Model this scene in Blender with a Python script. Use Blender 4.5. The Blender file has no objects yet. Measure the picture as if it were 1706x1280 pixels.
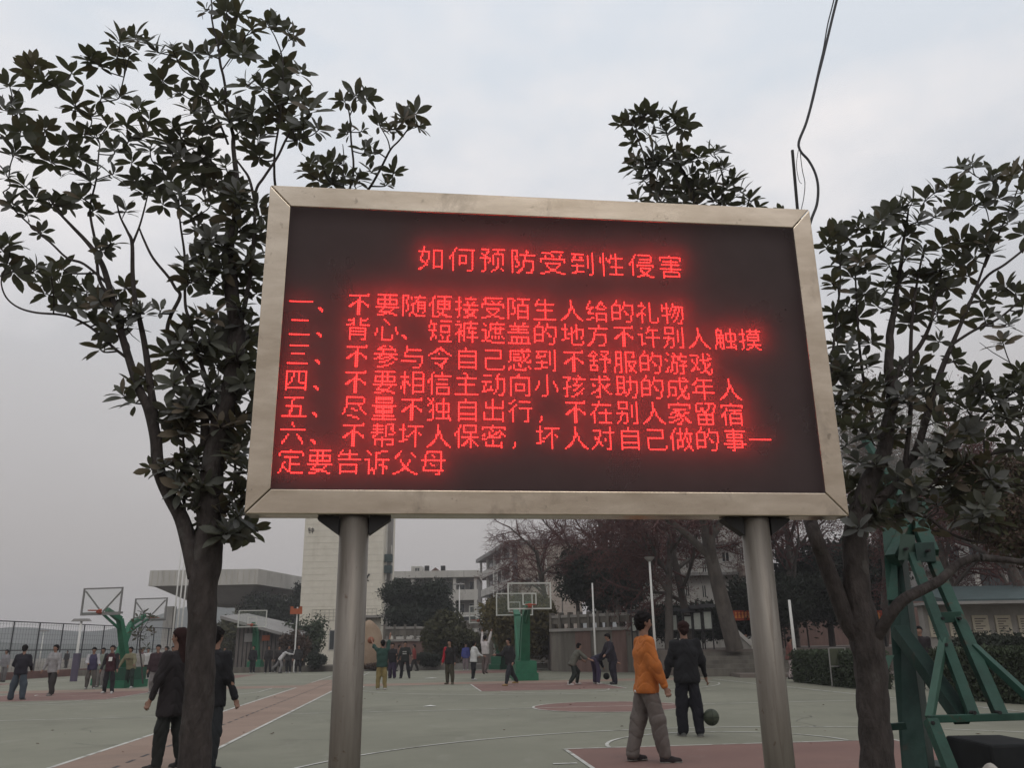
import bpy, math, random
import numpy as np
from mathutils import Vector, Matrix
R = math.radians
C = bpy.context.scene.collection
sc = bpy.context.scene

# ------------------------------------------------------------------ camera
FPX, CX, CY, CH = 1380.0, 853.0, 640.0, 1.4
PITCH, ROLL = R(17.6), math.atan(.0158)
fw = np.array([0, math.cos(PITCH), math.sin(PITCH)])
up0 = np.array([0, -math.sin(PITCH), math.cos(PITCH)])
rt0 = np.array([1., 0, 0])
RT = math.cos(ROLL) * rt0 - math.sin(ROLL) * up0
UP = math.cos(ROLL) * up0 + math.sin(ROLL) * rt0
cam = bpy.data.cameras.new('camera')
cam.sensor_width = 36; cam.lens = FPX / 1706 * 36
cam.clip_start = .05; cam.clip_end = 3000
camo = bpy.data.objects.new('camera', cam); C.objects.link(camo)
camo.matrix_world = Matrix(((RT[0], UP[0], -fw[0], 0), (RT[1], UP[1], -fw[1], 0), (RT[2], UP[2], -fw[2], CH), (0, 0, 0, 1)))
sc.camera = camo

# ------------------------------------------------------------------ sky, sun, exposure
SKY_E, SKY_A = R(48), R(160)
w = bpy.data.worlds.new('World'); sc.world = w; w.use_nodes = True
nt = w.node_tree; nt.nodes.clear(); L = nt.links.new
def N(t, **k):
    n = nt.nodes.new(t)
    for a, b in k.items(): setattr(n, a, b)
    return n
sky = N('ShaderNodeTexSky', sky_type='NISHITA', sun_disc=False, sun_elevation=SKY_E, sun_rotation=SKY_A, dust_density=5.0)
tc = N('ShaderNodeTexCoord'); sp = N('ShaderNodeSeparateXYZ'); L(tc.outputs['Generated'], sp.inputs[0])
ramp = N('ShaderNodeValToRGB'); e = ramp.color_ramp.elements
e[0].position = 0.0; e[0].color = (.455, .425, .41, 1)
e[1].position = .75; e[1].color = (.82, .87, .94, 1)
for p, c in ((.12, (.51, .48, .468, 1)), (.28, (.61, .595, .60, 1)), (.45, (.71, .735, .785, 1)), (.58, (.76, .81, .875, 1))):
    q = ramp.color_ramp.elements.new(p); q.color = c
L(sp.outputs['Z'], ramp.inputs[0])
mp = N('ShaderNodeMapping'); mp.inputs['Scale'].default_value = (1, 1, 1.9); L(tc.outputs['Generated'], mp.inputs[0])
n1 = N('ShaderNodeTexNoise'); n1.inputs['Scale'].default_value = 2.6; n1.inputs['Detail'].default_value = 7; n1.inputs['Roughness'].default_value = .52
L(mp.outputs[0], n1.inputs['Vector'])
cr = N('ShaderNodeValToRGB'); cr.color_ramp.elements[0].position = .44; cr.color_ramp.elements[0].color = (0, 0, 0, 1)
cr.color_ramp.elements[1].position = .66; cr.color_ramp.elements[1].color = (1, 1, 1, 1); L(n1.outputs[0], cr.inputs[0])
up = N('ShaderNodeMapRange'); up.inputs[1].default_value = .15; up.inputs[2].default_value = .5; L(sp.outputs['Z'], up.inputs[0])
mu = N('ShaderNodeMath', operation='MULTIPLY'); L(cr.outputs[0], mu.inputs[0]); L(up.outputs[0], mu.inputs[1])
mx = N('ShaderNodeMix', data_type='RGBA'); L(mu.outputs[0], mx.inputs[0]); L(ramp.outputs[0], mx.inputs[6]); mx.inputs[7].default_value = (1.0, .96, .955, 1)
bs = N('ShaderNodeBackground'); bs.inputs[1].default_value = .05; L(sky.outputs[0], bs.inputs[0])
bc = N('ShaderNodeBackground'); bc.inputs[1].default_value = 1.0; L(mx.outputs[2], bc.inputs[0])
ms = N('ShaderNodeMixShader'); ms.inputs[0].default_value = .93; L(bs.outputs[0], ms.inputs[1]); L(bc.outputs[0], ms.inputs[2])
out = N('ShaderNodeOutputWorld'); L(ms.outputs[0], out.inputs[0])
sl = bpy.data.lights.new('sun', 'SUN'); sl.energy = .5; sl.angle = R(25); sl.color = (1, .96, .9)
so = bpy.data.objects.new('sun', sl); C.objects.link(so)
so.rotation_euler = (R(90) - SKY_E, 0, R(180) - SKY_A); so.location = (0, 0, 60)
so.rotation_euler = Vector((math.sin(SKY_A) * math.cos(SKY_E), math.cos(SKY_A) * math.cos(SKY_E), math.sin(SKY_E))).to_track_quat('Z', 'Y').to_euler()
vs = sc.view_settings; vs.view_transform = 'Standard'; vs.look = 'None'; vs.gamma = 1; vs.exposure = 0; vs.use_curve_mapping = False
sc.cycles.use_denoising = True
sc.cycles.volume_bounces = 0; sc.cycles.max_bounces = 6; sc.cycles.diffuse_bounces = 3; sc.cycles.transparent_max_bounces = 12
sc.cycles.caustics_reflective = False; sc.cycles.caustics_refractive = False
sc.cycles.sample_clamp_indirect = 4

# ------------------------------------------------------------------ helpers
def ray(x, y):
    return fw + (x - CX) / FPX * RT - (y - CY) / FPX * UP
def gnd(x, y, z=0.):
    d = ray(x, y); t = (z - CH) / d[2]; return np.array([0, 0, CH]) + t * d
def at(x, y, Y):
    d = ray(x, y); return np.array([0, 0, CH]) + Y / d[1] * d
def proj(P):
    v = np.asarray(P, float) - [0, 0, CH]; z = v @ fw; return CX + FPX * (v @ RT) / z, CY - FPX * (v @ UP) / z

def tag(o, label=None, cat=None, group=None, kind=None):
    if label: o['label'] = label
    if cat: o['category'] = cat
    if group: o['group'] = group
    if kind: o['kind'] = kind
    return o
def empty(name, loc, label=None, cat=None, group=None, rz=0):
    o = bpy.data.objects.new(name, None); o.location = tuple(loc); o.rotation_euler = (0, 0, rz); o.empty_display_size = .2
    C.objects.link(o); return tag(o, label, cat, group)

MATS = {}
def mat(name, col, rough=.8, metal=0., var=.18, scale=3., bump=0., bscale=30., emit=None, estr=0, col2=None, stretch=None, spec=.3, dirt=None):
    if name in MATS: return MATS[name]
    m = bpy.data.materials.new(name); m.use_nodes = True; t = m.node_tree; b = t.nodes['Principled BSDF']
    b.inputs['Roughness'].default_value = rough; b.inputs['Metallic'].default_value = metal
    b.inputs['Specular IOR Level'].default_value = spec
    l = t.links.new; tx = t.nodes.new('ShaderNodeTexCoord'); vec = tx.outputs['Object']
    if stretch:
        mpp = t.nodes.new('ShaderNodeMapping'); mpp.inputs['Scale'].default_value = stretch; l(vec, mpp.inputs[0]); vec = mpp.outputs[0]
    n = t.nodes.new('ShaderNodeTexNoise'); n.inputs['Scale'].default_value = scale; n.inputs['Detail'].default_value = 6; n.inputs['Roughness'].default_value = .62; l(vec, n.inputs['Vector'])
    cr = t.nodes.new('ShaderNodeValToRGB'); cr.color_ramp.elements[0].position = .3; cr.color_ramp.elements[1].position = .7
    c2 = col2 or tuple(min(1, c * (1 + var)) for c in col); c1 = col if col2 else tuple(c * (1 - var) for c in col)
    cr.color_ramp.elements[0].color = (*c1, 1); cr.color_ramp.elements[1].color = (*c2, 1)
    l(n.outputs[0], cr.inputs[0]); colout = cr.outputs[0]
    for (dc, ds, lo_, hi_, amt, stv) in (dirt or ()):      # dirt, stains and scuffs: colour, scale, threshold, amount
        vv = tx.outputs['Object']
        if stv: m2 = t.nodes.new('ShaderNodeMapping'); m2.inputs['Scale'].default_value = stv; l(vv, m2.inputs[0]); vv = m2.outputs[0]
        n3 = t.nodes.new('ShaderNodeTexNoise'); n3.inputs['Scale'].default_value = ds; n3.inputs['Detail'].default_value = 8; n3.inputs['Roughness'].default_value = .65; n3.inputs['Distortion'].default_value = .4; l(vv, n3.inputs['Vector'])
        r3 = t.nodes.new('ShaderNodeMapRange'); r3.inputs[1].default_value = lo_; r3.inputs[2].default_value = hi_; r3.inputs[4].default_value = amt; l(n3.outputs[0], r3.inputs[0])
        x3 = t.nodes.new('ShaderNodeMix'); x3.data_type = 'RGBA'; l(r3.outputs[0], x3.inputs[0]); l(colout, x3.inputs[6]); x3.inputs[7].default_value = (*dc, 1); colout = x3.outputs[2]
    l(colout, b.inputs['Base Color'])
    if bump:
        n2 = t.nodes.new('ShaderNodeTexNoise'); n2.inputs['Scale'].default_value = bscale; n2.inputs['Detail'].default_value = 4; l(vec, n2.inputs['Vector'])
        bp = t.nodes.new('ShaderNodeBump'); bp.inputs['Strength'].default_value = bump; bp.inputs['Distance'].default_value = .02; l(n2.outputs[0], bp.inputs['Height']); l(bp.outputs[0], b.inputs['Normal'])
    if emit:
        b.inputs['Emission Color'].default_value = (*emit, 1); b.inputs['Emission Strength'].default_value = estr
    MATS[name] = m; return m
def glass(name, tint, alpha, rough=.1):
    if name in MATS: return MATS[name]
    m = bpy.data.materials.new(name); m.use_nodes = True; t = m.node_tree; t.nodes.clear()
    tr = t.nodes.new('ShaderNodeBsdfTransparent'); g = t.nodes.new('ShaderNodeBsdfPrincipled'); g.inputs['Base Color'].default_value = (*tint, 1); g.inputs['Roughness'].default_value = rough
    mx = t.nodes.new('ShaderNodeMixShader'); mx.inputs[0].default_value = alpha; o = t.nodes.new('ShaderNodeOutputMaterial')
    t.links.new(tr.outputs[0], mx.inputs[1]); t.links.new(g.outputs[0], mx.inputs[2]); t.links.new(mx.outputs[0], o.inputs[0])
    MATS[name] = m; return m

def mesh_np(name, V, F, m=None, parent=None, smooth=False, loc=(0, 0, 0)):
    """V (n,3) array, F (k,3|4) array or list of polygons -> linked object"""
    me = bpy.data.meshes.new(name)
    if isinstance(F, np.ndarray) and len(F):
        V = np.asarray(V, np.float32); k = F.shape[1]
        me.vertices.add(len(V)); me.vertices.foreach_set('co', V.ravel())
        me.loops.add(F.size); me.loops.foreach_set('vertex_index', F.astype(np.int32).ravel())
        me.polygons.add(len(F)); me.polygons.foreach_set('loop_start', np.arange(0, F.size, k, dtype=np.int32))
        me.polygons.foreach_set('loop_total', np.full(len(F), k, np.int32))
        me.update(calc_edges=True)
    else:
        me.from_pydata([tuple(v) for v in V], [], [tuple(f) for f in F]); me.update()
    if smooth: me.polygons.foreach_set('use_smooth', np.ones(len(me.polygons), bool))
    if m: me.materials.append(m)
    o = bpy.data.objects.new(name, me); o.location = tuple(loc); C.objects.link(o)
    if parent: o.parent = parent
    return o

class MB:
    """collects solids that become ONE mesh object; coordinates are world, build() moves them under the parent"""
    def __init__(s): s.V = []; s.F = []
    def add(s, V, F):
        n = len(s.V); s.V += [tuple(float(c) for c in v) for v in V]; s.F += [tuple(i + n for i in f) for f in F]; return s
    def box(s, x0, x1, y0, y1, z0, z1):
        x0, x1 = sorted((x0, x1)); y0, y1 = sorted((y0, y1)); z0, z1 = sorted((z0, z1))
        return s.add([(x, y, z) for z in (z0, z1) for y in (y0, y1) for x in (x0, x1)],
                     [(0, 2, 3, 1), (4, 5, 7, 6), (0, 1, 5, 4), (2, 6, 7, 3), (0, 4, 6, 2), (1, 3, 7, 5)])
    def hexa(s, bot, top):
        return s.add(list(bot) + list(top), [(3, 2, 1, 0), (4, 5, 6, 7), (0, 1, 5, 4), (1, 2, 6, 5), (2, 3, 7, 6), (3, 0, 4, 7)])
    def bar(s, a, b, w, d=None, upv=(0, 0, 1)):
        a = Vector(a); b = Vector(b); d = d or w; t = (b - a).normalized(); u = Vector(upv)
        if abs(t.dot(u)) > .95: u = Vector((0, 1, 0))
        x = t.cross(u).normalized(); y = x.cross(t).normalized()
        q = [(-1, -1), (1, -1), (1, 1), (-1, 1)]
        return s.hexa([a + x * i * w / 2 + y * j * d / 2 for i, j in q], [b + x * i * w / 2 + y * j * d / 2 for i, j in q])
    def tube(s, pts, rad, n=8, caps=True):
        P = [Vector(p) for p in pts]; rad = [rad] * len(P) if not hasattr(rad, '__len__') else rad
        V = []; F = []; ref = None
        for i, p in enumerate(P):
            t = (P[min(i + 1, len(P) - 1)] - P[max(i - 1, 0)]).normalized()
            if ref is None: ref = Vector((1, 0, 0)) if abs(t.x) < .8 else Vector((0, 1, 0))
            x = (ref - t * ref.dot(t)).normalized(); ref = x; y = t.cross(x)
            for k in range(n):
                a = 2 * math.pi * k / n; V.append(p + (x * math.cos(a) + y * math.sin(a)) * rad[i])
            if i:
                for k in range(n): F.append(((i - 1) * n + k, (i - 1) * n + (k + 1) % n, i * n + (k + 1) % n, i * n + k))
        if caps: F.append(tuple(range(n - 1, -1, -1))); F.append(tuple(range((len(P) - 1) * n, len(P) * n)))
        return s.add(V, F)
    def ell(s, c, r, nu=12, nv=8):
        V = []; F = []
        for j in range(nv + 1):
            b = math.pi * j / nv
            for i in range(nu):
                a = 2 * math.pi * i / nu; V.append((c[0] + r[0] * math.sin(b) * math.cos(a), c[1] + r[1] * math.sin(b) * math.sin(a), c[2] + r[2] * math.cos(b)))
        for j in range(nv):
            for i in range(nu): F.append((j * nu + i, (j + 1) * nu + i, (j + 1) * nu + (i + 1) % nu, j * nu + (i + 1) % nu))
        return s.add(V, F)
    def build(s, name, m, parent=None, smooth=False, bevel=0):
        if parent is not None:
            inv = (Matrix.Translation(parent.location) @ parent.rotation_euler.to_matrix().to_4x4()).inverted()
            g = parent.parent
            if g is not None: inv = (Matrix.Translation(g.location) @ g.rotation_euler.to_matrix().to_4x4() @ Matrix.Translation(parent.location)).inverted()
            V = [inv @ Vector(v) for v in s.V]
        else: V = s.V
        o = mesh_np(name, V, s.F, m, parent, smooth)
        if bevel:
            b = o.modifiers.new('bevel', 'BEVEL'); b.width = bevel; b.segments = 2; b.limit_method = 'ANGLE'
        return o

# ------------------------------------------------------------------ materials
M_court = mat('court_green', (.160, .158, .120), .85, 0, .10, .22, .15, 90, col2=(.224, .220, .168), dirt=[((.10, .098, .072), .45, .52, .75, .55, None), ((.29, .28, .24), 1.7, .58, .72, .35, (1, .4, 1)), ((.075, .07, .06), 9, .66, .74, .5, None)])
M_red = mat('court_red', (.155, .088, .074), .85, 0, .10, .4, .15, 90, col2=(.21, .122, .10), dirt=[((.10, .075, .065), .5, .52, .75, .5, None), ((.26, .20, .17), 1.9, .58, .72, .4, None), ((.07, .055, .05), 10, .66, .74, .5, None)])
M_redw = mat('walkway_red', (.215, .148, .112), .85, 0, .10, .4, .15, 90, col2=(.28, .20, .155), dirt=[((.14, .11, .09), .5, .52, .75, .5, None), ((.08, .06, .055), 10, .66, .74, .5, None)])
M_line = mat('court_line_paint', (.42, .415, .38), .8, 0, .2, 3, col2=(.55, .54, .5), dirt=[((.20, .195, .16), 3.5, .5, .62, .85, None)])
M_dirt = mat('open_ground', (.13, .115, .09), .95, 0, .25, .2)
M_pav = mat('plaza_paving', (.155, .13, .112), .9, 0, .18, .8, .2, 20)
M_conc = mat('old_concrete', (.13, .118, .10), .92, 0, .4, .9, .3, 12, stretch=(2.2, 2.2, .35))
M_conc2 = mat('pale_concrete', (.24, .225, .205), .9, 0, .25, 1.2, .2, 12)
M_green = mat('green_paint', (.022, .125, .068), .5, 0, .22, 3, .1, 40)
M_greend = mat('dark_green_paint', (.016, .07, .042), .55, 0, .25, 3, .1, 40)
M_steel = mat('brushed_steel', (.40, .325, .245), .27, .92, .16, 1.3, .04, 60, col2=(.62, .53, .425), stretch=(1.2, 1, 4), dirt=[((.16, .13, .10), 2.2, .56, .72, .7, (1, 1, .45)), ((.10, .075, .055), 14, .63, .7, .5, None)])
M_pipe = mat('galvanised_pipe', (.15, .13, .11), .48, .5, .2, 2.5, .05, 40, col2=(.25, .225, .195), stretch=(6, 6, .5), dirt=[((.07, .05, .038), 3, .56, .7, .6, (5, 5, .35)), ((.10, .055, .035), 16, .64, .7, .6, None)])
M_dark = mat('dark_metal', (.03, .028, .028), .6, .3, .2, 4)
M_white = mat('white_paint', (.62, .61, .58), .6, 0, .08, 3)
M_bark = mat('magnolia_bark', (.050, .041, .038), .95, 0, .45, 14, 1.0, 40, stretch=(1, 1, .4), dirt=[((.10, .095, .085), 5, .58, .68, .6, (1, 1, .6)), ((.02, .018, .015), 9, .55, .7, .7, (1, 1, .3))])
M_bark2 = mat('plane_bark', (.085, .072, .062), .95, 0, .4, 3, .6, 14, stretch=(1, 1, .5))
M_twig = mat('bare_twig', (.105, .048, .044), .95, 0, .3, 4)
M_clay = mat('orange_plastic', (.34, .085, .03), .6, 0, .15, 5)
M_rubber = mat('black_rubber', (.012, .013, .014), .85, 0, .3, 6)
# ------------------------------------------------------------------ ground and court
def sheet(name, polys, z, m, kind='structure', parent=None):
    V = []; F = []
    for p in polys:
        n = len(V); V += [(q[0], q[1], z) for q in p]; F.append(tuple(range(n, n + len(p))))
    o = mesh_np(name, V, F, m, parent)
    if kind: o['kind'] = kind
    return o
sheet('ground', [[(-600, -600), (600, -600), (600, 900), (-600, 900)]], -.02, M_dirt)
sheet('court_surface', [[(-31, -12), (26, -12), (26, 58), (-31, 58)]], 0, M_court)
B0 = np.array([3.75, 7.25]); U_ = np.array([-.113, 1.]); U_ /= np.linalg.norm(U_); V_ = np.array([U_[1], -U_[0]])
def cc(u, v, off=0): p = B0 + U_ * u + V_ * (v + off); return (p[0], p[1])
def band(u0, v0, u1, v1, w=.055, off=0):
    d = np.array([u1 - u0, v1 - v0], float); d /= np.linalg.norm(d); n = np.array([-d[1], d[0]]) * w / 2
    return [cc(u0 + n[0], v0 + n[1], off), cc(u1 + n[0], v1 + n[1], off), cc(u1 - n[0], v1 - n[1], off), cc(u0 - n[0], v0 - n[1], off)]
def arc(uc, vc, r, a0, a1, w=.055, off=0, n=40):
    P = []
    for i in range(n):
        a = a0 + (a1 - a0) * i / n; b = a0 + (a1 - a0) * (i + 1) / n
        P.append([cc(uc + math.cos(a) * (r - w / 2), vc + math.sin(a) * (r - w / 2), off), cc(uc + math.cos(b) * (r - w / 2), vc + math.sin(b) * (r - w / 2), off),
                  cc(uc + math.cos(b) * (r + w / 2), vc + math.sin(b) * (r + w / 2), off), cc(uc + math.cos(a) * (r + w / 2), vc + math.sin(a) * (r + w / 2), off)])
    return P
def disc(uc, vc, r, off=0, n=48): return [cc(uc + math.cos(2 * math.pi * i / n) * r, vc + math.sin(2 * math.pi * i / n) * r, off) for i in range(n)]
PI = math.pi
redp = []; lines = []
for off in (0, -16.7, 18.0):
    for (u, s) in ((0, 1), (28, -1)):
        redp.append([cc(u, -2.45, off), cc(u, 2.45, off), cc(u + s * 5.8, 2.45, off), cc(u + s * 5.8, -2.45, off)][::s])
        lines += [band(u, -2.45, u + s * 5.8, -2.45, off=off), band(u, 2.45, u + s * 5.8, 2.45, off=off), band(u + s * 5.8, -2.45, u + s * 5.8, 2.45, off=off)]
        for k in (1.75, 2.6, 3.45, 4.3): lines += [band(u + s * k, -2.55, u + s * k, -2.85, .08, off), band(u + s * k, 2.55, u + s * k, 2.85, .08, off)]
        a0 = -PI / 2 if s > 0 else PI / 2
        lines += arc(u + s * 5.8, 0, 1.8, a0, a0 + PI, off=off, n=24)
        lines += arc(u + s * 1.575, 0, 1.3, a0, a0 + PI, off=off, n=20)
        th = math.acos(6.6 / 6.75); lines += arc(u + s * 1.575, 0, 6.75, a0 + (PI / 2 - math.asin(6.6 / 6.75)), a0 + PI - (PI / 2 - math.asin(6.6 / 6.75)), off=off, n=60)
        lines += [band(u, -6.6, u + s * 2.9, -6.6, off=off), band(u, 6.6, u + s * 2.9, 6.6, off=off)]
    redp.append(disc(14, 0, 1.8, off)); lines += arc(14, 0, 1.8, 0, 2 * PI, off=off)
    lines += [band(0, -7.5, 28, -7.5, .07, off), band(0, 7.5, 28, 7.5, .07, off), band(0, -7.5, 0, 7.5, off=off), band(28, -7.5, 28, 7.5, off=off), band(14, -7.5, 14, 7.5, off=off)]
# the red walkway between the courts and behind the far baselines
walk = [[cc(-12, -9.2), cc(36, -9.2), cc(36, -7.5), cc(-12, -7.5)]]
walk.append([cc(28.05, -7.45), cc(30.2, -7.45), cc(30.2, 7.5), cc(28.05, 7.5)])
walk.append([cc(28.05, -24.2), cc(30.2, -24.2), cc(30.2, -9.2), cc(28.05, -9.2)])
redp.append([cc(-12, -25.9), cc(40, -25.9), cc(40, -24.2), cc(-12, -24.2)])
# court further back
for off in (-16.7, 0):
    lines += [band(33, -7.5, 48, -7.5, .07, off), band(33, 7.5, 48, 7.5, .07, off), band(33, -7.5, 33, 7.5, .07, off)]
    redp.append([cc(42, -2.45, off), cc(48, -2.45, off), cc(48, 2.45, off), cc(42, 2.45, off)][::-1])
sheet('court_red_surface', redp, .004, M_red)
sheet('red_walkway', walk, .0055, M_redw)
sheet('court_markings', lines, .008, M_line)
# drain slots down the middle of the red walkway
sl_ = [band(u, -8.35, u + .32, -8.35, .05) for u in np.arange(-3, 33, .62)]
sheet('drain_slots', sl_, .008, M_dark)
# patches of older paint (worn areas with their own outline)
rng = np.random.default_rng(4)
M_worn = mat('court_green_worn', (.155, .18, .16), .9, 0, .1, 1)
# hairline cracks in the acrylic surface and fallen leaves
rc = np.random.default_rng(12); cr_ = []
for k in range(16):
    p = np.array([rc.uniform(-8, 8), rc.uniform(7.5, 30)]); a = rc.uniform(0, 2 * PI)
    for i in range(rc.integers(8, 22)):
        a += rc.normal() * .45; q = p + np.array([math.cos(a), math.sin(a)]) * rc.uniform(.15, .5); n_ = np.array([-math.sin(a), math.cos(a)]) * rc.uniform(.003, .007); cr_.append([(p[0] - n_[0], p[1] - n_[1]), (q[0] - n_[0], q[1] - n_[1]), (q[0] + n_[0], q[1] + n_[1]), (p[0] + n_[0], p[1] + n_[1])]); p = q
sheet('court_cracks', cr_, .006, M_dark)
V = []; F = []
for k in range(110):
    x, y = rc.uniform(-9, 9), rc.uniform(6.5, 34); a = rc.uniform(0, 6.3); s_ = rc.uniform(.02, .05); c_, d_ = math.cos(a) * s_, math.sin(a) * s_; z_ = .012; n_ = len(V)
    V += [(x - c_, y - d_, z_), (x + d_ * .4, y - c_ * .4, z_ + .012), (x + c_, y + d_, z_ + .004), (x - d_ * .4, y + c_ * .4, z_ + .014)]; F.append((n_, n_ + 1, n_ + 2, n_ + 3))
o = mesh_np('fallen_leaves', V, F, mat('fallen_leaf', (.10, .055, .03), .9, 0, .4, 3)); o['kind'] = 'stuff'
# scraps of paper lying on the court
def scrap(px, py, s, label):
    p = gnd(px, py); V = [(-s, -s * .4, .012), (s * .2, -s * .6, .02), (s, s * .1, .012), (s * .1, s * .5, .03), (-s * .7, s * .3, .014)]
    o = mesh_np('paper_scrap', [(a, b, c) for a, b, c in V] + [(a, b, c - .004) for a, b, c in V], [(0, 1, 2, 3, 4), (9, 8, 7, 6, 5)] + [(i, (i + 1) % 5 + 0, (i + 1) % 5 + 5, i + 5) for i in range(5)], M_white, loc=p)
    tag(o, label, 'litter')
scrap(716, 1178, .16, 'white paper scrap on the empty court right of the left signpost')
scrap(718, 1131, .30, 'white paper sheet on the far court left of the boy with the red sleeve')
# terrace on the right, kerb and low planting bed, far kerb
def poly_slab(name, pts, z0, z1, m, kind='structure'):
    n = len(pts); o = mesh_np(name, [(x, y, z0) for x, y in pts] + [(x, y, z1) for x, y in pts], [tuple(range(n - 1, -1, -1)), tuple(range(n, 2 * n))] + [(i, (i + 1) % n, (i + 1) % n + n, i + n) for i in range(n)], m)
    o['kind'] = kind; return o
poly_slab('pavement', [(9.4, 37.0), (13.2, 35.2), (15.5, 27.5), (60, 22), (60, 60), (9.4, 60)], -.05, .15, M_pav)
steps = []
for i in range(5):
    y0 = 39.0 + i * .42
    poly_slab('step' if i == 0 else 'step', [(7.6, y0), (13.6, y0 - 1.2), (13.6, 60), (7.6, 60)], 0, .16 + .17 * (i + 1), M_conc)
poly_slab('terrace', [(6.8, 41.2), (14, 40.0), (22, 34), (60, 31), (60, 75), (6.8, 75)], 0, 1.12, M_pav)
poly_slab('kerb', [(-10.5, 58), (4.5, 57), (4.5, 58.2), (-10.5, 59.2)], -.05, .35, M_conc2)
poly_slab('kerb', [(-31, 56.5), (-10.6, 58.5), (-10.6, 58.9), (-31, 56.9)], -.05, .35, M_conc)
# distant hills on the left
def hill(name, y, x0, x1, h, seed, m):
    rr = np.random.default_rng(seed); n = 40; xs = np.linspace(x0, x1, n); hh = np.zeros(n)
    for k in range(1, 6): hh += np.sin(xs / (x1 - x0) * k * 7 + rr.uniform(0, 6)) / k
    hh = h * (.55 + .25 * hh / 1.5) * np.sin(np.linspace(.15, PI - .15, n)) ** .5
    V = [(x, y - 60, -1) for x in xs] + [(x, y, max(1, z)) for x, z in zip(xs, hh)] + [(x, y + 120, -1) for x in xs]
    F = [(i, i + 1, n + i + 1, n + i) for i in range(n - 1)] + [(n + i, n + i + 1, 2 * n + i + 1, 2 * n + i) for i in range(n - 1)]
    o = mesh_np(name, V, F, m, smooth=True); o['kind'] = 'structure'
M_hill = mat('far_hillside', (.05, .06, .05), 1, 0, .3, .02)
hill('hills', 560, -520, 60, 42, 1, M_hill)
hill('hills', 330, -330, -60, 11, 2, M_hill)
hill('hills', 700, -100, 500, 30, 3, M_hill)

# ------------------------------------------------------------------ LED display board
TITLE_GLYPHS = {
'如': [0, 8192, 8192, 8444, 130180, 17540, 17540, 17540, 33924, 33924, 51332, 26756, 4228, 6276, 8444, 49284, 98304, 0],
'何': [0, 4096, 10238, 8196, 16388, 16388, 51140, 83012, 83012, 17476, 17476, 18372, 17412, 16388, 16388, 16388, 16440, 0],
'预': [0, 63998, 2080, 6176, 37116, 24836, 12548, 130340, 9508, 9508, 10532, 8484, 8224, 8288, 8264, 8580, 49664, 0],
'防': [0, 61504, 36960, 36928, 38910, 45184, 41088, 45184, 37372, 39172, 35076, 35076, 45316, 33284, 34316, 35848, 39032, 0],
'受': [0, 1020, 64512, 520, 8976, 8208, 131070, 65538, 65538, 16368, 4112, 4128, 2112, 1920, 1920, 14448, 114702, 0],
'到': [0, 4, 65284, 8228, 26148, 16932, 65316, 32804, 36, 4132, 65316, 4132, 4100, 4100, 16132, 57348, 24, 0],
'性': [0, 16448, 16960, 16960, 87036, 87104, 85056, 83008, 16448, 16448, 17404, 16448, 16448, 16448, 16448, 18428, 16384, 0],
'侵': [0, 6136, 8196, 8196, 17404, 16388, 51192, 81920, 86014, 18434, 17400, 16904, 17168, 16800, 16608, 17328, 3086, 0],
'害': [0, 512, 65532, 32772, 33028, 16368, 256, 32760, 256, 256, 65532, 256, 16368, 8200, 8200, 16376, 8192, 0]}
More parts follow.
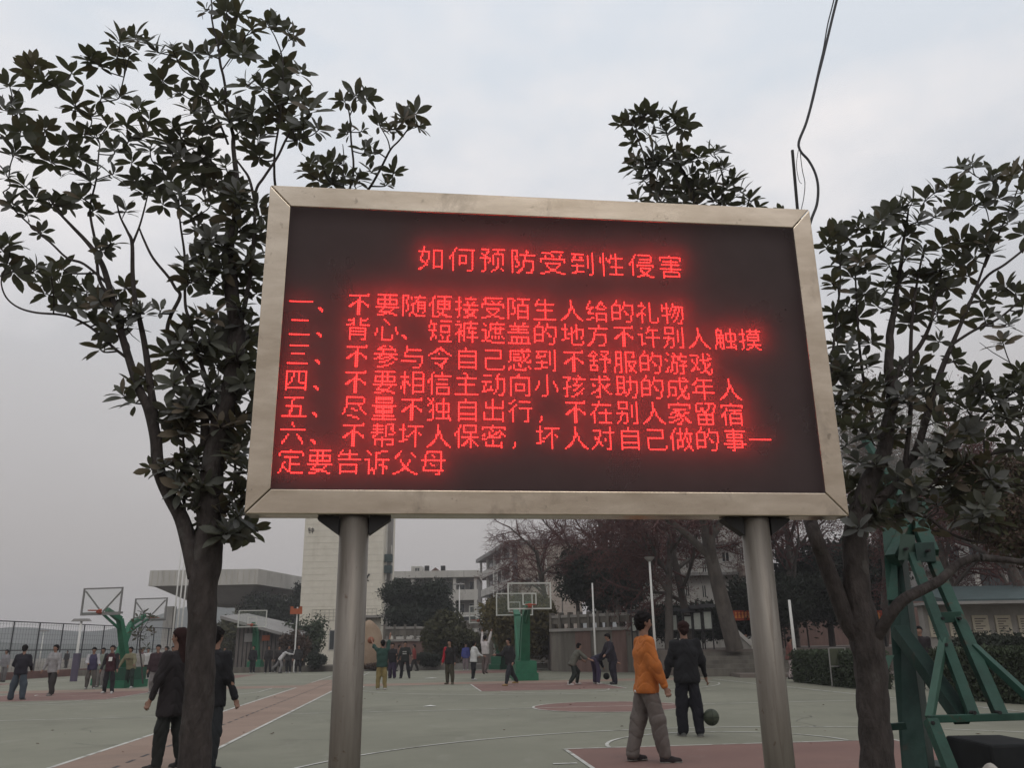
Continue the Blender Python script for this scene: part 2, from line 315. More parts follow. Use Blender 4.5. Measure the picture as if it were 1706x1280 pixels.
TEXT_GLYPHS = {
'受': [0, 8188, 12288, 4360, 4240, 32766, 16386, 16386, 4080, 2064, 1056, 576, 384, 3696, 28686, 0],
'到': [0, 4, 16292, 4132, 4388, 12068, 14372, 36, 1060, 16292, 1060, 1028, 1924, 30724, 12, 0],
'一': [0, 0, 0, 0, 0, 0, 0, 32766, 0, 0, 0, 0, 0, 0, 0, 0],
'、': [0, 0, 0, 0, 0, 0, 0, 0, 0, 0, 0, 24576, 12288, 4096, 0, 0],
'不': [0, 4, 16380, 128, 128, 384, 992, 3472, 6540, 12676, 384, 384, 384, 384, 384, 0],
'要': [0, 16380, 576, 576, 16380, 8772, 8772, 16380, 512, 32766, 1040, 2080, 8128, 880, 15372, 0],
'随': [0, 30736, 19198, 18976, 20544, 20606, 20898, 19262, 18722, 18750, 18722, 20770, 17156, 17600, 17534, 0],
'便': [0, 3070, 6176, 4128, 5116, 12836, 21500, 21028, 4644, 5116, 4160, 4672, 4544, 4464, 7710, 0],
'接': [0, 4128, 4604, 4096, 30856, 4240, 5118, 4160, 6208, 29694, 4488, 4504, 4208, 4344, 9092, 0],
'陌': [0, 31230, 17440, 18464, 18464, 18940, 18692, 19716, 17668, 17916, 17668, 22788, 16644, 16892, 16644, 0],
'生': [0, 2176, 4224, 4224, 16380, 8320, 128, 128, 8184, 128, 128, 128, 128, 128, 32766, 0],
'人': [0, 256, 256, 256, 256, 384, 384, 832, 576, 576, 1056, 3088, 6168, 12300, 16386, 0],
'给': [0, 4128, 4208, 8272, 8328, 19844, 30968, 4096, 12288, 15868, 260, 260, 3332, 29180, 260, 0],
'的': [2048, 2112, 4160, 15998, 17026, 17026, 17154, 16962, 32290, 16946, 16900, 16900, 32260, 16388, 56, 0],
'礼': [0, 2112, 2112, 15424, 576, 1088, 2112, 2112, 15424, 27200, 18496, 2114, 2114, 2114, 2108, 0],
'物': [0, 2176, 18560, 18686, 32042, 18794, 19018, 2130, 3730, 30866, 2338, 2082, 2116, 2180, 2076, 0],
'二': [0, 0, 0, 8184, 0, 0, 0, 0, 0, 0, 0, 0, 16380, 0, 0, 0],
'背': [0, 1092, 15480, 1088, 3136, 29822, 0, 8184, 4104, 8184, 4104, 8184, 4104, 4104, 4152, 0],
'心': [0, 512, 256, 128, 64, 0, 1028, 9220, 9220, 9218, 17410, 17424, 1040, 1040, 2016, 0],
'短': [0, 8446, 8192, 15360, 18684, 18564, 2180, 31876, 4348, 4096, 6276, 5192, 9288, 8200, 510, 0],
'裤': [0, 12320, 1022, 31264, 2592, 2812, 4672, 7760, 14972, 23056, 5648, 4862, 4624, 4624, 4112, 0],
'遮': [0, 32, 9214, 4608, 584, 1022, 29256, 5192, 5240, 5120, 5460, 6482, 4096, 28160, 510, 0],
'盖': [0, 1072, 1056, 16380, 256, 8184, 256, 32764, 0, 0, 8188, 4676, 4676, 4676, 32766, 0],
'地': [0, 4128, 4128, 4384, 31038, 4450, 4514, 5922, 4386, 4388, 7460, 24832, 258, 258, 252, 0],
'方': [0, 128, 128, 16380, 512, 512, 1024, 2040, 1032, 1032, 3080, 2056, 6152, 12304, 24816, 0],
'许': [0, 128, 4352, 508, 288, 544, 28704, 4128, 5118, 4128, 4128, 4128, 7200, 4128, 32, 0],
'别': [0, 16132, 8452, 8484, 8484, 16164, 36, 2084, 32548, 2340, 4388, 4356, 4356, 8452, 17948, 0],
'触': [0, 4112, 15376, 9232, 9470, 16018, 10898, 16018, 10898, 10876, 15888, 10772, 18962, 19198, 17922, 0],
'摸': [0, 4232, 5118, 4232, 31228, 4612, 5116, 4612, 7164, 28704, 4128, 5118, 4176, 4488, 9734, 0],
'三': [0, 0, 8188, 0, 0, 0, 0, 4080, 0, 0, 0, 0, 0, 16380, 0, 0],
'参': [0, 800, 3088, 8188, 516, 512, 32766, 3120, 6616, 28198, 192, 3848, 48, 448, 7680, 0],
'与': [0, 2048, 2048, 4088, 2048, 4096, 4096, 8188, 4, 4, 32708, 4, 8, 8, 240, 0],
'令': [0, 128, 960, 1632, 3088, 12556, 16386, 0, 8184, 16, 48, 1632, 448, 192, 64, 0],
'自': [0, 256, 256, 8188, 4100, 4100, 8188, 4100, 4100, 4100, 8188, 4100, 4100, 8188, 4100, 0],
'己': [0, 0, 8184, 8, 8, 8, 8, 8184, 4096, 4096, 4096, 4096, 4098, 4098, 4092, 0],
'感': [0, 76, 16382, 8256, 12068, 8228, 12200, 10384, 12210, 16462, 256, 2432, 10372, 26642, 18416, 0],
'舒': [0, 2172, 5124, 8776, 31792, 2072, 2302, 15890, 2070, 2064, 15888, 8720, 8720, 15888, 48, 0],
'服': [0, 15612, 9348, 9348, 9356, 15488, 9344, 9470, 9378, 15524, 9396, 17560, 17560, 17588, 19586, 0],
'游': [0, 8720, 4368, 2046, 608, 16992, 8734, 1924, 1160, 1214, 5256, 9352, 11400, 26760, 824, 0],
'戏': [0, 72, 31812, 576, 1102, 9720, 9280, 5220, 2092, 2088, 5168, 13858, 24690, 410, 12, 0],
'四': [0, 0, 16380, 8772, 8772, 8772, 9284, 9284, 9284, 10300, 12292, 8196, 16380, 8196, 0, 0],
'相': [0, 4348, 4226, 4226, 31874, 4350, 4226, 15490, 13442, 13054, 20610, 20610, 4226, 4350, 4224, 0],
'信': [0, 2112, 4160, 6142, 4096, 12792, 20480, 20480, 5112, 4096, 5116, 4612, 4612, 4612, 5116, 0],
'主': [0, 768, 128, 128, 16380, 256, 256, 256, 8184, 256, 256, 256, 256, 256, 32766, 0],
'动': [0, 16, 15904, 32, 126, 34, 32290, 4130, 4130, 8738, 8738, 12098, 28738, 132, 28, 0],
'向': [0, 256, 768, 16380, 8196, 8196, 8196, 10212, 9252, 9252, 9252, 10212, 8196, 8196, 8220, 0],
'小': [0, 128, 128, 128, 128, 4232, 4232, 4228, 8324, 8322, 16514, 130, 128, 128, 1792, 0],
'孩': [0, 32, 31760, 3582, 2112, 4160, 4232, 4592, 7200, 28740, 4488, 4112, 4200, 4288, 13056, 0],
'求': [0, 304, 264, 16380, 256, 256, 4236, 6488, 368, 800, 1808, 6408, 8454, 256, 1792, 0],
'助': [0, 15904, 8736, 8736, 8958, 15906, 8738, 8738, 15906, 8802, 8770, 10050, 30852, 260, 28, 0],
'成': [0, 88, 68, 8190, 8256, 8256, 8260, 15948, 8808, 8760, 8752, 8738, 11890, 16538, 270, 0],
'年': [0, 2048, 4092, 4224, 12416, 24704, 4092, 4224, 4224, 4224, 32766, 128, 128, 128, 128, 0],
'五': [0, 0, 16376, 256, 512, 512, 512, 8176, 528, 528, 1552, 1040, 1040, 32766, 0, 0],
'尽': [0, 8184, 4100, 4100, 4100, 8184, 4128, 4112, 8976, 8392, 8196, 16386, 3584, 448, 32, 0],
'量': [0, 8184, 8184, 4104, 8184, 0, 32766, 8184, 4360, 8184, 8184, 256, 16380, 256, 32766, 0],
'独': [0, 18464, 10272, 4128, 13308, 18980, 2596, 2596, 6692, 10748, 2080, 2084, 2084, 3070, 28674, 0],
'出': [0, 256, 260, 4356, 4356, 4356, 8188, 256, 256, 8452, 8452, 8452, 8452, 16380, 4, 0],
'行': [0, 2048, 4604, 24576, 1024, 2048, 4606, 12296, 20488, 4104, 4104, 4104, 4104, 4104, 4152, 0],
'，': [0, 0, 0, 0, 0, 0, 0, 0, 0, 0, 0, 2048, 2048, 2048, 4096, 0],
'在': [0, 512, 512, 16380, 1024, 2048, 2080, 4128, 13308, 20512, 4128, 4128, 4128, 4128, 5116, 0],
'家': [0, 256, 32766, 16386, 16386, 4080, 1792, 7452, 9120, 1760, 30864, 856, 3148, 28806, 896, 0],
'留': [0, 7932, 8226, 8226, 9764, 9796, 15236, 392, 8184, 4232, 4232, 8184, 4232, 4232, 8184, 0],
'宿': [0, 256, 32766, 16386, 2048, 3068, 4160, 12796, 29188, 20996, 5116, 4612, 4612, 5116, 4612, 0],
'六': [0, 256, 256, 128, 0, 32766, 0, 0, 1056, 2064, 2072, 4104, 12292, 8196, 0, 0],
'帮': [0, 2108, 16196, 2124, 16204, 2116, 32578, 2140, 12352, 8448, 8188, 4356, 4356, 4412, 256, 0],
'坏': [0, 4096, 5118, 4128, 30752, 4192, 4264, 4388, 5664, 4128, 7200, 28704, 32, 32, 32, 0],
'保': [0, 3068, 2564, 4612, 4612, 13308, 20512, 20512, 6142, 4192, 4272, 4520, 4900, 5666, 4128, 0],
'密': [0, 256, 32766, 16898, 272, 1128, 9420, 26386, 4080, 28672, 256, 4360, 4360, 8184, 8, 0],
'对': [0, 8, 8, 15880, 766, 520, 520, 5128, 7240, 1096, 3592, 2568, 4360, 8200, 16440, 0],
'做': [0, 2320, 4368, 4368, 10174, 8484, 24868, 24916, 10132, 9364, 9352, 9352, 10140, 9252, 8258, 0],
'事': [0, 256, 16382, 256, 8184, 4360, 8184, 256, 8184, 264, 32766, 264, 8184, 256, 768, 0],
'定': [0, 256, 16380, 16386, 16386, 4080, 256, 256, 2304, 4600, 4352, 6400, 9472, 8960, 16638, 0],
'告': [0, 2176, 4224, 8184, 8320, 128, 16382, 0, 0, 8184, 4104, 4104, 4104, 8184, 4104, 0],
'诉': [0, 8252, 4544, 2304, 256, 256, 29182, 4368, 4368, 4464, 4380, 5396, 7696, 4624, 4624, 0],
'父': [0, 1024, 2064, 6152, 12292, 8192, 1056, 1056, 576, 832, 384, 960, 1632, 6168, 24582, 0],
'母': [0, 4088, 2056, 4360, 4232, 4104, 32766, 4104, 4616, 4488, 8200, 8200, 16380, 16, 112, 0],
'钟': [0, 4112, 15376, 24592, 16894, 15634, 4370, 4370, 15634, 4606, 4112, 4112, 4624, 7184, 16, 0]}
def glyph(ch, size):
    rows = (TITLE_GLYPHS if size == 18 else TEXT_GLYPHS)[ch]
    return [[(r >> (size - 1 - j)) & 1 for j in range(size)] for r in rows]
BO = np.array([-1.5007, 4.599, 2.1259]); BA = .1131; BRL = -.0025; BLN = -.0153; BW = 3.54; BHH = 2.06
bux = np.array([math.cos(BA), math.sin(BA), BRL]); bn = np.array([-math.sin(BA), math.cos(BA), 0.]); buz = np.array([0, 0, 1.]) + bn * BLN
def bp(u, v, d=0.): return BO + bux * u + buz * v + bn * d     # d: metres behind the frame face
board = empty('led_display_board', (BO[0] + 1.77, BO[1] + .3, 0), 'large steel framed LED board on two round posts showing glowing red Chinese text', 'display board')
IN = (.134, 3.408, .140, 1.917)   # inner opening u0,u1,v0,v1
def prism(name, poly, d0, d1, m, parent, bevel=0):
    mb = MB(); n = len(poly)
    mb.add([bp(u, v, d0) for u, v in poly] + [bp(u, v, d1) for u, v in poly], [tuple(range(n)), tuple(range(2 * n - 1, n - 1, -1))] + [(i, i + n, (i + 1) % n + n, (i + 1) % n) for i in range(n)])
    return mb.build(name, m, parent, bevel=bevel)
g_ = .0025
M_liner = mat('black_shade_liner', (.022, .018, .018), .8, 0, .2, 5)  # black for the added strips that darken the screen recess
for poly in ([(g_, 0), (BW - g_, 0), (IN[1] - g_, IN[2]), (IN[0] + g_, IN[2])], [(BW, g_), (BW, BHH - g_), (IN[1], IN[3] - g_), (IN[1], IN[2] + g_)],
             [(BW - g_, BHH), (g_, BHH), (IN[0] + g_, IN[3]), (IN[1] - g_, IN[3])], [(0, BHH - g_), (0, g_), (IN[0], IN[2] + g_), (IN[0], IN[3] - g_)]):
    prism('frame_side', poly, 0, .17, M_steel, board, .006)
prism('cabinet', [(.012, .012), (BW - .012, .012), (BW - .012, BHH - .012), (.012, BHH - .012)], .125, .24, M_dark, board)
M_mask = mat('led_face', (.042, .031, .031), .75, 0, .12, 6)
prism('screen_face', [(IN[0] - .01, IN[2] - .01), (IN[1] + .01, IN[2] - .01), (IN[1] + .01, IN[3] + .01), (IN[0] - .01, IN[3] + .01)], .07, .12, M_mask, board)
NX, NY = 320, 174; PIT = (IN[1] - IN[0]) / NX; PV = (IN[3] - IN[2]) / NY
lit = np.zeros((NY, NX), bool)
def put(ch, col, bot, size):
    g = glyph(ch, size)
    for i, row in enumerate(g):
        for j, v in enumerate(row):
            r = bot + size - 1 - i; c = int(col + j)
            if v and 0 <= r < NY and 0 <= c < NX: lit[r, c] = True
for i, ch in enumerate('如何预防受到性侵害'): put(ch, 77 + round(i * 18.95), 137, 18)
TXT = ['一、不要随便接受陌生人给的礼物', '二、背心、短裤遮盖的地方不许别人触摸', '三、不参与令自己感到不舒服的游戏', '四、不要相信主动向小孩求助的成年人', '五、尽量不独自出行，不在别人家留宿', '六、不帮坏人保密，坏人对自己做的事一', '定要告诉父母']
for k, s in enumerate(TXT):
    for i, ch in enumerate(s):
        if ch == '、' and i == 1: put(ch, 18, int(9 + 16.2 * (6 - k)), 16); continue
        put(ch, int(1 + 16.15 * i + (2.6 if (i > 1 and k < 6) else 0)), int(9 + 16.2 * (6 - k)), 16)
def dots(mask, half, h, d):
    r, c = np.nonzero(mask); n = len(r)
    u = IN[0] + (c + .5) * PIT; v = IN[2] + (r + .5) * PV
    base = BO[None] + np.outer(u, bux) + np.outer(v, buz) + bn[None] * d
    co = []
    for (a, b, k) in ((-1, -1, 0), (1, -1, 0), (1, 1, 0), (-1, 1, 0), (-.5, -.5, 1), (.5, -.5, 1), (.5, .5, 1), (-.5, .5, 1)):
        co.append(base + bux * a * half + buz * b * half - bn * h * k)
    V = np.stack(co, 1).reshape(-1, 3); f = np.array([(0, 1, 5, 4), (1, 2, 6, 5), (2, 3, 7, 6), (3, 0, 4, 7), (4, 5, 6, 7)])
    F = (np.arange(n) * 8)[:, None, None] + f[None]
    return V - np.array(board.location), F.reshape(-1, 4)
M_led = mat('lit_red_led', (.5, .02, .02), .5, 0, 0, 1, emit=(1, .024, .022), estr=10)
M_led.cycles.emission_sampling = 'FRONT'
M_off = mat('unlit_led_lens', (.085, .062, .060), .45, 0, .15, 40)
V, F = dots(lit, PIT * .31, .003, .0695); o = mesh_np('lit_lettering', V, F, M_led, board); o['kind'] = 'stuff'; o['label'] = 'glowing red dot matrix Chinese lettering'
V, F = dots(~lit, PIT * .24, .003, .0695); o = mesh_np('unlit_led_grid', V, F, M_off, board); o['kind'] = 'stuff'
# pane added before the diodes to scatter their light into a red bloom
m = bpy.data.materials.new('bloom_scatter'); m.use_nodes = True; t = m.node_tree; t.nodes.clear()
tr = t.nodes.new('ShaderNodeBsdfTransparent'); tl = t.nodes.new('ShaderNodeBsdfTranslucent'); tl.inputs[0].default_value = (.9, .85, .85, 1)
df = t.nodes.new('ShaderNodeBsdfDiffuse'); df.inputs[0].default_value = (.28, .22, .22, 1)
a1 = t.nodes.new('ShaderNodeMixShader'); a1.inputs[0].default_value = .35; t.links.new(tl.outputs[0], a1.inputs[1]); t.links.new(df.outputs[0], a1.inputs[2])
a2 = t.nodes.new('ShaderNodeMixShader'); nz = t.nodes.new('ShaderNodeTexNoise'); nz.inputs['Scale'].default_value = 1.7; nz.inputs['Detail'].default_value = 5
mr = t.nodes.new('ShaderNodeMapRange'); mr.inputs[3].default_value = .30; mr.inputs[4].default_value = .42; mr.inputs[1].default_value = .3; mr.inputs[2].default_value = .7
tcn = t.nodes.new('ShaderNodeTexCoord'); t.links.new(tcn.outputs['Object'], nz.inputs['Vector']); t.links.new(nz.outputs[0], mr.inputs[0]); t.links.new(mr.outputs[0], a2.inputs[0])
t.links.new(tr.outputs[0], a2.inputs[1]); t.links.new(a1.outputs[0], a2.inputs[2]); oo = t.nodes.new('ShaderNodeOutputMaterial'); t.links.new(a2.outputs[0], oo.inputs[0])
mb = MB(); q = [(IN[0] + .001, IN[2] + .001), (IN[1] - .001, IN[2] + .001), (IN[1] - .001, IN[3] - .001), (IN[0] + .001, IN[3] - .001)]
mb.add([bp(u, v, .004) for u, v in q], [(0, 1, 2, 3)]); mb.build('bloom_pane', m, board)
# black strips added inside the opening so its lit recess walls look dark
for (u0, v0, u1, v1, a, b) in ((IN[0] + .001, IN[2] + .001, IN[0] + .004, IN[3] - .001, 0, 0), (IN[1] - .004, IN[2] + .001, IN[1] - .001, IN[3] - .001, 0, 0), (IN[0] + .005, IN[2] + .001, IN[1] - .005, IN[2] + .004, 0, 0), (IN[0] + .005, IN[3] - .004, IN[1] - .005, IN[3] - .001, 0, 0)):
    prism('shade_liner', [(u0, v0), (u1, v0), (u1, v1), (u0, v1)], .007, .069, M_liner, board)
# posts with gusset plates and flanges
for uu in (.60, 2.985):
    c = bp(uu, 0, .10); ctr = (c[0], c[1])
    mb = MB(); mb.tube([(c[0], c[1], .012), (c[0], c[1], 1.0), (c[0], c[1], c[2] - .004)], .083, 28); po = mb.build('post', M_pipe, board, smooth=False)
    for f in po.data.polygons: f.use_smooth = len(f.vertices) == 4
    for s in (-1, 1):
        poly = [(s * .085, -.004), (s * .205, -.004), (s * .205, -.02), (s * .085, -.105)]
        mb = MB(); P = [bp(uu + a, b, .06) for a, b in poly] + [bp(uu + a, b, .14) for a, b in poly]
        mb.add(P, [(0, 1, 2, 3), (7, 6, 5, 4), (0, 4, 5, 1), (1, 5, 6, 2), (2, 6, 7, 3), (3, 7, 4, 0)]); mb.build('gusset_plate', M_dark, board)
    mb = MB(); mb.box(c[0] - .2, c[0] + .2, c[1] - .2, c[1] + .2, 0, .02); mb.build('base_plate', M_dark, board)
# steel rod and cables behind the board's right corner
rd = empty('antenna_rod', tuple(at(1332, 370, 5.05)), 'thin dark steel rod standing up behind the right end of the LED board', 'rod')
mb = MB(); mb.bar(at(1333, 400, 5.05), at(1320, 250, 5.0), .016, .016); mb.build('rod', M_dark, rd)
mb = MB(); mb.bar(at(1345, 420, 5.02), at(1324, 399, 5.02), .03, .02); mb.build('clamp', M_dark, rd)
def spline(P, n=6):
    P = [Vector(p) for p in P]; o = []
    for i in range(len(P) - 1):
        a = P[max(i - 1, 0)]; b = P[i]; c = P[i + 1]; d = P[min(i + 2, len(P) - 1)]
        for k in range(n):
            t_ = k / n; o.append(.5 * ((2 * b) + (c - a) * t_ + (2 * a - 5 * b + 4 * c - d) * t_ ** 2 + (3 * b - a - 3 * c + d) * t_ ** 3))
    o.append(P[-1]); return o
M_cable = mat('cable_sheath', (.06, .06, .065), .7, 0, .1, 4)
Yc = 5.05
mb = MB(); mb.tube(spline([at(x, y, Yc) for x, y in ((1440, -160), (1412, -70), (1394, 0), (1383, 45), (1371, 95), (1362, 130), (1354, 165), (1343, 205), (1331, 236), (1334, 252), (1347, 267), (1358, 288), (1363, 312), (1361, 340), (1353, 362), (1346, 385))]), .0095, 6)
mb.tube(spline([at(x, y, Yc + .01) for x, y in ((1435, -160), (1405, -70), (1389, 0), (1379, 40), (1372, 80), (1365, 110), (1356, 150), (1345, 195), (1333, 232))]), .005, 5)
cb = mb.build('hanging_cable', M_cable, None, smooth=True); tag(cb, 'thick twisted cable hanging down from above and looping behind the board corner', 'cable')
mb = MB(); mb.tube(spline([at(x, y, Yc - .02) for x, y in ((1333, 245), (1334, 262), (1337, 285), (1341, 305), (1339, 330), (1335, 350), (1333, 380))]), .0028, 5)
mb.tube(spline([at(x, y, Yc - .02) for x, y in ((1330, 250), (1327, 275), (1331, 300), (1336, 306))]), .0022, 4)
tag(mb.build('thin_wire', M_cable, None), 'thin loose wire dangling between the rod and the looping cable', 'wire')
# ------------------------------------------------------------------ buildings
M_tile = mat('cream_tile', (.60, .555, .46), .6, 0, .08, 1.5, col2=(.68, .635, .54), dirt=[((.42, .37, .29), .8, .55, .8, .5, (1.6, 1.6, .25))])
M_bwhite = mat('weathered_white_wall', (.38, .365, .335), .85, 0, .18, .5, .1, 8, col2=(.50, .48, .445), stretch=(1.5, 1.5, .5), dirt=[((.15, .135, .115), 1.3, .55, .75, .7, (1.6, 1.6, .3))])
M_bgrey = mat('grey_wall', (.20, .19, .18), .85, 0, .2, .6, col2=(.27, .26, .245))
M_brick = mat('pale_brick', (.30, .245, .205), .9, 0, .15, 2, col2=(.38, .32, .275))
M_glass = mat('window_glass', (.035, .04, .042), .25, 0, .3, 1.2, spec=.5)
M_roofr = mat('red_brown_roof', (.12, .06, .045), .8, 0, .2, 3)
M_roofg = mat('blue_green_roof', (.048, .070, .070), .6, 0, .2, 2)
M_shed = mat('grey_timber', (.12, .105, .095), .9, 0, .25, 5, stretch=(3, 3, .4))
M_joint = mat('tile_joint', (.42, .395, .33), .9, 0, .1, 2)
def XZ(px, py, Y):
    p = at(px, py, Y); return p[0], p[2]
def window(parent, x0, x1, z0, z1, y, frame=.08, mullions=1, name='window', bars=0, depth=.14, fm=None):
    """front facing window: frame proud of the wall, pane set back, mullions"""
    mb = MB(); fm = fm or M_bwhite
    mb.box(x0, x1, y - .05, y + .02, z1 - frame, z1); mb.box(x0, x1, y - .05, y + .02, z0, z0 + frame)
    mb.box(x0, x0 + frame, y - .05, y + .02, z0 + frame, z1 - frame); mb.box(x1 - frame, x1, y - .05, y + .02, z0 + frame, z1 - frame)
    for k in range(mullions):
        xm = x0 + (x1 - x0) * (k + 1) / (mullions + 1); mb.box(xm - .03, xm + .03, y - .04, y + .02, z0 + frame, z1 - frame)
    w_ = mb.build(name, fm, parent)
    mb = MB(); mb.box(x0 + frame, x1 - frame, y - .018, y + .015, z0 + frame, z1 - frame); mb.build('pane', M_glass, w_)
    return w_

# white tiled tower
YT = 84
x0, zt = XZ(505, 870, YT); x1, _ = XZ(640, 870, YT); x0b, zb = XZ(498, 1098, YT)
x0 = (x0 + x0b) / 2; ztop = 21.5
tower = empty('tiled_tower', ((x0 + x1) / 2, YT + 4, 0), 'tall windowless cream tiled tower behind the left signpost with one dark character near its top', 'tower')
MB().box(x0, x1, YT, YT + 8, 0, ztop).build('wall', M_tile, tower)
MB().box(x0 - .25, x1 + .25, YT - .25, YT + 8.2, ztop, ztop + .5).build('parapet', M_bwhite, tower)
mb = MB()
for z in np.arange(5.4, ztop - .4, .62): mb.box(x0 + .02, x1 - .02, YT - .012, YT, z, z + .018)
o = mb.build('tile_courses', M_joint, tower); o['kind'] = 'stuff'
_, z1 = XZ(570, 1016, YT); _, z2 = XZ(570, 1034, YT)
mb = MB()
for x in np.arange(x0 + 1.2, x1 - .4, .42): mb.box(x, x + .05, YT - .03, YT, z2, z1)
for z in np.linspace(z2, z1, 4): mb.box(x0 + 1.2, x1 - .4, YT - .032, YT - .002, z, z + .05)
mb.build('tile_grid', M_joint, tower)
_, z3 = XZ(570, 1024, YT); _, z4 = XZ(570, 1031, YT)
MB().box(x0 + 4.2, x1 + .5, YT - 1.3, YT - .034, z4, z4 + .22).build('canopy', M_conc2, tower)
for a, b in ((x0 + .6, x0 + 2.2), (x0 + 3, x0 + 4.6), (x0 + 6.3, x0 + 7.9)): window(tower, a, b, 1.3, 3.2, YT, mullions=2)
MB().box(x0 + 5, x0 + 5.9, YT - .06, YT + .01, 0, 2.3).build('door', M_dark, tower)
# the dark character on the tower
gx, gz = XZ(513, 879, YT); g = glyph('钟', 16); cs = .62 / 16 * 1.1; mb = MB()
for i, row in enumerate(g):
    for j, v in enumerate(row):
        if v: mb.box(gx + j * cs, gx + (j + 1) * cs, YT - .05, YT + .01, gz - (i + 1) * cs, gz - i * cs)
o = mb.build('wall_character', M_dark, tower); o['label'] = 'small dark Chinese character'
# dark diagonal emblem
ex, ez = XZ(606, 970, YT); mb = MB()
for (a, b, c, d, w_) in ((-.35, -.45, .35, .5, .22), (-.1, .1, -.45, .2, .1), (.1, .2, .5, .1, .1), (-.35, -.4, -.7, -.3, .08), (-.3, -.45, -.25, -.8, .08), (.3, .45, .55, .75, .16)):
    mb.bar((ex + a, YT - .04, ez + b), (ex + c, YT - .04, ez + d), w_, .06, (0, 1, 0))
mb.build('wall_emblem', M_dark, tower)
# service pipes and box on the right hand corner
xr = x1
for k, dx in enumerate((.0, .35)):
    MB().tube([(xr + .18 + dx, YT + 1 + k, 0), (xr + .18 + dx, YT + 1 + k, 14.5 - k * 3)], .07, 6).build('drainpipe', M_bwhite, tower)
ax, az = XZ(646, 935, YT)
for dz in (0, -1.1): MB().box(xr + .02, xr + .75, YT + .8, YT + 1.7, az + dz, az + dz + .75).build('air_conditioner', M_roofg, tower)
MB().box(xr, xr + .5, YT + 2.4, YT + 3.2, 0, 15).build('side_column', M_bgrey, tower)

# grandstand canopy
YG = 92
gx0, gzt = XZ(250, 951, YG); gx1, _ = XZ(430, 952, YG); _, gzb = XZ(250, 977, YG); gx2, gz2 = XZ(457, 975, YG)
can = empty('grandstand_canopy', ((gx0 + gx1) / 2, YG + 6, 0), 'grey concrete grandstand roof on pillars seen behind the left tree trunk', 'grandstand')
mb = MB(); T_ = 1.9
bot = [(gx0, YG, gzb), (gx1, YG, gzb), (gx1 + 2.2, YG + 13, gzb), (gx0 + 1, YG + 13, gzb)]
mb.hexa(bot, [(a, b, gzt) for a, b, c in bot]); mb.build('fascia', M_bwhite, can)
mb = MB()
for x in np.arange(gx0 + .3, gx1 - .2, .62): mb.box(x, x + .06, YG - .03, YG - .002, gzb + .12, gzt - .12)
o = mb.build('fascia_ribs', M_joint, can); o['kind'] = 'stuff'
mb = MB(); sb = [(gx0 + 4.4, YG + 3, gzb - 1.9), (gx1 - 2.3, YG + 3, gzb - 1.9), (gx1 - 1, YG + 11, gzb - 1.9), (gx0 + 5, YG + 11, gzb - 1.9)]
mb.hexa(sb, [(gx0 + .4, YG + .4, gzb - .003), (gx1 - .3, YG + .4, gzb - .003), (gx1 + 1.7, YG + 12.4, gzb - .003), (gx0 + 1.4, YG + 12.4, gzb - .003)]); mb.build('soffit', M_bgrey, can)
for px in (283, 400):
    x, _ = XZ(px, 1000, YG + 5); MB().box(x - .5, x + .5, YG + 5, YG + 6, 0, gzb - 1.905).build('pillar', M_bwhite, can)
x, _ = XZ(392, 1000, YG); mb = MB(); mb.hexa([(x + 1.2, YG + 6.2, 0), (x + 6, YG + 6.2, 0), (x + 6, YG + 9, 0), (x + 1.2, YG + 9, 0)], [(x + 1.2, YG + 6.2, 7.6), (x + 1.8, YG + 6.2, 7.6), (x + 1.8, YG + 9, 7.6), (x + 1.2, YG + 9, 7.6)])
mb.build('stair_wall', M_bgrey, can)

# long teaching building behind the round evergreen
YL = 112
lx0, lzt = XZ(649, 953, YL); lx1, _ = XZ(796, 955, YL)
lb = empty('long_teaching_building', ((lx0 + lx1) / 2, YL + 5, 0), 'long pale teaching block with dark open galleries behind the round evergreen tree', 'building')
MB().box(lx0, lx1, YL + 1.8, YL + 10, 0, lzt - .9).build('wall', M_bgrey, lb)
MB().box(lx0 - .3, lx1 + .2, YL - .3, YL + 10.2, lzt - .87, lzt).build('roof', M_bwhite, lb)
z = lzt - .9
for k in range(4):
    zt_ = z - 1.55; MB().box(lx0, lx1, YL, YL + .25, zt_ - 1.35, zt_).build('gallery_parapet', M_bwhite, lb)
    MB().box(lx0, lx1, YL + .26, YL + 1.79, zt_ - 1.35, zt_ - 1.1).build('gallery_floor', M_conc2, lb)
    for i in range(7):
        xw = lx0 + .7 + i * 1.62; window(lb, xw, xw + 1.1, zt_ - .9, zt_ + 1.2, YL + 1.78, mullions=1)
    z = zt_ - 1.35
for i in range(5):
    xw = lx0 + .1 + i * (lx1 - lx0 - .6) / 4; MB().box(xw, xw + .4, YL + .003, YL + .4, 0, lzt - .88).build('column', M_bwhite, lb)
a0, ah = XZ(685, 944, YL + 3); a1, _ = XZ(703, 944, YL + 3); MB().box(a0, a1, YL + 3, YL + 6, lzt, ah).build('roof_room', M_bwhite, lb)
window(lb, a0 + .5, a1 - .3, lzt + .1, ah - .2, YL + 3, frame=.05)
a0, ah = XZ(714, 946, YL + 3); a1, _ = XZ(737, 946, YL + 3); mb = MB(); am = (a0 + a1) / 2
mb.add([(a0, YL + 3, lzt), (a1, YL + 3, lzt), (am, YL + 3, ah), (a0, YL + 7, lzt), (a1, YL + 7, lzt), (am, YL + 7, ah)], [(0, 1, 2), (5, 4, 3), (0, 2, 5, 3), (2, 1, 4, 5), (1, 0, 3, 4)]); mb.build('gable_roof', M_roofr, lb)
for px in (711, 738):
    a0, ah = XZ(px, 943, YL + 2); MB().box(a0 - .3, a0 + .3, YL + 2, YL + 2.6, lzt, ah).build('roof_pier', M_dark, lb)

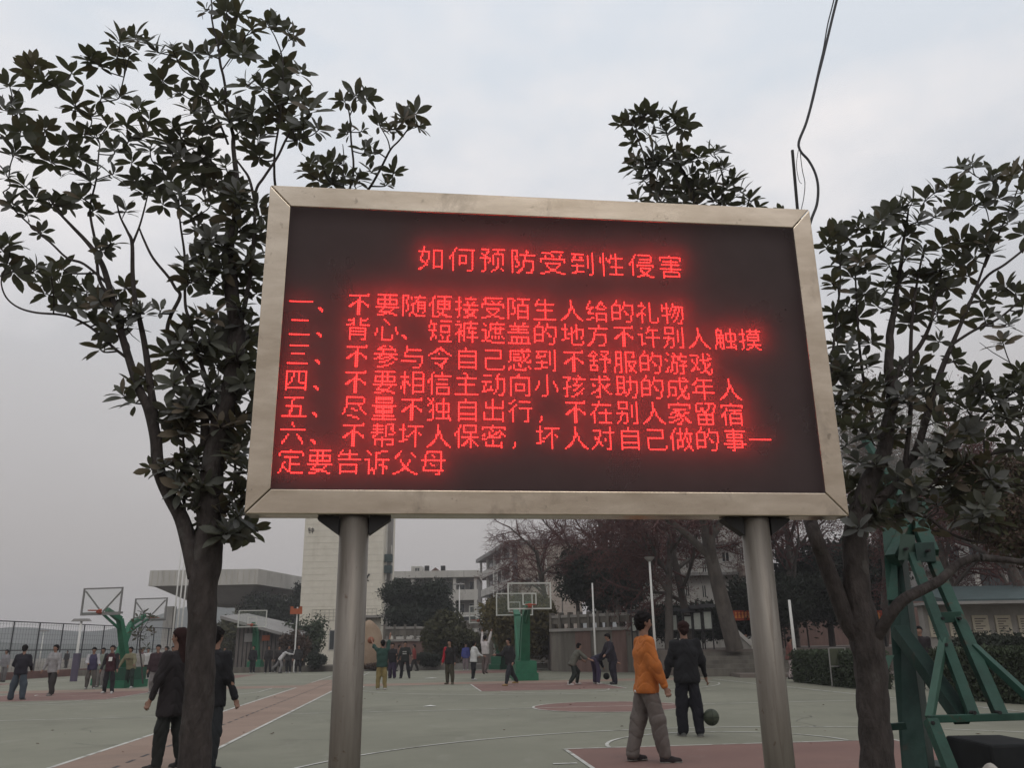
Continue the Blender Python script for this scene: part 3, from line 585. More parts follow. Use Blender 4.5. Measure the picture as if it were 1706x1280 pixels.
# main block with stepped balconies
YM = 125
def P2(px, py, Y): return at(px, py, Y)
mbk = empty('balcony_block', (3.5, YM + 6, 0), 'four storey block with white slanting balconies and pale brick gable behind the centre hoop', 'building')
fx0, fz = XZ(862, 899, YM); fx1, _ = XZ(966, 905, YM)
bx0 = XZ(797, 905, YM + 27)[0]; bzt = XZ(850, 899, YM)[1]
# gable wall (facing the courts) and the receding balcony side
MB().hexa([(fx0, YM, 0), (fx1, YM, 0), (fx1, YM + 27, 0), (fx0, YM + 27, 0)], [(fx0, YM, bzt - .8), (fx1, YM, bzt - .8), (fx1, YM + 27, bzt - .8), (fx0, YM + 27, bzt - .8)]).build('wall', M_brick, mbk)
MB().hexa([(fx0 - 1.6, YM - .3, bzt - .8 + .003), (fx1 + .5, YM - .5, bzt - .8 + .003), (fx1 + .5, YM + 27.5, bzt - .797), (bx0 - .5, YM + 27.5, bzt - .797)],
          [(fx0 - 1.6, YM - .5, bzt - .2), (fx1 + .5, YM - .5, bzt - .2), (fx1 + .5, YM + 27.5, bzt - .2), (bx0 - .5, YM + 27.5, bzt - .2)]).build('roof', M_bgrey, mbk)
e0 = np.array([fx0 - 1.4, YM]); e1 = np.array([bx0, YM + 27.]); dd = e1 - e0
nrm = np.array([dd[1], -dd[0]]) / np.linalg.norm(dd)
def side(t0, t1, z0, z1, d0, d1, name, m):
    p0 = e0 + dd * t0; p1 = e0 + dd * t1; q = [p0 - nrm * -d0, p1 - nrm * -d0, p1 - nrm * -d1, p0 - nrm * -d1]
    return MB().hexa([(a[0], a[1], z0) for a in q], [(a[0], a[1], z1) for a in q]).build(name, m, mbk)
for k in range(5):
    zf = bzt - .85 - (k + 1) * 3.05
    side(0, 1, zf, zf + 1.15, 0, .25, 'balcony_parapet', M_bwhite)
    side(0, 1, zf - .02, zf + .2, .26, 1.6, 'balcony_floor', M_conc2)
    for j in range(5): side(.05 + j * .19, .15 + j * .19, zf + .9, zf + 2.6, 1.62, 1.7, 'window', M_glass)
side(0, 1, 0, bzt - .82, 1.71, 2.2, 'side_wall', M_bgrey)
for j in range(5): side(.0 + j * .245, .018 + j * .245, 0, bzt - .83, .26, .6, 'column', M_bwhite)
mb = MB(); cx0, cz0 = XZ(818, 899, YM + 8); cx1, _ = XZ(836, 899, YM + 8)
for dz in (0, .35, .7): mb.bar((cx0, YM + 8, bzt - .2 + dz), (cx1 + 1, YM + 8, bzt - .2 + dz), .05)
for x in np.linspace(cx0, cx1 + 1, 4): mb.bar((x, YM + 8, bzt - .22), (x, YM + 8, bzt + .5), .05)
mb.build('roof_railing', M_white, mbk)
mb = MB()
for z in np.arange(1, bzt - 1.2, .45): mb.box(fx0 + .3, fx1 - .2, YM - .02, YM - .001, z, z + .05)
o = mb.build('brick_courses', M_joint, mbk); o['kind'] = 'stuff'
for (a, b) in ((2.6, 3.6), (4.1, 5.2)):
    for z in (3.5, 6.6, 9.6): window(mbk, fx0 + a - 1.6, fx0 + b - 1.6, z, z + 1.5, YM)
# downpipe mast of stacked brackets at the block's corner
# white residential building behind the plane trees
YR = 60
rx0, rzt = XZ(1062, 858, YR); rx1, _ = XZ(1245, 870, YR)
rb = empty('white_residential_building', ((rx0 + rx1) / 2, YR + 5, 1.12), 'dingy white apartment building behind the bare plane trees left of the right signpost', 'building')
MB().box(rx0, rx1, YR, YR + 10, 1, rzt + .5).build('wall', M_bwhite, rb)
MB().box(rx0 - .4, rx1 + .4, YR - .4, YR + 10.4, rzt + .503, rzt + .95).build('roof', M_bgrey, rb)
wl = [(1212, 970, 1222, 995), (1201, 920, 1216, 937), (1168, 935, 1178, 955), (1140, 925, 1152, 948), (1110, 930, 1122, 952), (1082, 930, 1094, 950), (1168, 975, 1178, 997), (1140, 970, 1150, 995), (1112, 972, 1122, 995), (1084, 972, 1094, 992), (1230, 915, 1240, 935), (1232, 970, 1240, 992), (1186, 885, 1198, 905), (1150, 885, 1160, 905), (1110, 885, 1121, 905)]
for (a, b, c, d) in wl:
    xa, za = XZ(a, b, YR); xb, zb = XZ(c, d, YR); window(rb, xa, xb, min(za, zb), max(za, zb), YR, frame=.06)
for py in (907, 957):
    xa, za = XZ(1060, py, YR); xb, _ = XZ(1228, py, YR); MB().box(xa, xb, YR - .6, YR - .003, za - .2, za).build('ledge', M_bgrey, rb)
xa, za = XZ(1228, 950, YR); xb, zb = XZ(1244, 962, YR); MB().box(xa, xb, YR - 1.4, YR - .01, zb, za + .2).build('balcony', M_brick, rb)
# right hand wall with notice boards, low roof behind it
YW = 30
wx0, wz1 = XZ(1536, 1010, YW); wx1, _ = XZ(1790, 1010, YW); nb = empty('notice_wall', ((wx0 + wx1) / 2, YW, 0), 'low cream wall with pale notice panels and a blue green roof at the right edge', 'wall')
MB().box(wx0, wx1 + 3, YW, YW + .4, 0, wz1).build('wall', M_conc2, nb)
MB().box(wx0 - .2, wx1 + 3.2, YW - .9, YW + 1.3, wz1 + .003, wz1 + .1).build('roof_edge', M_bgrey, nb)
mb = MB(); za = XZ(1640, 985, YW)[1]; mb.hexa([(wx0 + .5, YW - .8, wz1 + .103), (wx1 + 3.2, YW - .8, wz1 + .103), (wx1 + 3.2, YW + 3, wz1 + .3), (wx0 + .5, YW + 3, wz1 + .3)], [(wx0 + .5, YW - .8, wz1 + .16), (wx1 + 3.2, YW - .8, wz1 + .16), (wx1 + 3.2, YW + 3, za + .35), (wx0 + .5, YW + 3, za + .35)]); mb.build('roof', M_roofg, nb)
M_note = mat('notice_paper', (.40, .36, .28), .8, 0, .12, 6)
for i, (a, b) in enumerate(((1545, 1572), (1578, 1612), (1617, 1650), (1655, 1688), (1693, 1726))):
    xa, za = XZ(a, 1026, YW); xb, zb = XZ(b, 1062, YW); bd = MB().box(xa, xb, YW - .06, YW - .002, zb, za).build('notice_panel', M_note, nb)
    mb = MB()
    for r in range(7):
        zz = za - .1 - r * (za - zb - .15) / 7; mb.box(xa + .08, xb - .08 - (r * 37 % 5) * .05, YW - .066, YW - .061, zz - .035, zz)
    mb.build('printed_lines', M_shed, bd)
dk = empty('dark_building', (at(1680, 1000, 46)[0], 48, 1.12), 'dark windowed upper storey behind the blue green roof at the right edge', 'building')
xa, za = XZ(1620, 940, 46); xb, zb = XZ(1800, 1010, 46); MB().box(xa, xb, 46, 52, 1, za).build('wall', M_bwhite, dk)
for i in range(5):
    a = xa + .3 + i * 1.5; window(dk, a, a + 1.3, zb + .9, za - .35, 46, mullions=2, fm=M_dark)
MB().box(xa - .3, xb + .3, 45.6, 52.3, za + .003, za + .3).build('roof', M_bgrey, dk)
bk = empty('pale_apartment_block', (at(1640, 900, 70)[0], 74, 0), 'pale apartment block showing through the branches right of the green hoop column', 'building')
xa, za = XZ(1500, 770, 70); xb, zb = XZ(1720, 780, 70); MB().box(xa, xb, 70, 78, 0, za).build('wall', M_bgrey, bk)
MB().box(xa - .4, xb + .4, 69.6, 78.4, za + .003, za + .5).build('roof', M_bwhite, bk)
for zz in np.arange(4.2, za - 2, 3.1):
    for i in range(6): window(bk, xa + .8 + i * 1.8, xa + 1.9 + i * 1.8, zz, zz + 1.6, 70)
# timber shed with a sloping roof behind the middle-left hoop
YS = 63
sx0, sz1 = XZ(396, 1034, YS); sx1, sz2 = XZ(484, 1060, YS)
sh = empty('timber_shed', ((sx0 + sx1) / 2, YS + 3, 0), 'long dark timber shed with a roof sloping down behind the middle left hoop', 'shed')
MB().hexa([(sx0, YS, 0), (sx1, YS, 0), (sx1, YS + 5, 0), (sx0, YS + 5, 0)], [(sx0, YS, sz1 - .1), (sx1, YS, sz2 - .1), (sx1, YS + 5, sz2 + .4), (sx0, YS + 5, sz1 + .4)]).build('wall', M_shed, sh)
mb = MB(); mb.hexa([(sx0 - 1, YS - .9, sz1 + .1), (sx1 + .6, YS - .9, sz2 - .25), (sx1 + .6, YS + 5.5, sz2 + .4), (sx0 - 1, YS + 5.5, sz1 + .5)], [(sx0 - 1, YS - .9, sz1 + .3), (sx1 + .6, YS - .9, sz2 - .05), (sx1 + .6, YS + 5.5, sz2 + .6), (sx0 - 1, YS + 5.5, sz1 + .7)]); mb.build('roof', M_bgrey, sh)
for i in range(12):
    x = sx0 + .2 + i * (sx1 - sx0 - .4) / 12; h = sz1 + (sz2 - sz1) * (i + .5) / 12 - .2; MB().box(x, x + .07, YS - .03, YS - .002, 0, h).build('batten', M_dark, sh)
for (a, b, c, d, mm) in ((408, 1056, 430, 1070, M_bgrey), (437, 1059, 449, 1068, M_clay)):
    xa, za = XZ(a, b, YS - .1); xb, zb = XZ(c, d, YS - .1); MB().box(xa, xb, YS - .12, YS - .04, zb, za).build('wall_sign', mm, sh)
# retaining wall with a balustrade along its top
YB = 52
def wall_run(nm, lab, pA, pB, dist, top, balh, m, npost, cat='wall'):
    (xa, ya), (xb, yb) = pA, pB; root = empty(nm, ((xa + xb) / 2, (ya + yb) / 2, 0), lab, cat)
    d = np.array([xb - xa, yb - ya]); L_ = np.linalg.norm(d); d /= L_; n = np.array([d[1], -d[0]]) * -1
    def seg(s0, s1, o0, o1, z0, z1, name, mm):
        q = [np.array([xa, ya]) + d * s0 + n * o0, np.array([xa, ya]) + d * s1 + n * o0, np.array([xa, ya]) + d * s1 + n * o1, np.array([xa, ya]) + d * s0 + n * o1]
        return MB().hexa([(a[0], a[1], z0) for a in q], [(a[0], a[1], z1) for a in q]).build(name, mm, root)
    if top > .3: seg(0, L_, 0, .6, 0, top, 'wall', m)
    seg(-.05, L_ + .05, -.12, .5, top, top + .16, 'coping', M_conc2)
    seg(0, L_, .05, .2, top + .42, top + balh * .72, 'balustrade_panel', M_conc)
    seg(-.02, L_ + .02, -.02, .28, top + balh * .72, top + balh * .86, 'handrail', M_conc2)
    for i in range(npost + 1):
        s = i * L_ / npost; seg(s - .08, s + .08, -.05, .3, top + .16, top + balh * 1.0, 'baluster_post', M_conc)
    return root
A = at(918, 1052, 50); Bp = at(1066, 1052, 46)
wtop = at(990, 1042, 48)[2]
rw = wall_run('retaining_wall', 'tall stained concrete retaining wall with balustrade right of the centre hoop', (A[0], A[1]), (Bp[0], Bp[1]), 48, wtop - .3, 1.05, M_conc, 9)
M_stain = mat('rust_stained_concrete', (.15, .095, .08), .92, 0, .3, 1.2, .2, 12, stretch=(2.5, 2.5, .3))
# separately rendered panels of the wall
for (pa, pb, mm) in ((958, 983, M_stain), (984, 1012, M_conc), (1014, 1036, M_stain)):
    xa = at(pa, 1060, 48.9)[0]; xb = at(pb, 1060, 48.4)[0]; sl = (Bp[1] - A[1]) / (Bp[0] - A[0]); ya = A[1] + sl * (xa - A[0]) - .04; yb = A[1] + sl * (xb - A[0]) - .04
    MB().hexa([(xa, ya, 0), (xb, yb, 0), (xb, yb + .03, 0), (xa, ya + .03, 0)], [(xa, ya, wtop - .32), (xb, yb, wtop - .32), (xb, yb + .03, wtop - .32), (xa, ya + .03, wtop - .32)]).build('render_panel', mm, rw)
poly_slab('terrace', [(A[0], A[1] + .62), (Bp[0], Bp[1] + .62), (Bp[0], 62), (A[0], 62)], 0, wtop - .32, M_pav)
A = at(640, 1060, 66); Bp = at(760, 1045, 66)
wall_run('balustrade_wall', 'pale balustraded garden wall below the round evergreen tree', (A[0], 66), (Bp[0], 66), 66, 1.9, 1.25, M_stain, 7)
A = at(765, 1040, 68); Bp = at(912, 1035, 66)
wall_run('balustrade_wall', 'pale balustrade in front of the galleried block left of the centre hoop', (A[0], 68), (Bp[0], 68), 66, 2.4, 1.2, M_conc, 8)
# boulder
def blob(name, c, r, m, label=None, cat=None, seed=0, amp=.18, nu=28, nv=20, flat=True, parent=None):
    rr = np.random.default_rng(seed); ph = rr.uniform(0, 6, (6, 3)); mb = MB(); mb.ell((0, 0, 0), (1, 1, 1), nu, nv); V = np.array(mb.V)
    dsp = sum(np.sin(V @ (rr.normal(size=3) * (1.5 + k)) + ph[k, 0]) / (1 + k) for k in range(6)); V = V * (1 + amp * dsp[:, None] * .6) * np.array(r) + np.array(c)
    if flat: V[:, 2] = np.maximum(V[:, 2], 0)
    o = mesh_np(name, V - (np.array([c[0], c[1], 0])), mb.F, m, parent, True, (c[0], c[1], 0))
    if label: tag(o, label, cat)
    return o
M_boul = mat('orange_stone', (.24, .165, .11), .9, 0, .2, 1.5, .5, 6, col2=(.34, .255, .18))
p = at(617, 1072, 60); blob('standing_stone', (p[0] - .1, 60, 1.2), (.95, .6, 2.0), M_boul, 'tall rounded orange beige standing stone behind the boy in the green shirt', 'stone', 3, .12)
# flower bed brick dado left of the stone, bushes
M_leafd = [mat('foliage_dark', (.024, .030, .020), .9, 0, .35, 6), mat('foliage_olive', (.060, .058, .028), .9, 0, .35, 6), mat('foliage_mid', (.042, .055, .030), .9, 0, .35, 6), mat('foliage_brown', (.075, .048, .034), .9, 0, .35, 6)]
M_olive = mat('foliage_yellow_olive', (.105, .088, .038), .9, 0, .35, 3)
def leaf_cloud(centres, radii, n, size, seed, shell=.55):
    r = np.random.default_rng(seed); k = len(centres); vol = np.array([a * b * c for a, b, c in radii]) ** .67; idx = r.choice(k, n, p=vol / vol.sum())
    d = r.normal(size=(n, 3)); d /= np.linalg.norm(d, axis=1)[:, None]; rad = (shell + (1 - shell) * r.random(n)) * (1 + .12 * r.normal(size=n))
    P = np.array(centres)[idx] + d * rad[:, None] * np.array(radii)[idx]
    a = r.normal(size=(n, 3)); a /= np.linalg.norm(a, axis=1)[:, None]; b = np.cross(a, r.normal(size=(n, 3))); b /= np.linalg.norm(b, axis=1)[:, None] + 1e-9
    s = size * r.uniform(.6, 1.4, n)[:, None]
    V = np.stack([P - a * s, P + b * s * .45, P + a * s, P - b * s * .45], 1).reshape(-1, 3); F = np.arange(n * 4).reshape(-1, 4); return V, F
def bush(name, label, px, py0, Y, w_, h, m, seed, n=5000, size=.09, dep=None, cat='bush', group=None, z0=0, nb=9, trunk=True):
    p = at(px, py0, Y); c = (p[0], Y, z0); r = np.random.default_rng(seed); root = empty(name, c, label, cat, group)
    cs = [(r.uniform(-.5, .5) * w_ * .62, r.uniform(-.5, .5) * (dep or w_) * .62, h * r.uniform(.34, .8)) for _ in range(nb)] + [(0, 0, h * .55)]
    rs = [(w_ * r.uniform(.2, .32), (dep or w_) * r.uniform(.2, .32), h * r.uniform(.18, .27)) for _ in range(nb)] + [(w_ * .36, (dep or w_) * .36, h * .42)]
    V, F = leaf_cloud(cs, rs, n, size, seed); V[:, 2] = np.maximum(V[:, 2], .02); mesh_np('crown', V, F, m, root)
    # dense inner leaf mass so that the middle is not see-through
    V, F = leaf_cloud(cs, [tuple(.8 * q for q in t) for t in rs], n // 2, size * 2.2, seed + 1, .2); V[:, 2] = np.maximum(V[:, 2], .02); mesh_np('inner_foliage', V, F, m, root)
    if trunk: mb = MB(); mb.tube([(c[0], c[1], z0), (c[0] + .05, c[1], z0 + h * .3), (c[0], c[1] + .05, z0 + h * .7)], [h * .03, h * .024, h * .01], 7); mb.build('trunk', M_bark2, root)
    return root
bush('round_evergreen_tree', 'large dense round dark evergreen tree in front of the galleried block', 703, 1060, 72, 6.4, 5.4, M_leafd[0], 11, 26000, .11, cat='tree', z0=1.6, nb=14)
bush('young_tree', 'small olive green tree overlapping the right side of the round evergreen', 737, 1080, 60, 3.0, 3.9, M_leafd[1], 12, 5000, .10, cat='tree')
bush('shrub', 'low round dark shrub between the two groups of boys left of the centre hoop', 713, 1098, 57, 1.9, 1.15, M_leafd[0], 13, 4000, .05, trunk=False)
bush('shrub', 'low round dark shrub beside the left signpost at the far kerb', 523, 1098, 57.5, 1.7, 1.35, M_leafd[0], 14, 4000, .05, trunk=False)
bush('shrub', 'brownish low shrub at the foot of the orange standing stone', 620, 1105, 57.5, 2.6, .55, M_leafd[3], 15, 3000, .05, trunk=False, dep=.8)
bush('broad_olive_tree', 'broad olive brown tree filling the space behind the centre hoop', 868, 1095, 54, 5.4, 4.6, M_olive, 16, 22000, .10, cat='tree', nb=14)
bush('leafy_tree', 'scruffy olive tree growing between the two balustrades', 772, 1095, 64, 3.0, 3.0, M_leafd[1], 17, 5000, .10, cat='tree')
bush('leafy_tree', 'thin leafed tree just left of the left signpost by the tower', 505, 1090, 66, 3.6, 4.1, M_leafd[2], 18, 3500, .09, cat='tree', nb=14)
bush('leafy_tree', 'reddish brown bush beside the shed under the orange board', 490, 1090, 61, 2.2, 3.0, M_leafd[3], 19, 3500, .08, cat='tree')
bush('leafy_tree', 'dark olive tree beneath the grandstand roof right of the left tree trunk', 392, 1080, 78, 4.6, 5.0, M_leafd[1], 20, 9000, .12, cat='tree')
bush('leafy_tree', 'grey green tree behind the shed roof below the grandstand', 450, 1050, 96, 8.5, 7.5, M_leafd[0], 21, 12000, .16, cat='tree', nb=12)
bush('leafy_tree', 'tall narrow dark tree at the left edge of the tiled tower', 491, 1040, 100, 2.4, 9.3, M_leafd[0], 22, 5000, .16, cat='tree', nb=12)
bush('conifer', 'tall dark evergreen standing above the retaining wall', 1010, 1000, 54, 6.0, 5.7, M_leafd[0], 23, 22000, .10, cat='tree', z0=2.3, nb=14)
bush('leafy_tree', 'dark shrubby tree beside the notice stands behind the bare trees', 1300, 1060, 44, 5.5, 4.0, M_leafd[0], 24, 9000, .09, cat='tree', z0=1.1)
bush('dense_shrubbery', 'row of dark shrubbery behind the notice stands', 1120, 1060, 47, 6.5, 2.6, M_leafd[0], 41, 14000, .08, trunk=False, z0=1.1, nb=14, dep=1.6)
bush('dense_shrubbery', 'dark shrubbery filling the gap behind the leaning plane trunk', 1225, 1060, 49, 3.4, 2.6, M_leafd[0], 42, 7000, .08, trunk=False, z0=1.1, nb=10, dep=1.4)
bush('rounded_bush', 'rounded dark bush in front of the notice wall at the right edge', 1672, 1090, 24.5, 3.0, 1.7, M_leafd[0], 25, 9000, .05, trunk=False)
bush('leafy_tree', 'dark leafy tree behind the right hand magnolia trunk', 1385, 1060, 50, 8.5, 6.5, M_leafd[0], 26, 14000, .13, cat='tree', z0=1.1, nb=14)
gw = empty('garden_wall', (40, 64, 1.12), 'long low brown garden wall far behind the hedge and the right signpost', 'wall')
MB().box(14, 70, 64, 64.4, 1, 4.6).build('wall', M_stain, gw); MB().box(13.9, 70, 63.9, 64.5, 4.603, 4.75).build('coping', M_conc, gw)
# clipped hedges
def hedge(label, pts, h, depth, seed, n=9000):
    a, b = pts; root = empty('clipped_hedge', ((a[0] + b[0]) / 2, (a[1] + b[1]) / 2, 0), label, 'hedge'); r = np.random.default_rng(seed)
    d = np.array([b[0] - a[0], b[1] - a[1]]); L_ = np.linalg.norm(d); d /= L_; nn = np.array([-d[1], d[0]])
    s = r.random(n) * L_; t_ = r.random(n) * depth; z = r.random(n) * h; f = r.integers(0, 3, n); z[f == 0] = h; t_[f == 1] = 0; t_[f == 2] = np.where(r.random((f == 2).sum()) < .5, 0, depth)
    P = np.stack([a[0] + d[0] * s + nn[0] * t_, a[1] + d[1] * s + nn[1] * t_, z], 1) + r.normal(size=(n, 3)) * .035
    u = r.normal(size=(n, 3)); u /= np.linalg.norm(u, axis=1)[:, None]; v = np.cross(u, r.normal(size=(n, 3))); v /= np.linalg.norm(v, axis=1)[:, None]; k = .055
    V = np.stack([P - u * k, P + v * k * .5, P + u * k, P - v * k * .5], 1).reshape(-1, 3); V[:, 2] = np.maximum(V[:, 2], .01)
    mesh_np('leaves', V - np.array(root.location), np.arange(n * 4).reshape(-1, 4), M_leafd[2], root)
    q = [np.array(a) + nn * .06, np.array(b) + nn * .06, np.array(b) + nn * (depth - .06), np.array(a) + nn * (depth - .06)]
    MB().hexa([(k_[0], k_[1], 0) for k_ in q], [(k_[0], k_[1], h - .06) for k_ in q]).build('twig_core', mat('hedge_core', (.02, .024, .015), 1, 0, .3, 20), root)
A = gnd(1322, 1137); Bq = gnd(1440, 1150)
hedge('clipped dark green hedge between the right signpost and the magnolia trunk', ((A[0], A[1]), (Bq[0], Bq[1])), 1.05, .9, 31)
A = gnd(1560, 1165); Bq = gnd(1790, 1180)
hedge('clipped dark hedge behind the green hoop struts at the right edge', ((A[0], A[1]), (Bq[0], Bq[1])), 1.15, 1.2, 32)

# ------------------------------------------------------------------ fence on the left
fe = empty('mesh_fence', (-29, 58, 0), 'tall dark wire mesh fence running along the far left side of the courts', 'fence')
FA = np.array([-30.2, 38.0]); FB = np.array([-28.0, 84.0]); fd = FB - FA; FL = np.linalg.norm(fd); fd /= FL; FH = 3.25
def fp(s, z): q = FA + fd * s; return (q[0], q[1], z)
M_fence = mat('fence_steel', (.045, .045, .048), .7, .2, .2, 3)
s = 0
while s <= FL: MB().tube([fp(s, 0), fp(s, FH)], .045, 6).build('post', M_fence, fe); s += 2.55
for z in (FH, FH * .5, .25): MB().tube([fp(0, z), fp(FL, z)], .032, 5).build('rail', M_fence, fe)
mb = MB()
for s in np.arange(0, FL, .28): mb.bar(fp(s, .2), fp(s, FH), .008)
for z in np.arange(.3, FH, .28): mb.bar(fp(0, z), fp(FL, z), .008)
o = mb.build('wire_mesh', M_fence, fe); o['kind'] = 'stuff'
MB().box(-30.5, -28.2, 38, 38.01, 0, .01)
q = [(-30.1, 38), (-27.9, 84), (-27.5, 84), (-29.7, 38)]
poly_slab('kerb', q[::-1], -.05, .42, mat('kerb_red_brown', (.13, .07, .06), .9, 0, .25, 1))
# far fence turning right at the end
fe2 = empty('mesh_fence', (-18, 84, 0), 'dark mesh fence closing the far end of the courts behind the two left hoops', 'fence')
for x in np.arange(-28, -12, 2.6): MB().tube([(x, 84.2, 0), (x, 84.2, FH + .3)], .045, 6).build('post', M_fence, fe2)
for z in (FH + .3, .3): MB().tube([(-28, 84.2, z), (-12, 84.2, z)], .035, 5).build('rail', M_fence, fe2)
mb = MB()
for x in np.arange(-28, -12, .4): mb.bar((x, 84.2, 0), (x, 84.2, FH + .3), .01)
o = mb.build('wire_mesh', M_fence, fe2); o['kind'] = 'stuff'

# ------------------------------------------------------------------ poles
def lamp(name, label, pt, pb, Y, r=.06, head=None, base=None, cat='pole', m=None, z0=0):
    p = at(*pb, Y); q = at(*pt, Y); x, y = p[0], Y; root = empty(name, (x, y, z0), label, cat)
    MB().tube([(x, y, z0), (x, y, (q[2] + z0) / 2), (x, y, q[2])], [r, r * .85, r * .7], 8).build('pole', m or M_white, root, True)
    if base: MB().tube([(x, y, z0), (x, y, z0 + base)], r * 2.2, 8).build('base_sleeve', mat('purple_grey_pad', (.09, .075, .11), .8, 0, .1, 3), root)
    if head == 'flat':
        mb = MB(); mb.hexa([(x - .5, y - .14, q[2]), (x + .5, y - .14, q[2]), (x + .5, y + .14, q[2]), (x - .5, y + .14, q[2])], [(x - .38, y - .1, q[2] + .14), (x + .38, y - .1, q[2] + .14), (x + .38, y + .1, q[2] + .14), (x - .38, y + .1, q[2] + .14)]); mb.build('lamp_head', M_bgrey, root)
    if head == 'cup':
        mb = MB(); mb.tube([(x, y, q[2]), (x, y, q[2] + .12), (x, y, q[2] + .2)], [.08, .2, .24], 12); mb.build('lamp_head', M_bgrey, root)
    return root
lamp('lamp_post', 'white lamp post with a purple grey base beside the two left hoops', (133, 1036), (124, 1122), 46, .085, 'flat', 1.4, 'lamp post')
lamp('lamp_post', 'small distant lamp post seen through the far left fence', (70, 1053), (66, 1100), 84, .07, 'flat', None, 'lamp post')
lamp('lamp_post', 'thin white pole with a dark green base beside the orange standing stone', (598, 1022), (597, 1120), 50, .055, None, 1.0, 'lamp post')
lamp('lamp_post', 'slim white lamp post with T shaped head in front of the galleried block', (766, 975), (765, 1080), 70, .06, 'flat', None, 'lamp post')
lamp('flagpole', 'white flagpole in front of the retaining wall right of the centre hoop', (986, 972), (993, 1118), 40, .05, None, None, 'flagpole')
lamp('lamp_post', 'tall white lamp post rising behind the man in the orange jacket', (1086, 936), (1094, 1120), 38, .065, 'cup', None, 'lamp post')
lamp('flagpole', 'thin white flagpole behind the wall just right of the centre backboard', (937, 938), (938, 1045), 56, .04, None, None, 'flagpole', z0=2)
lamp('flagpole', 'thin short white flagpole left of the right residential building', (1132, 942), (1136, 1040), 54, .04, None, None, 'flagpole', z0=1.1)
lamp('flagpole', 'short white pole left of the backboard in front of the brick gable', (912, 932), (913, 1045), 60, .04, None, None, 'flagpole')
lamp('flagpole', 'pale thin pole behind the right signpost by the hedge', (1317, 1000), (1326, 1100), 36, .08, None, None, 'pole')
# twin floodlight masts behind the left hoops
for i, (pt, pb) in enumerate((((297, 860), (283, 1100)), ((303, 860), (290, 1100)), ((309, 860), (297, 1100)))):
    lamp('tall_mast', ('leftmost', 'middle', 'rightmost')[i] + ' of three close tall white masts left of the left tree trunk', pt, pb, 44, .05, None, None, 'mast')
# truss downpipe mast left of the centre backboards
tp = at(825, 944, 57); tb = at(826, 1040, 57); tm = empty('lattice_mast', (tp[0], 57, 0), 'slim pale lattice mast left of the centre backboards', 'mast')
for dx in (-.12, .12): MB().bar((tp[0] + dx, 57, 0), (tp[0] + dx, 57, tp[2]), .06).build('upright', M_white, tm)
mb = MB()
for z in np.arange(1, tp[2], .4): mb.bar((tp[0] - .12, 57, z), (tp[0] + .12, 57, z + .25), .035)
mb.build('lacing', M_white, tm)
# orange board on a white pole
p = at(493, 1030, 58); ob = empty('orange_board_hoop', (p[0], 58, 0), 'orange board on a white pole left of the tiled tower', 'sign'); zt_ = at(493, 1012, 58)[2]; zb_ = at(493, 1024, 58)[2]
MB().box(p[0] - .4, p[0] + .4, 57.94, 58, zb_, zt_ - .1).build('board', M_clay, ob); MB().tube([(p[0] + .05, 58.06, 0), (p[0] + .05, 58.06, zt_)], .05, 8).build('pole', M_white, ob)
for dx in (-.3, .3): MB().box(p[0] + dx - .1, p[0] + dx + .1, 57.95, 57.99, zt_ - .098, zt_ + .04).build('board_tab', M_clay, ob)

# notice stands and banners
def stand(label, a, b, c, d, Y, m, zg):
    xa, za = XZ(a, b, Y); xb, zb = XZ(c, d, Y); root = empty('notice_stand', ((xa + xb) / 2, Y, zg), label, 'notice board')
    MB().box(xa, xb, Y - .03, Y, zb, za).build('panel', m, root)
    mb = MB(); mb.box(xa - .06, xb + .06, Y - .05, Y + .02, za, za + .07); mb.box(xa - .06, xb + .06, Y - .05, Y + .02, zb - .07, zb); mb.build('panel_frame', M_dark, root)['kind'] = 'stuff'
    for x in (xa - .04, xb + .04): MB().box(x - .03, x + .03, Y + .022, Y + .07, zg, za + .2).build('leg', M_dark, root)
    mb = MB(); mb.hexa([(xa - .2, Y - .3, za + .2), (xb + .2, Y - .3, za + .2), (xb + .2, Y + .3, za + .2), (xa - .2, Y + .3, za + .2)], [(xa - .2, Y - .02, za + .38), (xb + .2, Y - .02, za + .38), (xb + .2, Y + .02, za + .38), (xa - .2, Y + .02, za + .38)]); mb.build('rooflet', M_dark, root)
M_poster = mat('pale_poster', (.36, .38, .34), .7, 0, .15, 4)
for (a, b, c, d, lab) in ((1053, 1030, 1060, 1052, 'narrow pale poster stand left of the orange jacket man'), (1114, 1026, 1128, 1050, 'pale notice stand between the orange jacket man and the black jacket man'), (1140, 1028, 1152, 1048, 'pale notice stand just above the black jacket man'), (1155, 1022, 1168, 1049, 'left of two bright notice panels right of the black jacket man'), (1172, 1020, 1186, 1048, 'right of two bright notice panels by the leaning plane trunk')):
    stand(lab, a, b, c, d, 43, M_poster, 1.12)
M_ban = mat('red_banner', (.32, .045, .02), .7, 0, .15, 4); M_ltr = mat('banner_lettering', (.75, .30, .08), .7, 0, .1, 4)
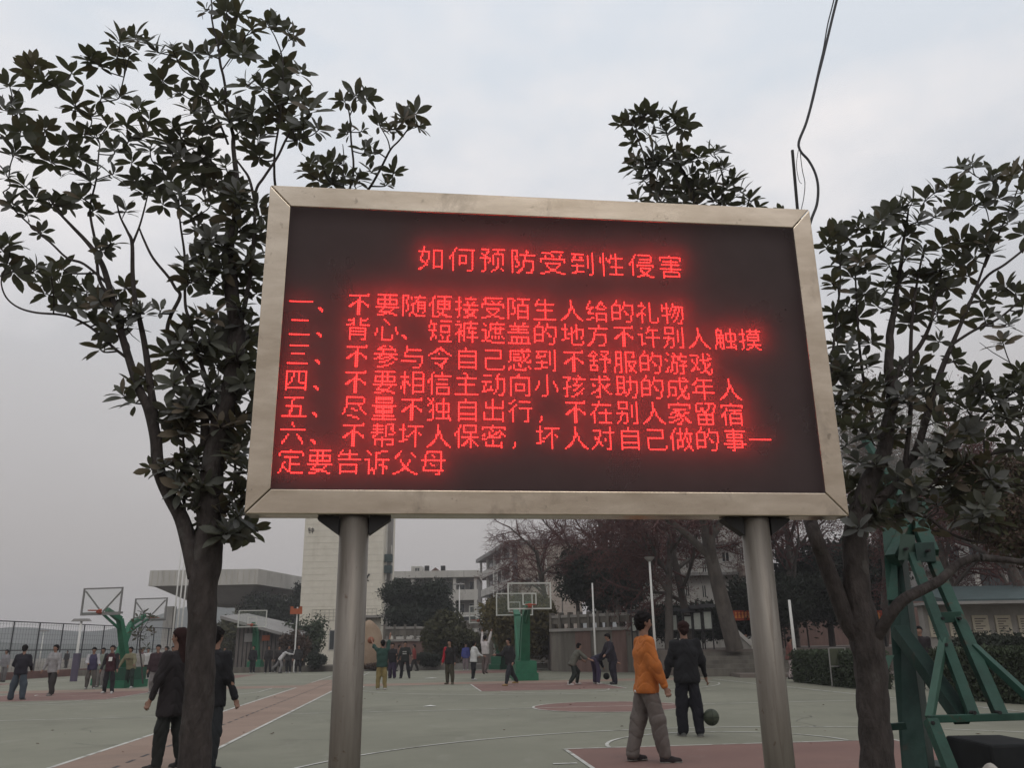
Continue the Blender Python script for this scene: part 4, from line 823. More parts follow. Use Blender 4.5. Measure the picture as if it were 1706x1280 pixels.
def banner(label, a, b, c, d, Y, n, zg):
    xa, za = XZ(a, b, Y); xb, zb = XZ(c, d, Y); root = empty('banner', ((xa + xb) / 2, Y, zg), label, 'banner')
    MB().box(xa, xb, Y - .02, Y, zb, za).build('cloth', M_ban, root); mb = MB(); wch = (xb - xa) / (n + 1.2); h = za - zb
    for i in range(n):
        x = xa + wch * (.9 + i); 
        for (u0, v0, u1, v1) in ((.1, .8, .7, .8), (.1, .5, .7, .5), (.4, .95, .4, .15), (.1, .2, .35, .45), (.7, .2, .45, .45)): mb.bar((x + u0 * wch, Y - .026, zb + v0 * h * .8 + h * .1), (x + u1 * wch, Y - .026, zb + v1 * h * .8 + h * .1), .045, .008, (0, 1, 0))
    mb.build('characters', M_ltr, root)
    for x in (xa, xb): MB().box(x - .03, x + .03, Y + .002, Y + .06, zg, za + .1).build('pole', M_dark, root)
banner('red banner with orange characters just left of the right signpost', 1218, 1018, 1254, 1034, 44, 5, 1.12)
banner('red banner just right of the right signpost', 1302, 1010, 1342, 1024, 44, 5, 1.12)
banner('red and orange banner seen between the magnolia trunk and the green hoop column', 1440, 1018, 1472, 1040, 40, 3, 1.12)
# garden ramp wall with a carved rail left of the right signpost
ra = empty('stair_balustrade', (at(1235, 1060, 42)[0], 42, .9), 'pale sloping stair balustrade below the red banner', 'balustrade')
a_ = at(1213, 1042, 42); b_ = at(1252, 1078, 42)
MB().hexa([(a_[0], 42, .9), (b_[0], 42, .9), (b_[0], 42.2, .9), (a_[0], 42.2, .9)], [(a_[0], 42, a_[2]), (b_[0], 42, b_[2]), (b_[0], 42.2, b_[2]), (a_[0], 42.2, a_[2])]).build('wall', M_conc2, ra)
MB().bar((a_[0], 42.1, a_[2] + .1), (b_[0], 42.1, b_[2] + .1), .3, .16).build('coping', M_bwhite, ra)
# stool-like metal frame stand in front of the hedge
p = gnd(1402, 1146); fr = empty('metal_stand', (p[0], p[1], 0), 'small pale metal frame stand with a dark board in front of the hedge', 'stand')
w2 = .26
for sx in (-1, 1): MB().bar((p[0] + sx * (w2 + .03), p[1], 0), (p[0] + sx * w2, p[1], 1.2), .03).build('leg', M_bgrey, fr)
MB().box(p[0] - w2 + .02, p[0] + w2 - .02, p[1] - .02, p[1] + .01, .68, 1.18).build('board', mat('olive_board', (.06, .065, .04), .8, 0, .1, 4), fr)
MB().bar((p[0] - w2, p[1], 1.2), (p[0] + w2, p[1], 1.2), .03).build('top_rail', M_bgrey, fr); MB().bar((p[0] - w2, p[1] - .03, .64), (p[0] + w2, p[1] - .03, .64), .03).build('lower_rail', M_bgrey, fr)
# parked pale cars high by the balustrade
def car(label, px, py, Y, z0, m):
    x = at(px, py, Y)[0]; root = empty('parked_car', (x, Y, z0), label, 'car'); 
    prof = [(-2.1, .35), (-2.15, .75), (-1.35, .9), (-.75, 1.38), (.75, 1.42), (1.4, .98), (2.1, .85), (2.15, .35)]
    mb = MB(); n = len(prof); mb.add([(x + a, Y - .85, z0 + b) for a, b in prof] + [(x + a, Y + .85, z0 + b) for a, b in prof], [tuple(range(n)), tuple(range(2 * n - 1, n - 1, -1))] + [(i, i + n, (i + 1) % n + n, (i + 1) % n) for i in range(n)]); mb.build('body', m, root)
    mb = MB(); mb.add([(x + a, Y - .862, z0 + b) for a, b in ((-1.15, .95), (-.68, 1.3), (.68, 1.33), (1.15, 1.0))], [(0, 1, 2, 3)]); mb.build('window', M_glass, root)
    for sx in (-1.35, 1.35): MB().tube([(x + sx, Y - .88, z0 + .33), (x + sx, Y - .6, z0 + .33)], .33, 14).build('wheel', M_rubber, root)
car('pale car parked behind the balustrade left of the small far hoop', 778, 1040, 72, 2.5, M_white)
car('pale car parked behind the balustrade directly behind the small far hoop', 806, 1040, 73, 2.6, M_bwhite)
poly_slab('terrace', [(at(755, 1040, 68.7)[0], 68.7), (at(915, 1040, 68.7)[0], 68.7), (at(915, 1040, 80)[0], 73.5), (at(755, 1040, 80)[0], 78)], 0, 2.45, M_pav)
# ------------------------------------------------------------------ basketball hoops
M_bb = glass('backboard_glass', (.30, .34, .28), .10)
M_frame = mat('backboard_frame', (.50, .50, .46), .6, 0, .08, 3)
M_frameg = mat('backboard_frame_grey', (.20, .195, .19), .6, 0, .08, 3)
M_ring = mat('hoop_ring', (.30, .06, .03), .6, 0, .2, 6)
def hoop(label, c, ang, frame=None, sc_=1., braces=False, rot_neck=0, target=True):
    """c: ground point below the board; the board faces local -y, the base stands on +y"""
    sl_ = .72 if braces else 1.
    root = empty('basketball_hoop', (c[0], c[1], 0), label, 'basketball hoop', 'basketball hoops around the courts'); fm = frame or M_frame
    ca, sa = math.cos(ang), math.sin(ang)
    def W(x, y, z): return (c[0] + x * ca - y * sa, c[1] + x * sa + y * ca, z)
    def hx(pts_b, pts_t, name, m): return MB().hexa([W(*p) for p in pts_b], [W(*p) for p in pts_t]).build(name, m, root)
    def bx(x0, x1, y0, y1, z0, z1, name, m): return hx([(x0, y0, z0), (x1, y0, z0), (x1, y1, z0), (x0, y1, z0)], [(x0, y0, z1), (x1, y0, z1), (x1, y1, z1), (x0, y1, z1)], name, m)
    bx(-.5, .5, 1.35, 2.9, 0, .3, 'base', M_green); bx(-.45, .45, 1.5, 2.8, .303, .8, 'weight_box', M_greend if not target else M_green)
    # column in two bent sections and the arm, thick box sections
    prof = [(2.15, .6, .21), (1.6, 1.9, .18), (1.25, 2.75, .15), (.35, 3.12, .11)]
    for i in range(3):
        (ya, za, wa), (yb, zb, wb) = prof[i], prof[i + 1]; wa *= sl_; wb *= sl_; d = Vector((0, yb - ya, zb - za)).normalized(); n = Vector((0, d.z, -d.y))
        a = Vector((0, ya, za)); b = Vector((0, yb, zb)); g = .15 * sl_
        hx([(-wa, *(a - n * wa)[1:]), (wa, *(a - n * wa)[1:]), (wa, *(a + n * wa)[1:]), (-wa, *(a + n * wa)[1:])], [(-wb, *(b - n * wb)[1:]), (wb, *(b - n * wb)[1:]), (wb, *(b + n * wb)[1:]), (-wb, *(b + n * wb)[1:])], 'column' if i < 2 else 'arm', M_green)
    for sx in (() if braces else (-.16, .16)):
        MB().bar(W(sx, 2.75, .8), W(sx, 1.5, 2.65), .07).build('rear_strut', M_green, root)
    MB().bar(W(0, 1.3, 2.35), W(0, .12, 2.95), .08).build('lower_arm', M_green, root)
    bd = bx(-.87, .87, -.012, .012, 2.93, 3.92, 'backboard', M_bb)
    bw = .055
    fr = MB()
    for (x0, x1, z0, z1) in ((-.93, .93, 3.92, 3.92 + bw), (-.93, .93, 2.9 - bw + .03, 2.93), (-.93, -.87, 2.93, 3.92), (.87, .93, 2.93, 3.92)):
        fr.hexa([W(x0, -.03, z0), W(x1, -.03, z0), W(x1, .03, z0), W(x0, .03, z0)], [W(x0, -.03, z1), W(x1, -.03, z1), W(x1, .03, z1), W(x0, .03, z1)])
    o = fr.build('backboard_rim', fm, root); o['kind'] = 'stuff'
    if target:
        fr = MB()
        for (x0, x1, z0, z1) in ((-.3, .3, 3.5, 3.55), (-.3, .3, 3.05, 3.1), (-.3, -.25, 3.1, 3.5), (.25, .3, 3.1, 3.5)):
            fr.hexa([W(x0, -.02, z0), W(x1, -.02, z0), W(x1, -.014, z0), W(x0, -.014, z0)], [W(x0, -.02, z1), W(x1, -.02, z1), W(x1, -.014, z1), W(x0, -.014, z1)])
        o = fr.build('target_rectangle', fm, root); o['kind'] = 'stuff'
    if braces:
        for sx in (-1, 1): MB().bar(W(sx * .86, .06, 3.85), W(sx * .04, .09, 3.02), .05).build('brace', M_frameg, root)
        MB().bar(W(-.98, .07, 2.96), W(.98, .07, 2.96), .08).build('cross_rail', M_frameg, root)
    # ring
    mb = MB(); n = 20; V = []; F = []
    for i in range(n):
        a = 2 * PI * i / n
        for k in range(5):
            b = 2 * PI * k / 5; V.append(W((.23 + .018 * math.cos(b)) * math.cos(a), -.38 + (.23 + .018 * math.cos(b)) * math.sin(a), 3.05 + .018 * math.sin(b)))
    for i in range(n):
        for k in range(5): F.append((i * 5 + k, i * 5 + (k + 1) % 5, ((i + 1) % n) * 5 + (k + 1) % 5, ((i + 1) % n) * 5 + k))
    mb.add(V, F); mb.build('ring', M_ring, root)
    MB().hexa([W(-.08, -.16, 2.97), W(.08, -.16, 2.97), W(.08, -.03, 2.93), W(-.08, -.03, 2.93)], [W(-.08, -.16, 3.04), W(.08, -.16, 3.04), W(.08, -.03, 3.12), W(-.08, -.03, 3.12)]).build('ring_bracket', M_ring, root)
    return root
fa = math.atan2(-U_[0], U_[1])
hoop('centre green basketball hoop, its white framed backboard the largest in mid court', (at(882, 995, 36)[0], 36.0), fa, braces=False)
p = at(857, 1005, 43); hoop('basketball hoop back to back behind the centre hoop, backboard peeking out left', (p[0], 43.0), fa + PI, M_frame)
hoop('left hoop with see-through braced backboard beside the purple based lamp post', (at(170, 1000, 35.1)[0], 35.1), -.22, M_frameg, braces=True, target=False)
p = at(251, 1010, 42.5); hoop('basketball hoop behind the young tree, back to back with the left braced hoop', (p[0], 42.5), PI - .25, M_frameg, braces=True, target=False)
p = at(426, 1040, 58); hoop('distant basketball hoop facing the camera in front of the timber shed', (p[0], 57.2), 0.1)
p = at(800, 1035, 57); hoop('small distant basketball hoop turned sideways above the jumping boy', (p[0], 55.6), -.75)
# near hoop on the right, seen from behind
M_greens = mat('shaded_green_paint', (.018, .062, .044), .55, 0, .3, 5, .15, 20, dirt=[((.07, .035, .02), 6, .58, .66, .8, None), ((.05, .11, .085), 3, .55, .7, .5, (1, 1, .4))])  # green of the near hoop with the tree shade put into its colour
M_greend = mat('shaded_dark_green_paint', (.008, .031, .023), .6, 0, .3, 4, .15, 20, dirt=[((.05, .03, .02), 5, .58, .68, .7, None), ((.03, .07, .055), 2.5, .52, .7, .5, (1, 1, .3))])  # dark green copy, also darkened in its colour for the tree shade
nh = empty('basketball_hoop', (4.15, 6.9, 0), 'large near green basketball hoop frame seen from behind right of the magnolia trunk', 'basketball hoop', 'basketball hoops around the courts')
def A(px, py, Y): return tuple(at(px, py, Y))
def strut(a, b, w_, d_, name='strut', m=None): return MB().bar(a, b, w_, d_).build(name, m or M_greens, nh, bevel=.004)
def wid(px, Y): return px / FPX * Y
mb = MB()
lo = [A(1503, 1290, 6.9), A(1548, 1290, 6.75), A(1560, 1290, 7.1), A(1515, 1290, 7.25)]; hi = [A(1472, 915, 7.75), A(1500, 915, 7.7), A(1510, 918, 7.95), A(1482, 918, 8.0)]
base_z = 0.35
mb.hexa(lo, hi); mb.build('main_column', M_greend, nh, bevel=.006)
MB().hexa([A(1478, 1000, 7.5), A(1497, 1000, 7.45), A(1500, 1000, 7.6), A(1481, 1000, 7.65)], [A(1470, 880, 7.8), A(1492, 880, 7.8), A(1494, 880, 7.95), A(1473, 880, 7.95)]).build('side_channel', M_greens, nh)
strut(A(1488, 935, 7.6), A(1535, 840, 8.0), .10, .14, 'upper_arm'); strut(A(1552, 925, 7.5), A(1515, 835, 8.0), .12, .12, 'upper_arm')
strut(A(1530, 870, 7.9), (3.62, 8.36, 2.95), .14, .14, 'arm'); strut(A(1545, 905, 7.7), (3.64, 8.36, 3.4), .06, .06, 'arm')
MB().hexa([A(1528, 938, 7.35), A(1560, 936, 7.35), A(1560, 936, 7.65), A(1528, 938, 7.65)], [A(1524, 905, 7.4), A(1556, 903, 7.4), A(1556, 903, 7.7), A(1524, 905, 7.7)]).build('head_box', M_greend, nh, bevel=.004)
MB().hexa([A(1496, 934, 7.42), A(1527, 932, 7.42), A(1527, 932, 7.46), A(1496, 934, 7.46)], [A(1500, 890, 7.45), A(1524, 892, 7.45), A(1524, 892, 7.49), A(1500, 890, 7.49)]).build('head_plate', mat('greyed_green_plate', (.05, .085, .065), .6, 0, .2, 4), nh)
strut(A(1520, 925, 7.45), A(1622, 1195, 6.5), .075, .075); strut(A(1553, 932, 7.45), A(1668, 1195, 6.5), .085, .085)
strut(A(1622, 1078, 6.85), A(1760, 1205, 6.3), .055, .055); strut(A(1572, 1066, 6.9), A(1549, 1198, 6.5), .055, .05, 'brace', mat('light_green_paint', (.045, .105, .075), .5, 0, .2, 4))
strut(A(1566, 1030, 7.04), A(1600, 1028, 7.04), .06, .085, 'cross_tie')
for (px_, py_, Yb) in ((1524, 940, 7.38), (1530, 955, 7.36), (1570, 1031, 6.98), (1598, 1031, 6.98), (1575, 1075, 6.84), (1622, 1188, 6.44), (1664, 1188, 6.44), (1553, 1205, 6.38), (1510, 915, 7.4), (1547, 918, 7.33)):
    q = at(px_, py_, Yb); mbb = MB(); mbb.tube([(q[0], q[1] - .02, q[2]), (q[0], q[1] + .04, q[2])], .014, 6); mbb.build('bolt', M_dark, nh)
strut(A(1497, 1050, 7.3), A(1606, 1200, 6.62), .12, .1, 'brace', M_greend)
strut(A(1548, 1199, 6.45), A(1790, 1192, 6.45), .055, .05, 'lower_beam'); strut(A(1550, 1200, 6.42), A(1590, 1300, 6.25), .085, .07, 'lower_leg')
strut(A(1482, 1212, 6.95), A(1508, 1210, 6.95), .05, .05, 'side_arm', M_greend)
MB().hexa([A(1462, 1139, 7.0), A(1470, 1140, 7.0), A(1470, 1140, 7.1), A(1462, 1139, 7.1)], [A(1476, 1093, 7.1), A(1490, 1092, 7.1), A(1490, 1092, 7.2), A(1476, 1093, 7.2)]).build('side_plate', MATS['light_green_paint'], nh)
x0_, x1_ = 3.75, 4.75
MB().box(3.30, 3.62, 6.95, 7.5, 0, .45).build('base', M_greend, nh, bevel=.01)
# stacked black weight blocks and a crumpled mat on the base
for (x0, x1, y0, y1, z0, z1) in ((3.24, 3.74, 6.2, 6.9, .0, .37), (3.27, 3.70, 6.25, 6.88, .375, .70), (3.75, 4.05, 6.2, 6.9, 0, .34), (3.72, 3.90, 6.25, 6.85, .375, .60), (4.06, 4.22, 6.2, 6.9, 0, .20)):
    MB().box(x0, x1, y0, y1, z0, z1).build('weight_block', M_rubber, nh, bevel=.02)
M_sack = mat('pale_sack', (.38, .35, .31), .9, 0, .2, 8)
blob('crumpled_sack', (at(1640, 1275, 5.9)[0], 5.9, .33), (.10, .10, .24), M_sack, 'crumpled pale sack at the lower right corner by the black weight blocks', 'sack', 8, .45, 30, 22)
# near hoop's backboard beyond the foliage
W0 = np.array([3.6, 8.4]); ux_ = V_; 
def wb(x, y, z): q = W0 + V_ * x + U_ * y; return (q[0], q[1], z)
MB().hexa([wb(-.87, -.012, 2.93), wb(.87, -.012, 2.93), wb(.87, .012, 2.93), wb(-.87, .012, 2.93)], [wb(-.87, -.012, 3.92), wb(.87, -.012, 3.92), wb(.87, .012, 3.92), wb(-.87, .012, 3.92)]).build('backboard', glass('clear_backboard', (.4, .45, .42), .12), nh)
for (x0, x1, z0, z1) in ((-.93, .93, 3.925, 3.98), (-.93, .93, 2.87, 2.925), (-.93, -.875, 2.93, 3.92), (.875, .93, 2.93, 3.92)):
    MB().hexa([wb(x0, -.03, z0), wb(x1, -.03, z0), wb(x1, .03, z0), wb(x0, .03, z0)], [wb(x0, -.03, z1), wb(x1, -.03, z1), wb(x1, .03, z1), wb(x0, .03, z1)]).build('backboard_rail', M_frame, nh)

# ------------------------------------------------------------------ bare trees
def fast_tubes(paths):
    """paths: list of (pts (n,3), radii (n,), sides)"""
    Vs = []; Fs = []; off = 0
    for P, rad, ns in paths:
        n = len(P); T = np.gradient(P, axis=0); T /= np.linalg.norm(T, axis=1)[:, None] + 1e-9
        ref = np.array([1., 0, 0]) if abs(T[0, 0]) < .7 else np.array([0, 1., 0])
        X = ref - T * (T @ ref)[:, None]; X /= np.linalg.norm(X, axis=1)[:, None] + 1e-9; Y = np.cross(T, X)
        a = np.arange(ns) * 2 * math.pi / ns
        V = P[:, None] + rad[:, None, None] * (np.cos(a)[None, :, None] * X[:, None] + np.sin(a)[None, :, None] * Y[:, None])
        i = (np.arange(n - 1) * ns)[:, None]; k = np.arange(ns)[None]; k2 = (k + 1) % ns
        Fs.append(np.stack([i + k, i + k2, i + ns + k2, i + ns + k], -1).reshape(-1, 4) + off); Vs.append(V.reshape(-1, 3)); off += n * ns
    return np.concatenate(Vs), np.concatenate(Fs)
def bare_tree(label, base, h, r0, seed, lean=(0, 0), levels=5, kids=4, spread=.9, first=.32, m=None, mt=None, tw=.011, buds=0, group=None, name='bare_tree', ratio=.62):
    r = np.random.default_rng(seed); trunk = []; twigs = []; tips = []
    def grow(p, d, L_, rad, lev):
        n = 6 if lev == 0 else 4; pts = [p]; dd = d.copy()
        for i in range(n - 1):
            dd = dd + r.normal(size=3) * (.07 if lev == 0 else .16); dd[2] += .05 if lev < 3 else -.02; dd /= np.linalg.norm(dd); pts.append(pts[-1] + dd * L_ / (n - 1))
        pts = np.array(pts); rads = np.linspace(rad, rad * (.62 if lev == 0 else .45), n); rads = np.maximum(rads, tw * (.6 if lev >= levels - 1 else 1))
        (trunk if lev <= 1 else twigs).append((pts, rads, 9 if lev == 0 else 6 if lev == 1 else 4 if lev == 2 else 3))
        if lev >= levels: tips.append(pts[-1]); return
        kk = kids + (1 if lev == 0 else 0)
        for c in range(kk):
            t_ = (first if lev == 0 else .25) + (1 - (first if lev == 0 else .25)) * (c + r.uniform(.2, .9)) / kk; t_ = min(t_, .99); i = t_ * (n - 1); i0 = int(i); q = pts[i0] + (pts[min(i0 + 1, n - 1)] - pts[i0]) * (i - i0)
            ax = r.normal(size=3); ax -= dd * (ax @ dd); ax /= np.linalg.norm(ax); a = spread * r.uniform(.5, 1.15)
            nd = dd * math.cos(a) + ax * math.sin(a); grow(q, nd / np.linalg.norm(nd), L_ * ratio * r.uniform(.75, 1.2), rad * (.5 if lev == 0 else .5), lev + 1)
    grow(np.zeros(3), np.array([lean[0], lean[1], 1.]) / math.hypot(1, math.hypot(*lean)), h * .62, r0, 0)
    root = empty(name, base, label, 'tree', group)
    V, F = fast_tubes(trunk); mesh_np('trunk', V, F, m or M_bark2, root, True)
    V, F = fast_tubes(twigs); mesh_np('branches', V, F, mt or M_twig, root)
    if buds:
        T = np.array(tips); T = T[r.integers(0, len(T), buds)] + r.normal(size=(buds, 3)) * .12; a = r.normal(size=(buds, 3)); a /= np.linalg.norm(a, axis=1)[:, None]; b = np.cross(a, r.normal(size=(buds, 3))); b /= np.linalg.norm(b, axis=1)[:, None]
        s = .05; V = np.stack([T - a * s, T + b * s * .6, T + a * s, T - b * s * .6], 1).reshape(-1, 3); o = mesh_np('dry_leaves', V, np.arange(len(V)).reshape(-1, 4), mat('dry_leaf', (.115, .048, .040), .9, 0, .35, 8), root); o['kind'] = 'stuff'
    return root
def gb(px, py, Y, z): q = at(px, py, Y); return (q[0], Y, z)
bare_tree('large leaning bare plane tree trunk just left of the right signpost', gb(1224, 1075, 40, 1.1), 11.5, .40, 5, (-.16, .0), 5, 4, .85, .42, tw=.014, buds=2200)
bare_tree('bare reddish tree with forked trunk behind the heads of the two near men', gb(1114, 1075, 42, 1.1), 9.5, .22, 6, (.02, 0), 5, 5, .95, .3, tw=.013, buds=5000)
bare_tree('bare tree with a straight slim trunk right of the black jacket man', gb(1150, 1065, 45, 1.1), 10.5, .24, 7, (-.06, 0), 5, 5, .95, .3, tw=.013, buds=5000)
bare_tree('bare spreading tree in front of the brick gable right of the centre backboard', gb(921, 1040, 53, 2.4), 7.8, .17, 8, (-.08, 0), 5, 5, 1.0, .16, tw=.012, buds=600)
bare_tree('wide bare reddish tree rising above the retaining wall', gb(1035, 1040, 53, 2.4), 10.5, .26, 9, (-.12, .0), 5, 5, 1.05, .2, tw=.013, buds=6500)
bare_tree('thin bare tree behind the retaining wall with twigs against the sky', gb(965, 1040, 60, 2.4), 9.0, .16, 10, (.03, 0), 5, 4, .9, .2, tw=.012, buds=300)
bare_tree('bare tree behind the right signpost', gb(1325, 1060, 46, 1.1), 11.5, .22, 12, (.04, 0), 5, 5, .95, .25, tw=.013, buds=4500)
bare_tree('bare brownish tree between the magnolia trunk and the green hoop column', gb(1470, 1070, 42, 1.1), 11.5, .26, 13, (.04, 0), 5, 5, .95, .25, tw=.013, buds=4500)
bare_tree('fine twigged bare tree behind the green hoop struts', gb(1600, 1070, 36, 1.1), 9.5, .2, 14, (.0, 0), 5, 5, .95, .22, tw=.011, buds=3000)
bare_tree('bare reddish tree at the far right edge of the frame', gb(1730, 1070, 33, 1.1), 9.5, .24, 15, (-.06, 0), 5, 5, 1.0, .25, tw=.011, buds=5000)
bare_tree('leafless tree behind the residential building corner', gb(1260, 1060, 56, 1.1), 11, .2, 16, (.0, 0), 5, 4, .9, .3, tw=.013, buds=1500)
# brown green broadleaf at upper right
p = at(1690, 840, 15); root = empty('brownish_evergreen', (p[0] + .6, 15, 0), 'dark brownish olive evergreen crown hanging in at the right edge behind the magnolia', 'tree')
r_ = np.random.default_rng(3); cs = []; rs = []
for (px, py, rr) in ((1640, 800, .35), (1680, 790, .45), (1720, 800, .6), (1620, 840, .35), (1660, 850, .5), (1710, 860, .6), (1640, 890, .3), (1690, 900, .45), (1760, 830, .8), (1780, 900, .7), (1600, 870, .22), (1730, 930, .4)):
    q = at(px, py, 15 + r_.uniform(-.6, .6)); cs.append((q[0] - root.location[0], q[1] - 15, q[2])); rs.append((rr, rr * 1.3, rr * .7))
V, F = leaf_cloud(cs, rs, 16000, .042, 5, .3); mesh_np('crown', V, F, M_leafd[3], root); V, F = leaf_cloud(cs, rs, 9000, .045, 6, .2); mesh_np('green_leaves', V, F, M_leafd[1], root)
mb = MB(); b0 = Vector((root.location[0], 15, 0)); mb.tube([b0, b0 + Vector((-.1, 0, 1.5)), b0 + Vector((0, .1, 2.8)), b0 + Vector((.1, 0, 4.2))], [.16, .13, .10, .04], 9); mb.build('trunk', M_bark2, root, True)
mb = MB()
for c in cs: q = b0 + Vector((0, .1, max(1.6, c[2] - .7))); e_ = Vector((root.location[0] + c[0], 15 + c[1], c[2])); mb.tube([q, q.lerp(e_, .5) + Vector((0, 0, .05)), e_], [.05, .03, .012], 5)
o = mb.build('limbs', M_twig, root)

# ------------------------------------------------------------------ magnolias
M_ml = [mat('magnolia_leaf', (.070, .072, .056), .55, 0, .35, 5, spec=.35), mat('magnolia_leaf_old', (.105, .082, .058), .6, 0, .35, 5), mat('magnolia_leaf_grey', (.110, .110, .104), .55, 0, .25, 5, spec=.35)]
for m_ in M_ml:
    t = m_.node_tree; b = t.nodes['Principled BSDF']; o_ = [n for n in t.nodes if n.type == 'OUTPUT_MATERIAL'][0]; tl = t.nodes.new('ShaderNodeBsdfTranslucent'); tl.inputs[0].default_value = (.16, .17, .07, 1)
    mx_ = t.nodes.new('ShaderNodeMixShader'); mx_.inputs[0].default_value = .14; t.links.new(b.outputs[0], mx_.inputs[1]); t.links.new(tl.outputs[0], mx_.inputs[2]); t.links.new(mx_.outputs[0], o_.inputs[0])
def leaf_mesh(seed):
    """one magnolia leaf, unit length along +z, folded along the midrib and curved"""
    r = np.random.default_rng(seed); n = 6; V = []; F = []; wv = [.04, .30, .46, .50, .36, 0.]; cur = r.uniform(.05, .25); fold = r.uniform(.1, .3); wd = r.uniform(.36, .44)
    for i in range(n):
        t_ = i / (n - 1); y = -cur * t_ * t_; w_ = wv[i] * wd
        if i < n - 1: V += [(-w_, y + fold * w_, t_), (0, y, t_), (w_, y + fold * w_, t_)]
        else: V += [(0, y, t_)]
    for i in range(n - 2):
        a = i * 3; F += [(a, a + 1, a + 4, a + 3), (a + 1, a + 2, a + 5, a + 4)]
    a = (n - 2) * 3; F += [(a, a + 1, a + 3), (a + 1, a + 2, a + 3)]
    return np.array(V), F
LV = [leaf_mesh(i) for i in range(5)]
LMESH = []
for i, (V, F) in enumerate(LV):
    for k in range(3):
        me = bpy.data.meshes.new('leaf'); me.from_pydata([tuple(v) for v in V], [], F); me.materials.append(M_ml[k]); me.polygons.foreach_set('use_smooth', np.ones(len(me.polygons), bool)); LMESH.append((me, i, k))
def magnolia(name, label, base, limbs, ros, seed, Yd, dens=1.):
    """limbs: list of polylines [(px,py,Y,r_m)...] measured on the tree; ros: rosette spots (px,py[,scale])"""
    r = np.random.default_rng(seed); root = empty(name, base, label, 'tree'); B = np.array(base)
    nodes = []; tr = []; 
    for k, pl in enumerate(limbs):
        P = spline([at(a, b, c) for a, b, c, d in pl], 5); rr_ = np.interp(np.linspace(0, len(pl) - 1, len(P)), range(len(pl)), [q[3] for q in pl])
        P = np.array([tuple(p) for p in P]); rr_ = np.where(rr_ > .03, rr_ * .88, rr_ * .92) if k else rr_; tr.append((P - B, rr_, 14 if rr_[0] > .06 else 8 if rr_[0] > .02 else 6))
        for p, q in zip(P, rr_): nodes.append((*p, q))
    V, F = fast_tubes(tr[:1]); V = V + .005 * np.sin(V[:, [1, 2, 0]] * 31 + np.sin(V[:, [2, 0, 1]] * 17) * 2); t0 = mesh_np('trunk', V, F, M_bark, root, True)
    V, F = fast_tubes(tr[1:]); mesh_np('limbs', V, F, M_bark, root, True)
    nodes = np.array(nodes); tw = []; ends = []
    pr = np.array([proj(n[:3]) for n in nodes])
    pend = [(q[0], q[1], q[2] if len(q) > 2 else 1.) for q in ros]
    done_xy = pr.copy(); done_p = nodes.copy()
    order = sorted(pend, key=lambda q: np.min(np.hypot(pr[:, 0] - q[0], (pr[:, 1] - q[1]))))
    for (x, y, s) in order:
        dx = done_xy[:, 0] - x; dy = done_xy[:, 1] - y; cost = np.hypot(dx, dy) + np.where(dy < 12, 60 - 2 * np.minimum(dy, 12), 0) + np.where(np.hypot(dx, dy) < 14, 40, 0) + np.abs(dx) * .25
        i = int(np.argmin(cost)); q = done_p[i, :3]; Y = q[1] + r.uniform(-.22, .22) * min(1.5, .3 + cost[i] / 80); Y = min(max(Y, Yd[0]), Yd[1])
        e_ = at(x, y + 9, Y); mid = q * .45 + e_ * .55 + np.array([(e_[0] - q[0]) * .12, 0, -.05 * np.linalg.norm(e_ - q)]) + r.normal(size=3) * .012
        pts = spline([q, mid, e_], 4); pts = np.array([tuple(p) for p in pts]); r1 = .0042; r0 = min(done_p[i, 3] * .7, .006 + .008 * np.linalg.norm(e_ - q)); r0 = max(r0, r1)
        tw.append((pts - B, np.linspace(r0, r1, len(pts)), 5)); ends.append((e_, pts[-1] - pts[-3], s))
        k = len(pts) // 2; add = np.array([[*pts[j], r1] for j in (k, k + 2)]); done_p = np.vstack([done_p, add]); done_xy = np.vstack([done_xy, [proj(p[:3]) for p in add]])
        # a forked bare twig now and then
        if r.random() < .35:
            o_ = pts[k]; e2 = o_ + (pts[-1] - pts[0]) * .4 + r.normal(size=3) * .06; tw.append((np.array([o_, (o_ + e2) / 2 + r.normal(size=3) * .01, e2]) - B, np.array([.004, .0035, .002]), 4))
    V, F = fast_tubes(tw); o = mesh_np('twigs', V, F, M_bark, root, True); o['kind'] = 'stuff'
    leaves = []
    for (e_, d, s) in ends:
        d = d / (np.linalg.norm(d) + 1e-9); d = d + np.array([0, 0, .7]) + r.normal(size=3) * .35; d /= np.linalg.norm(d)
        x = np.cross(d, r.normal(size=3)); x /= np.linalg.norm(x); y = np.cross(d, x); n = int(r.integers(9, 14) * dens); ph = r.uniform(0, 6); hue = r.choice([0, 0, 0, 1, 2, 2])
        for i in range(n):
            a = ph + i * 2.39996; el = R(22 + 75 * ((i + .5) / n) ** .8 + r.uniform(-12, 12)); t_ = d * math.cos(el) + (x * math.cos(a) + y * math.sin(a)) * math.sin(el)
            if t_[2] < -.5: t_[2] *= .6
            t_ /= np.linalg.norm(t_); L_ = r.uniform(.085, .148) * s * (.75 if i < 2 else 1)
            nrm_ = d - t_ * (d @ t_) + r.normal(size=3) * .25; nrm_ -= t_ * (nrm_ @ t_); nrm_ /= np.linalg.norm(nrm_); xx = np.cross(nrm_, t_)
            p0 = e_ - d * .035 * (i / n) * s + t_ * .01
            leaves.append((p0 - B, np.stack([xx, nrm_, t_], 1) * L_, L_ / max(p0[1], .1), int(r.integers(0, 5)), hue if r.random() < .75 else int(r.integers(0, 3))))
    leaves.sort(key=lambda q: -q[2])
    # the 300 largest in the picture that lie inside the frame are single leaves, the rest one mass
    big = []; rest = []
    for lf in leaves:
        x_, y_ = proj(lf[0] + B)
        (big if len(big) < 298 and 0 < x_ < 1706 and y_ > 0 and not (480 < x_ < 1320 and y_ > 360) else rest).append(lf)
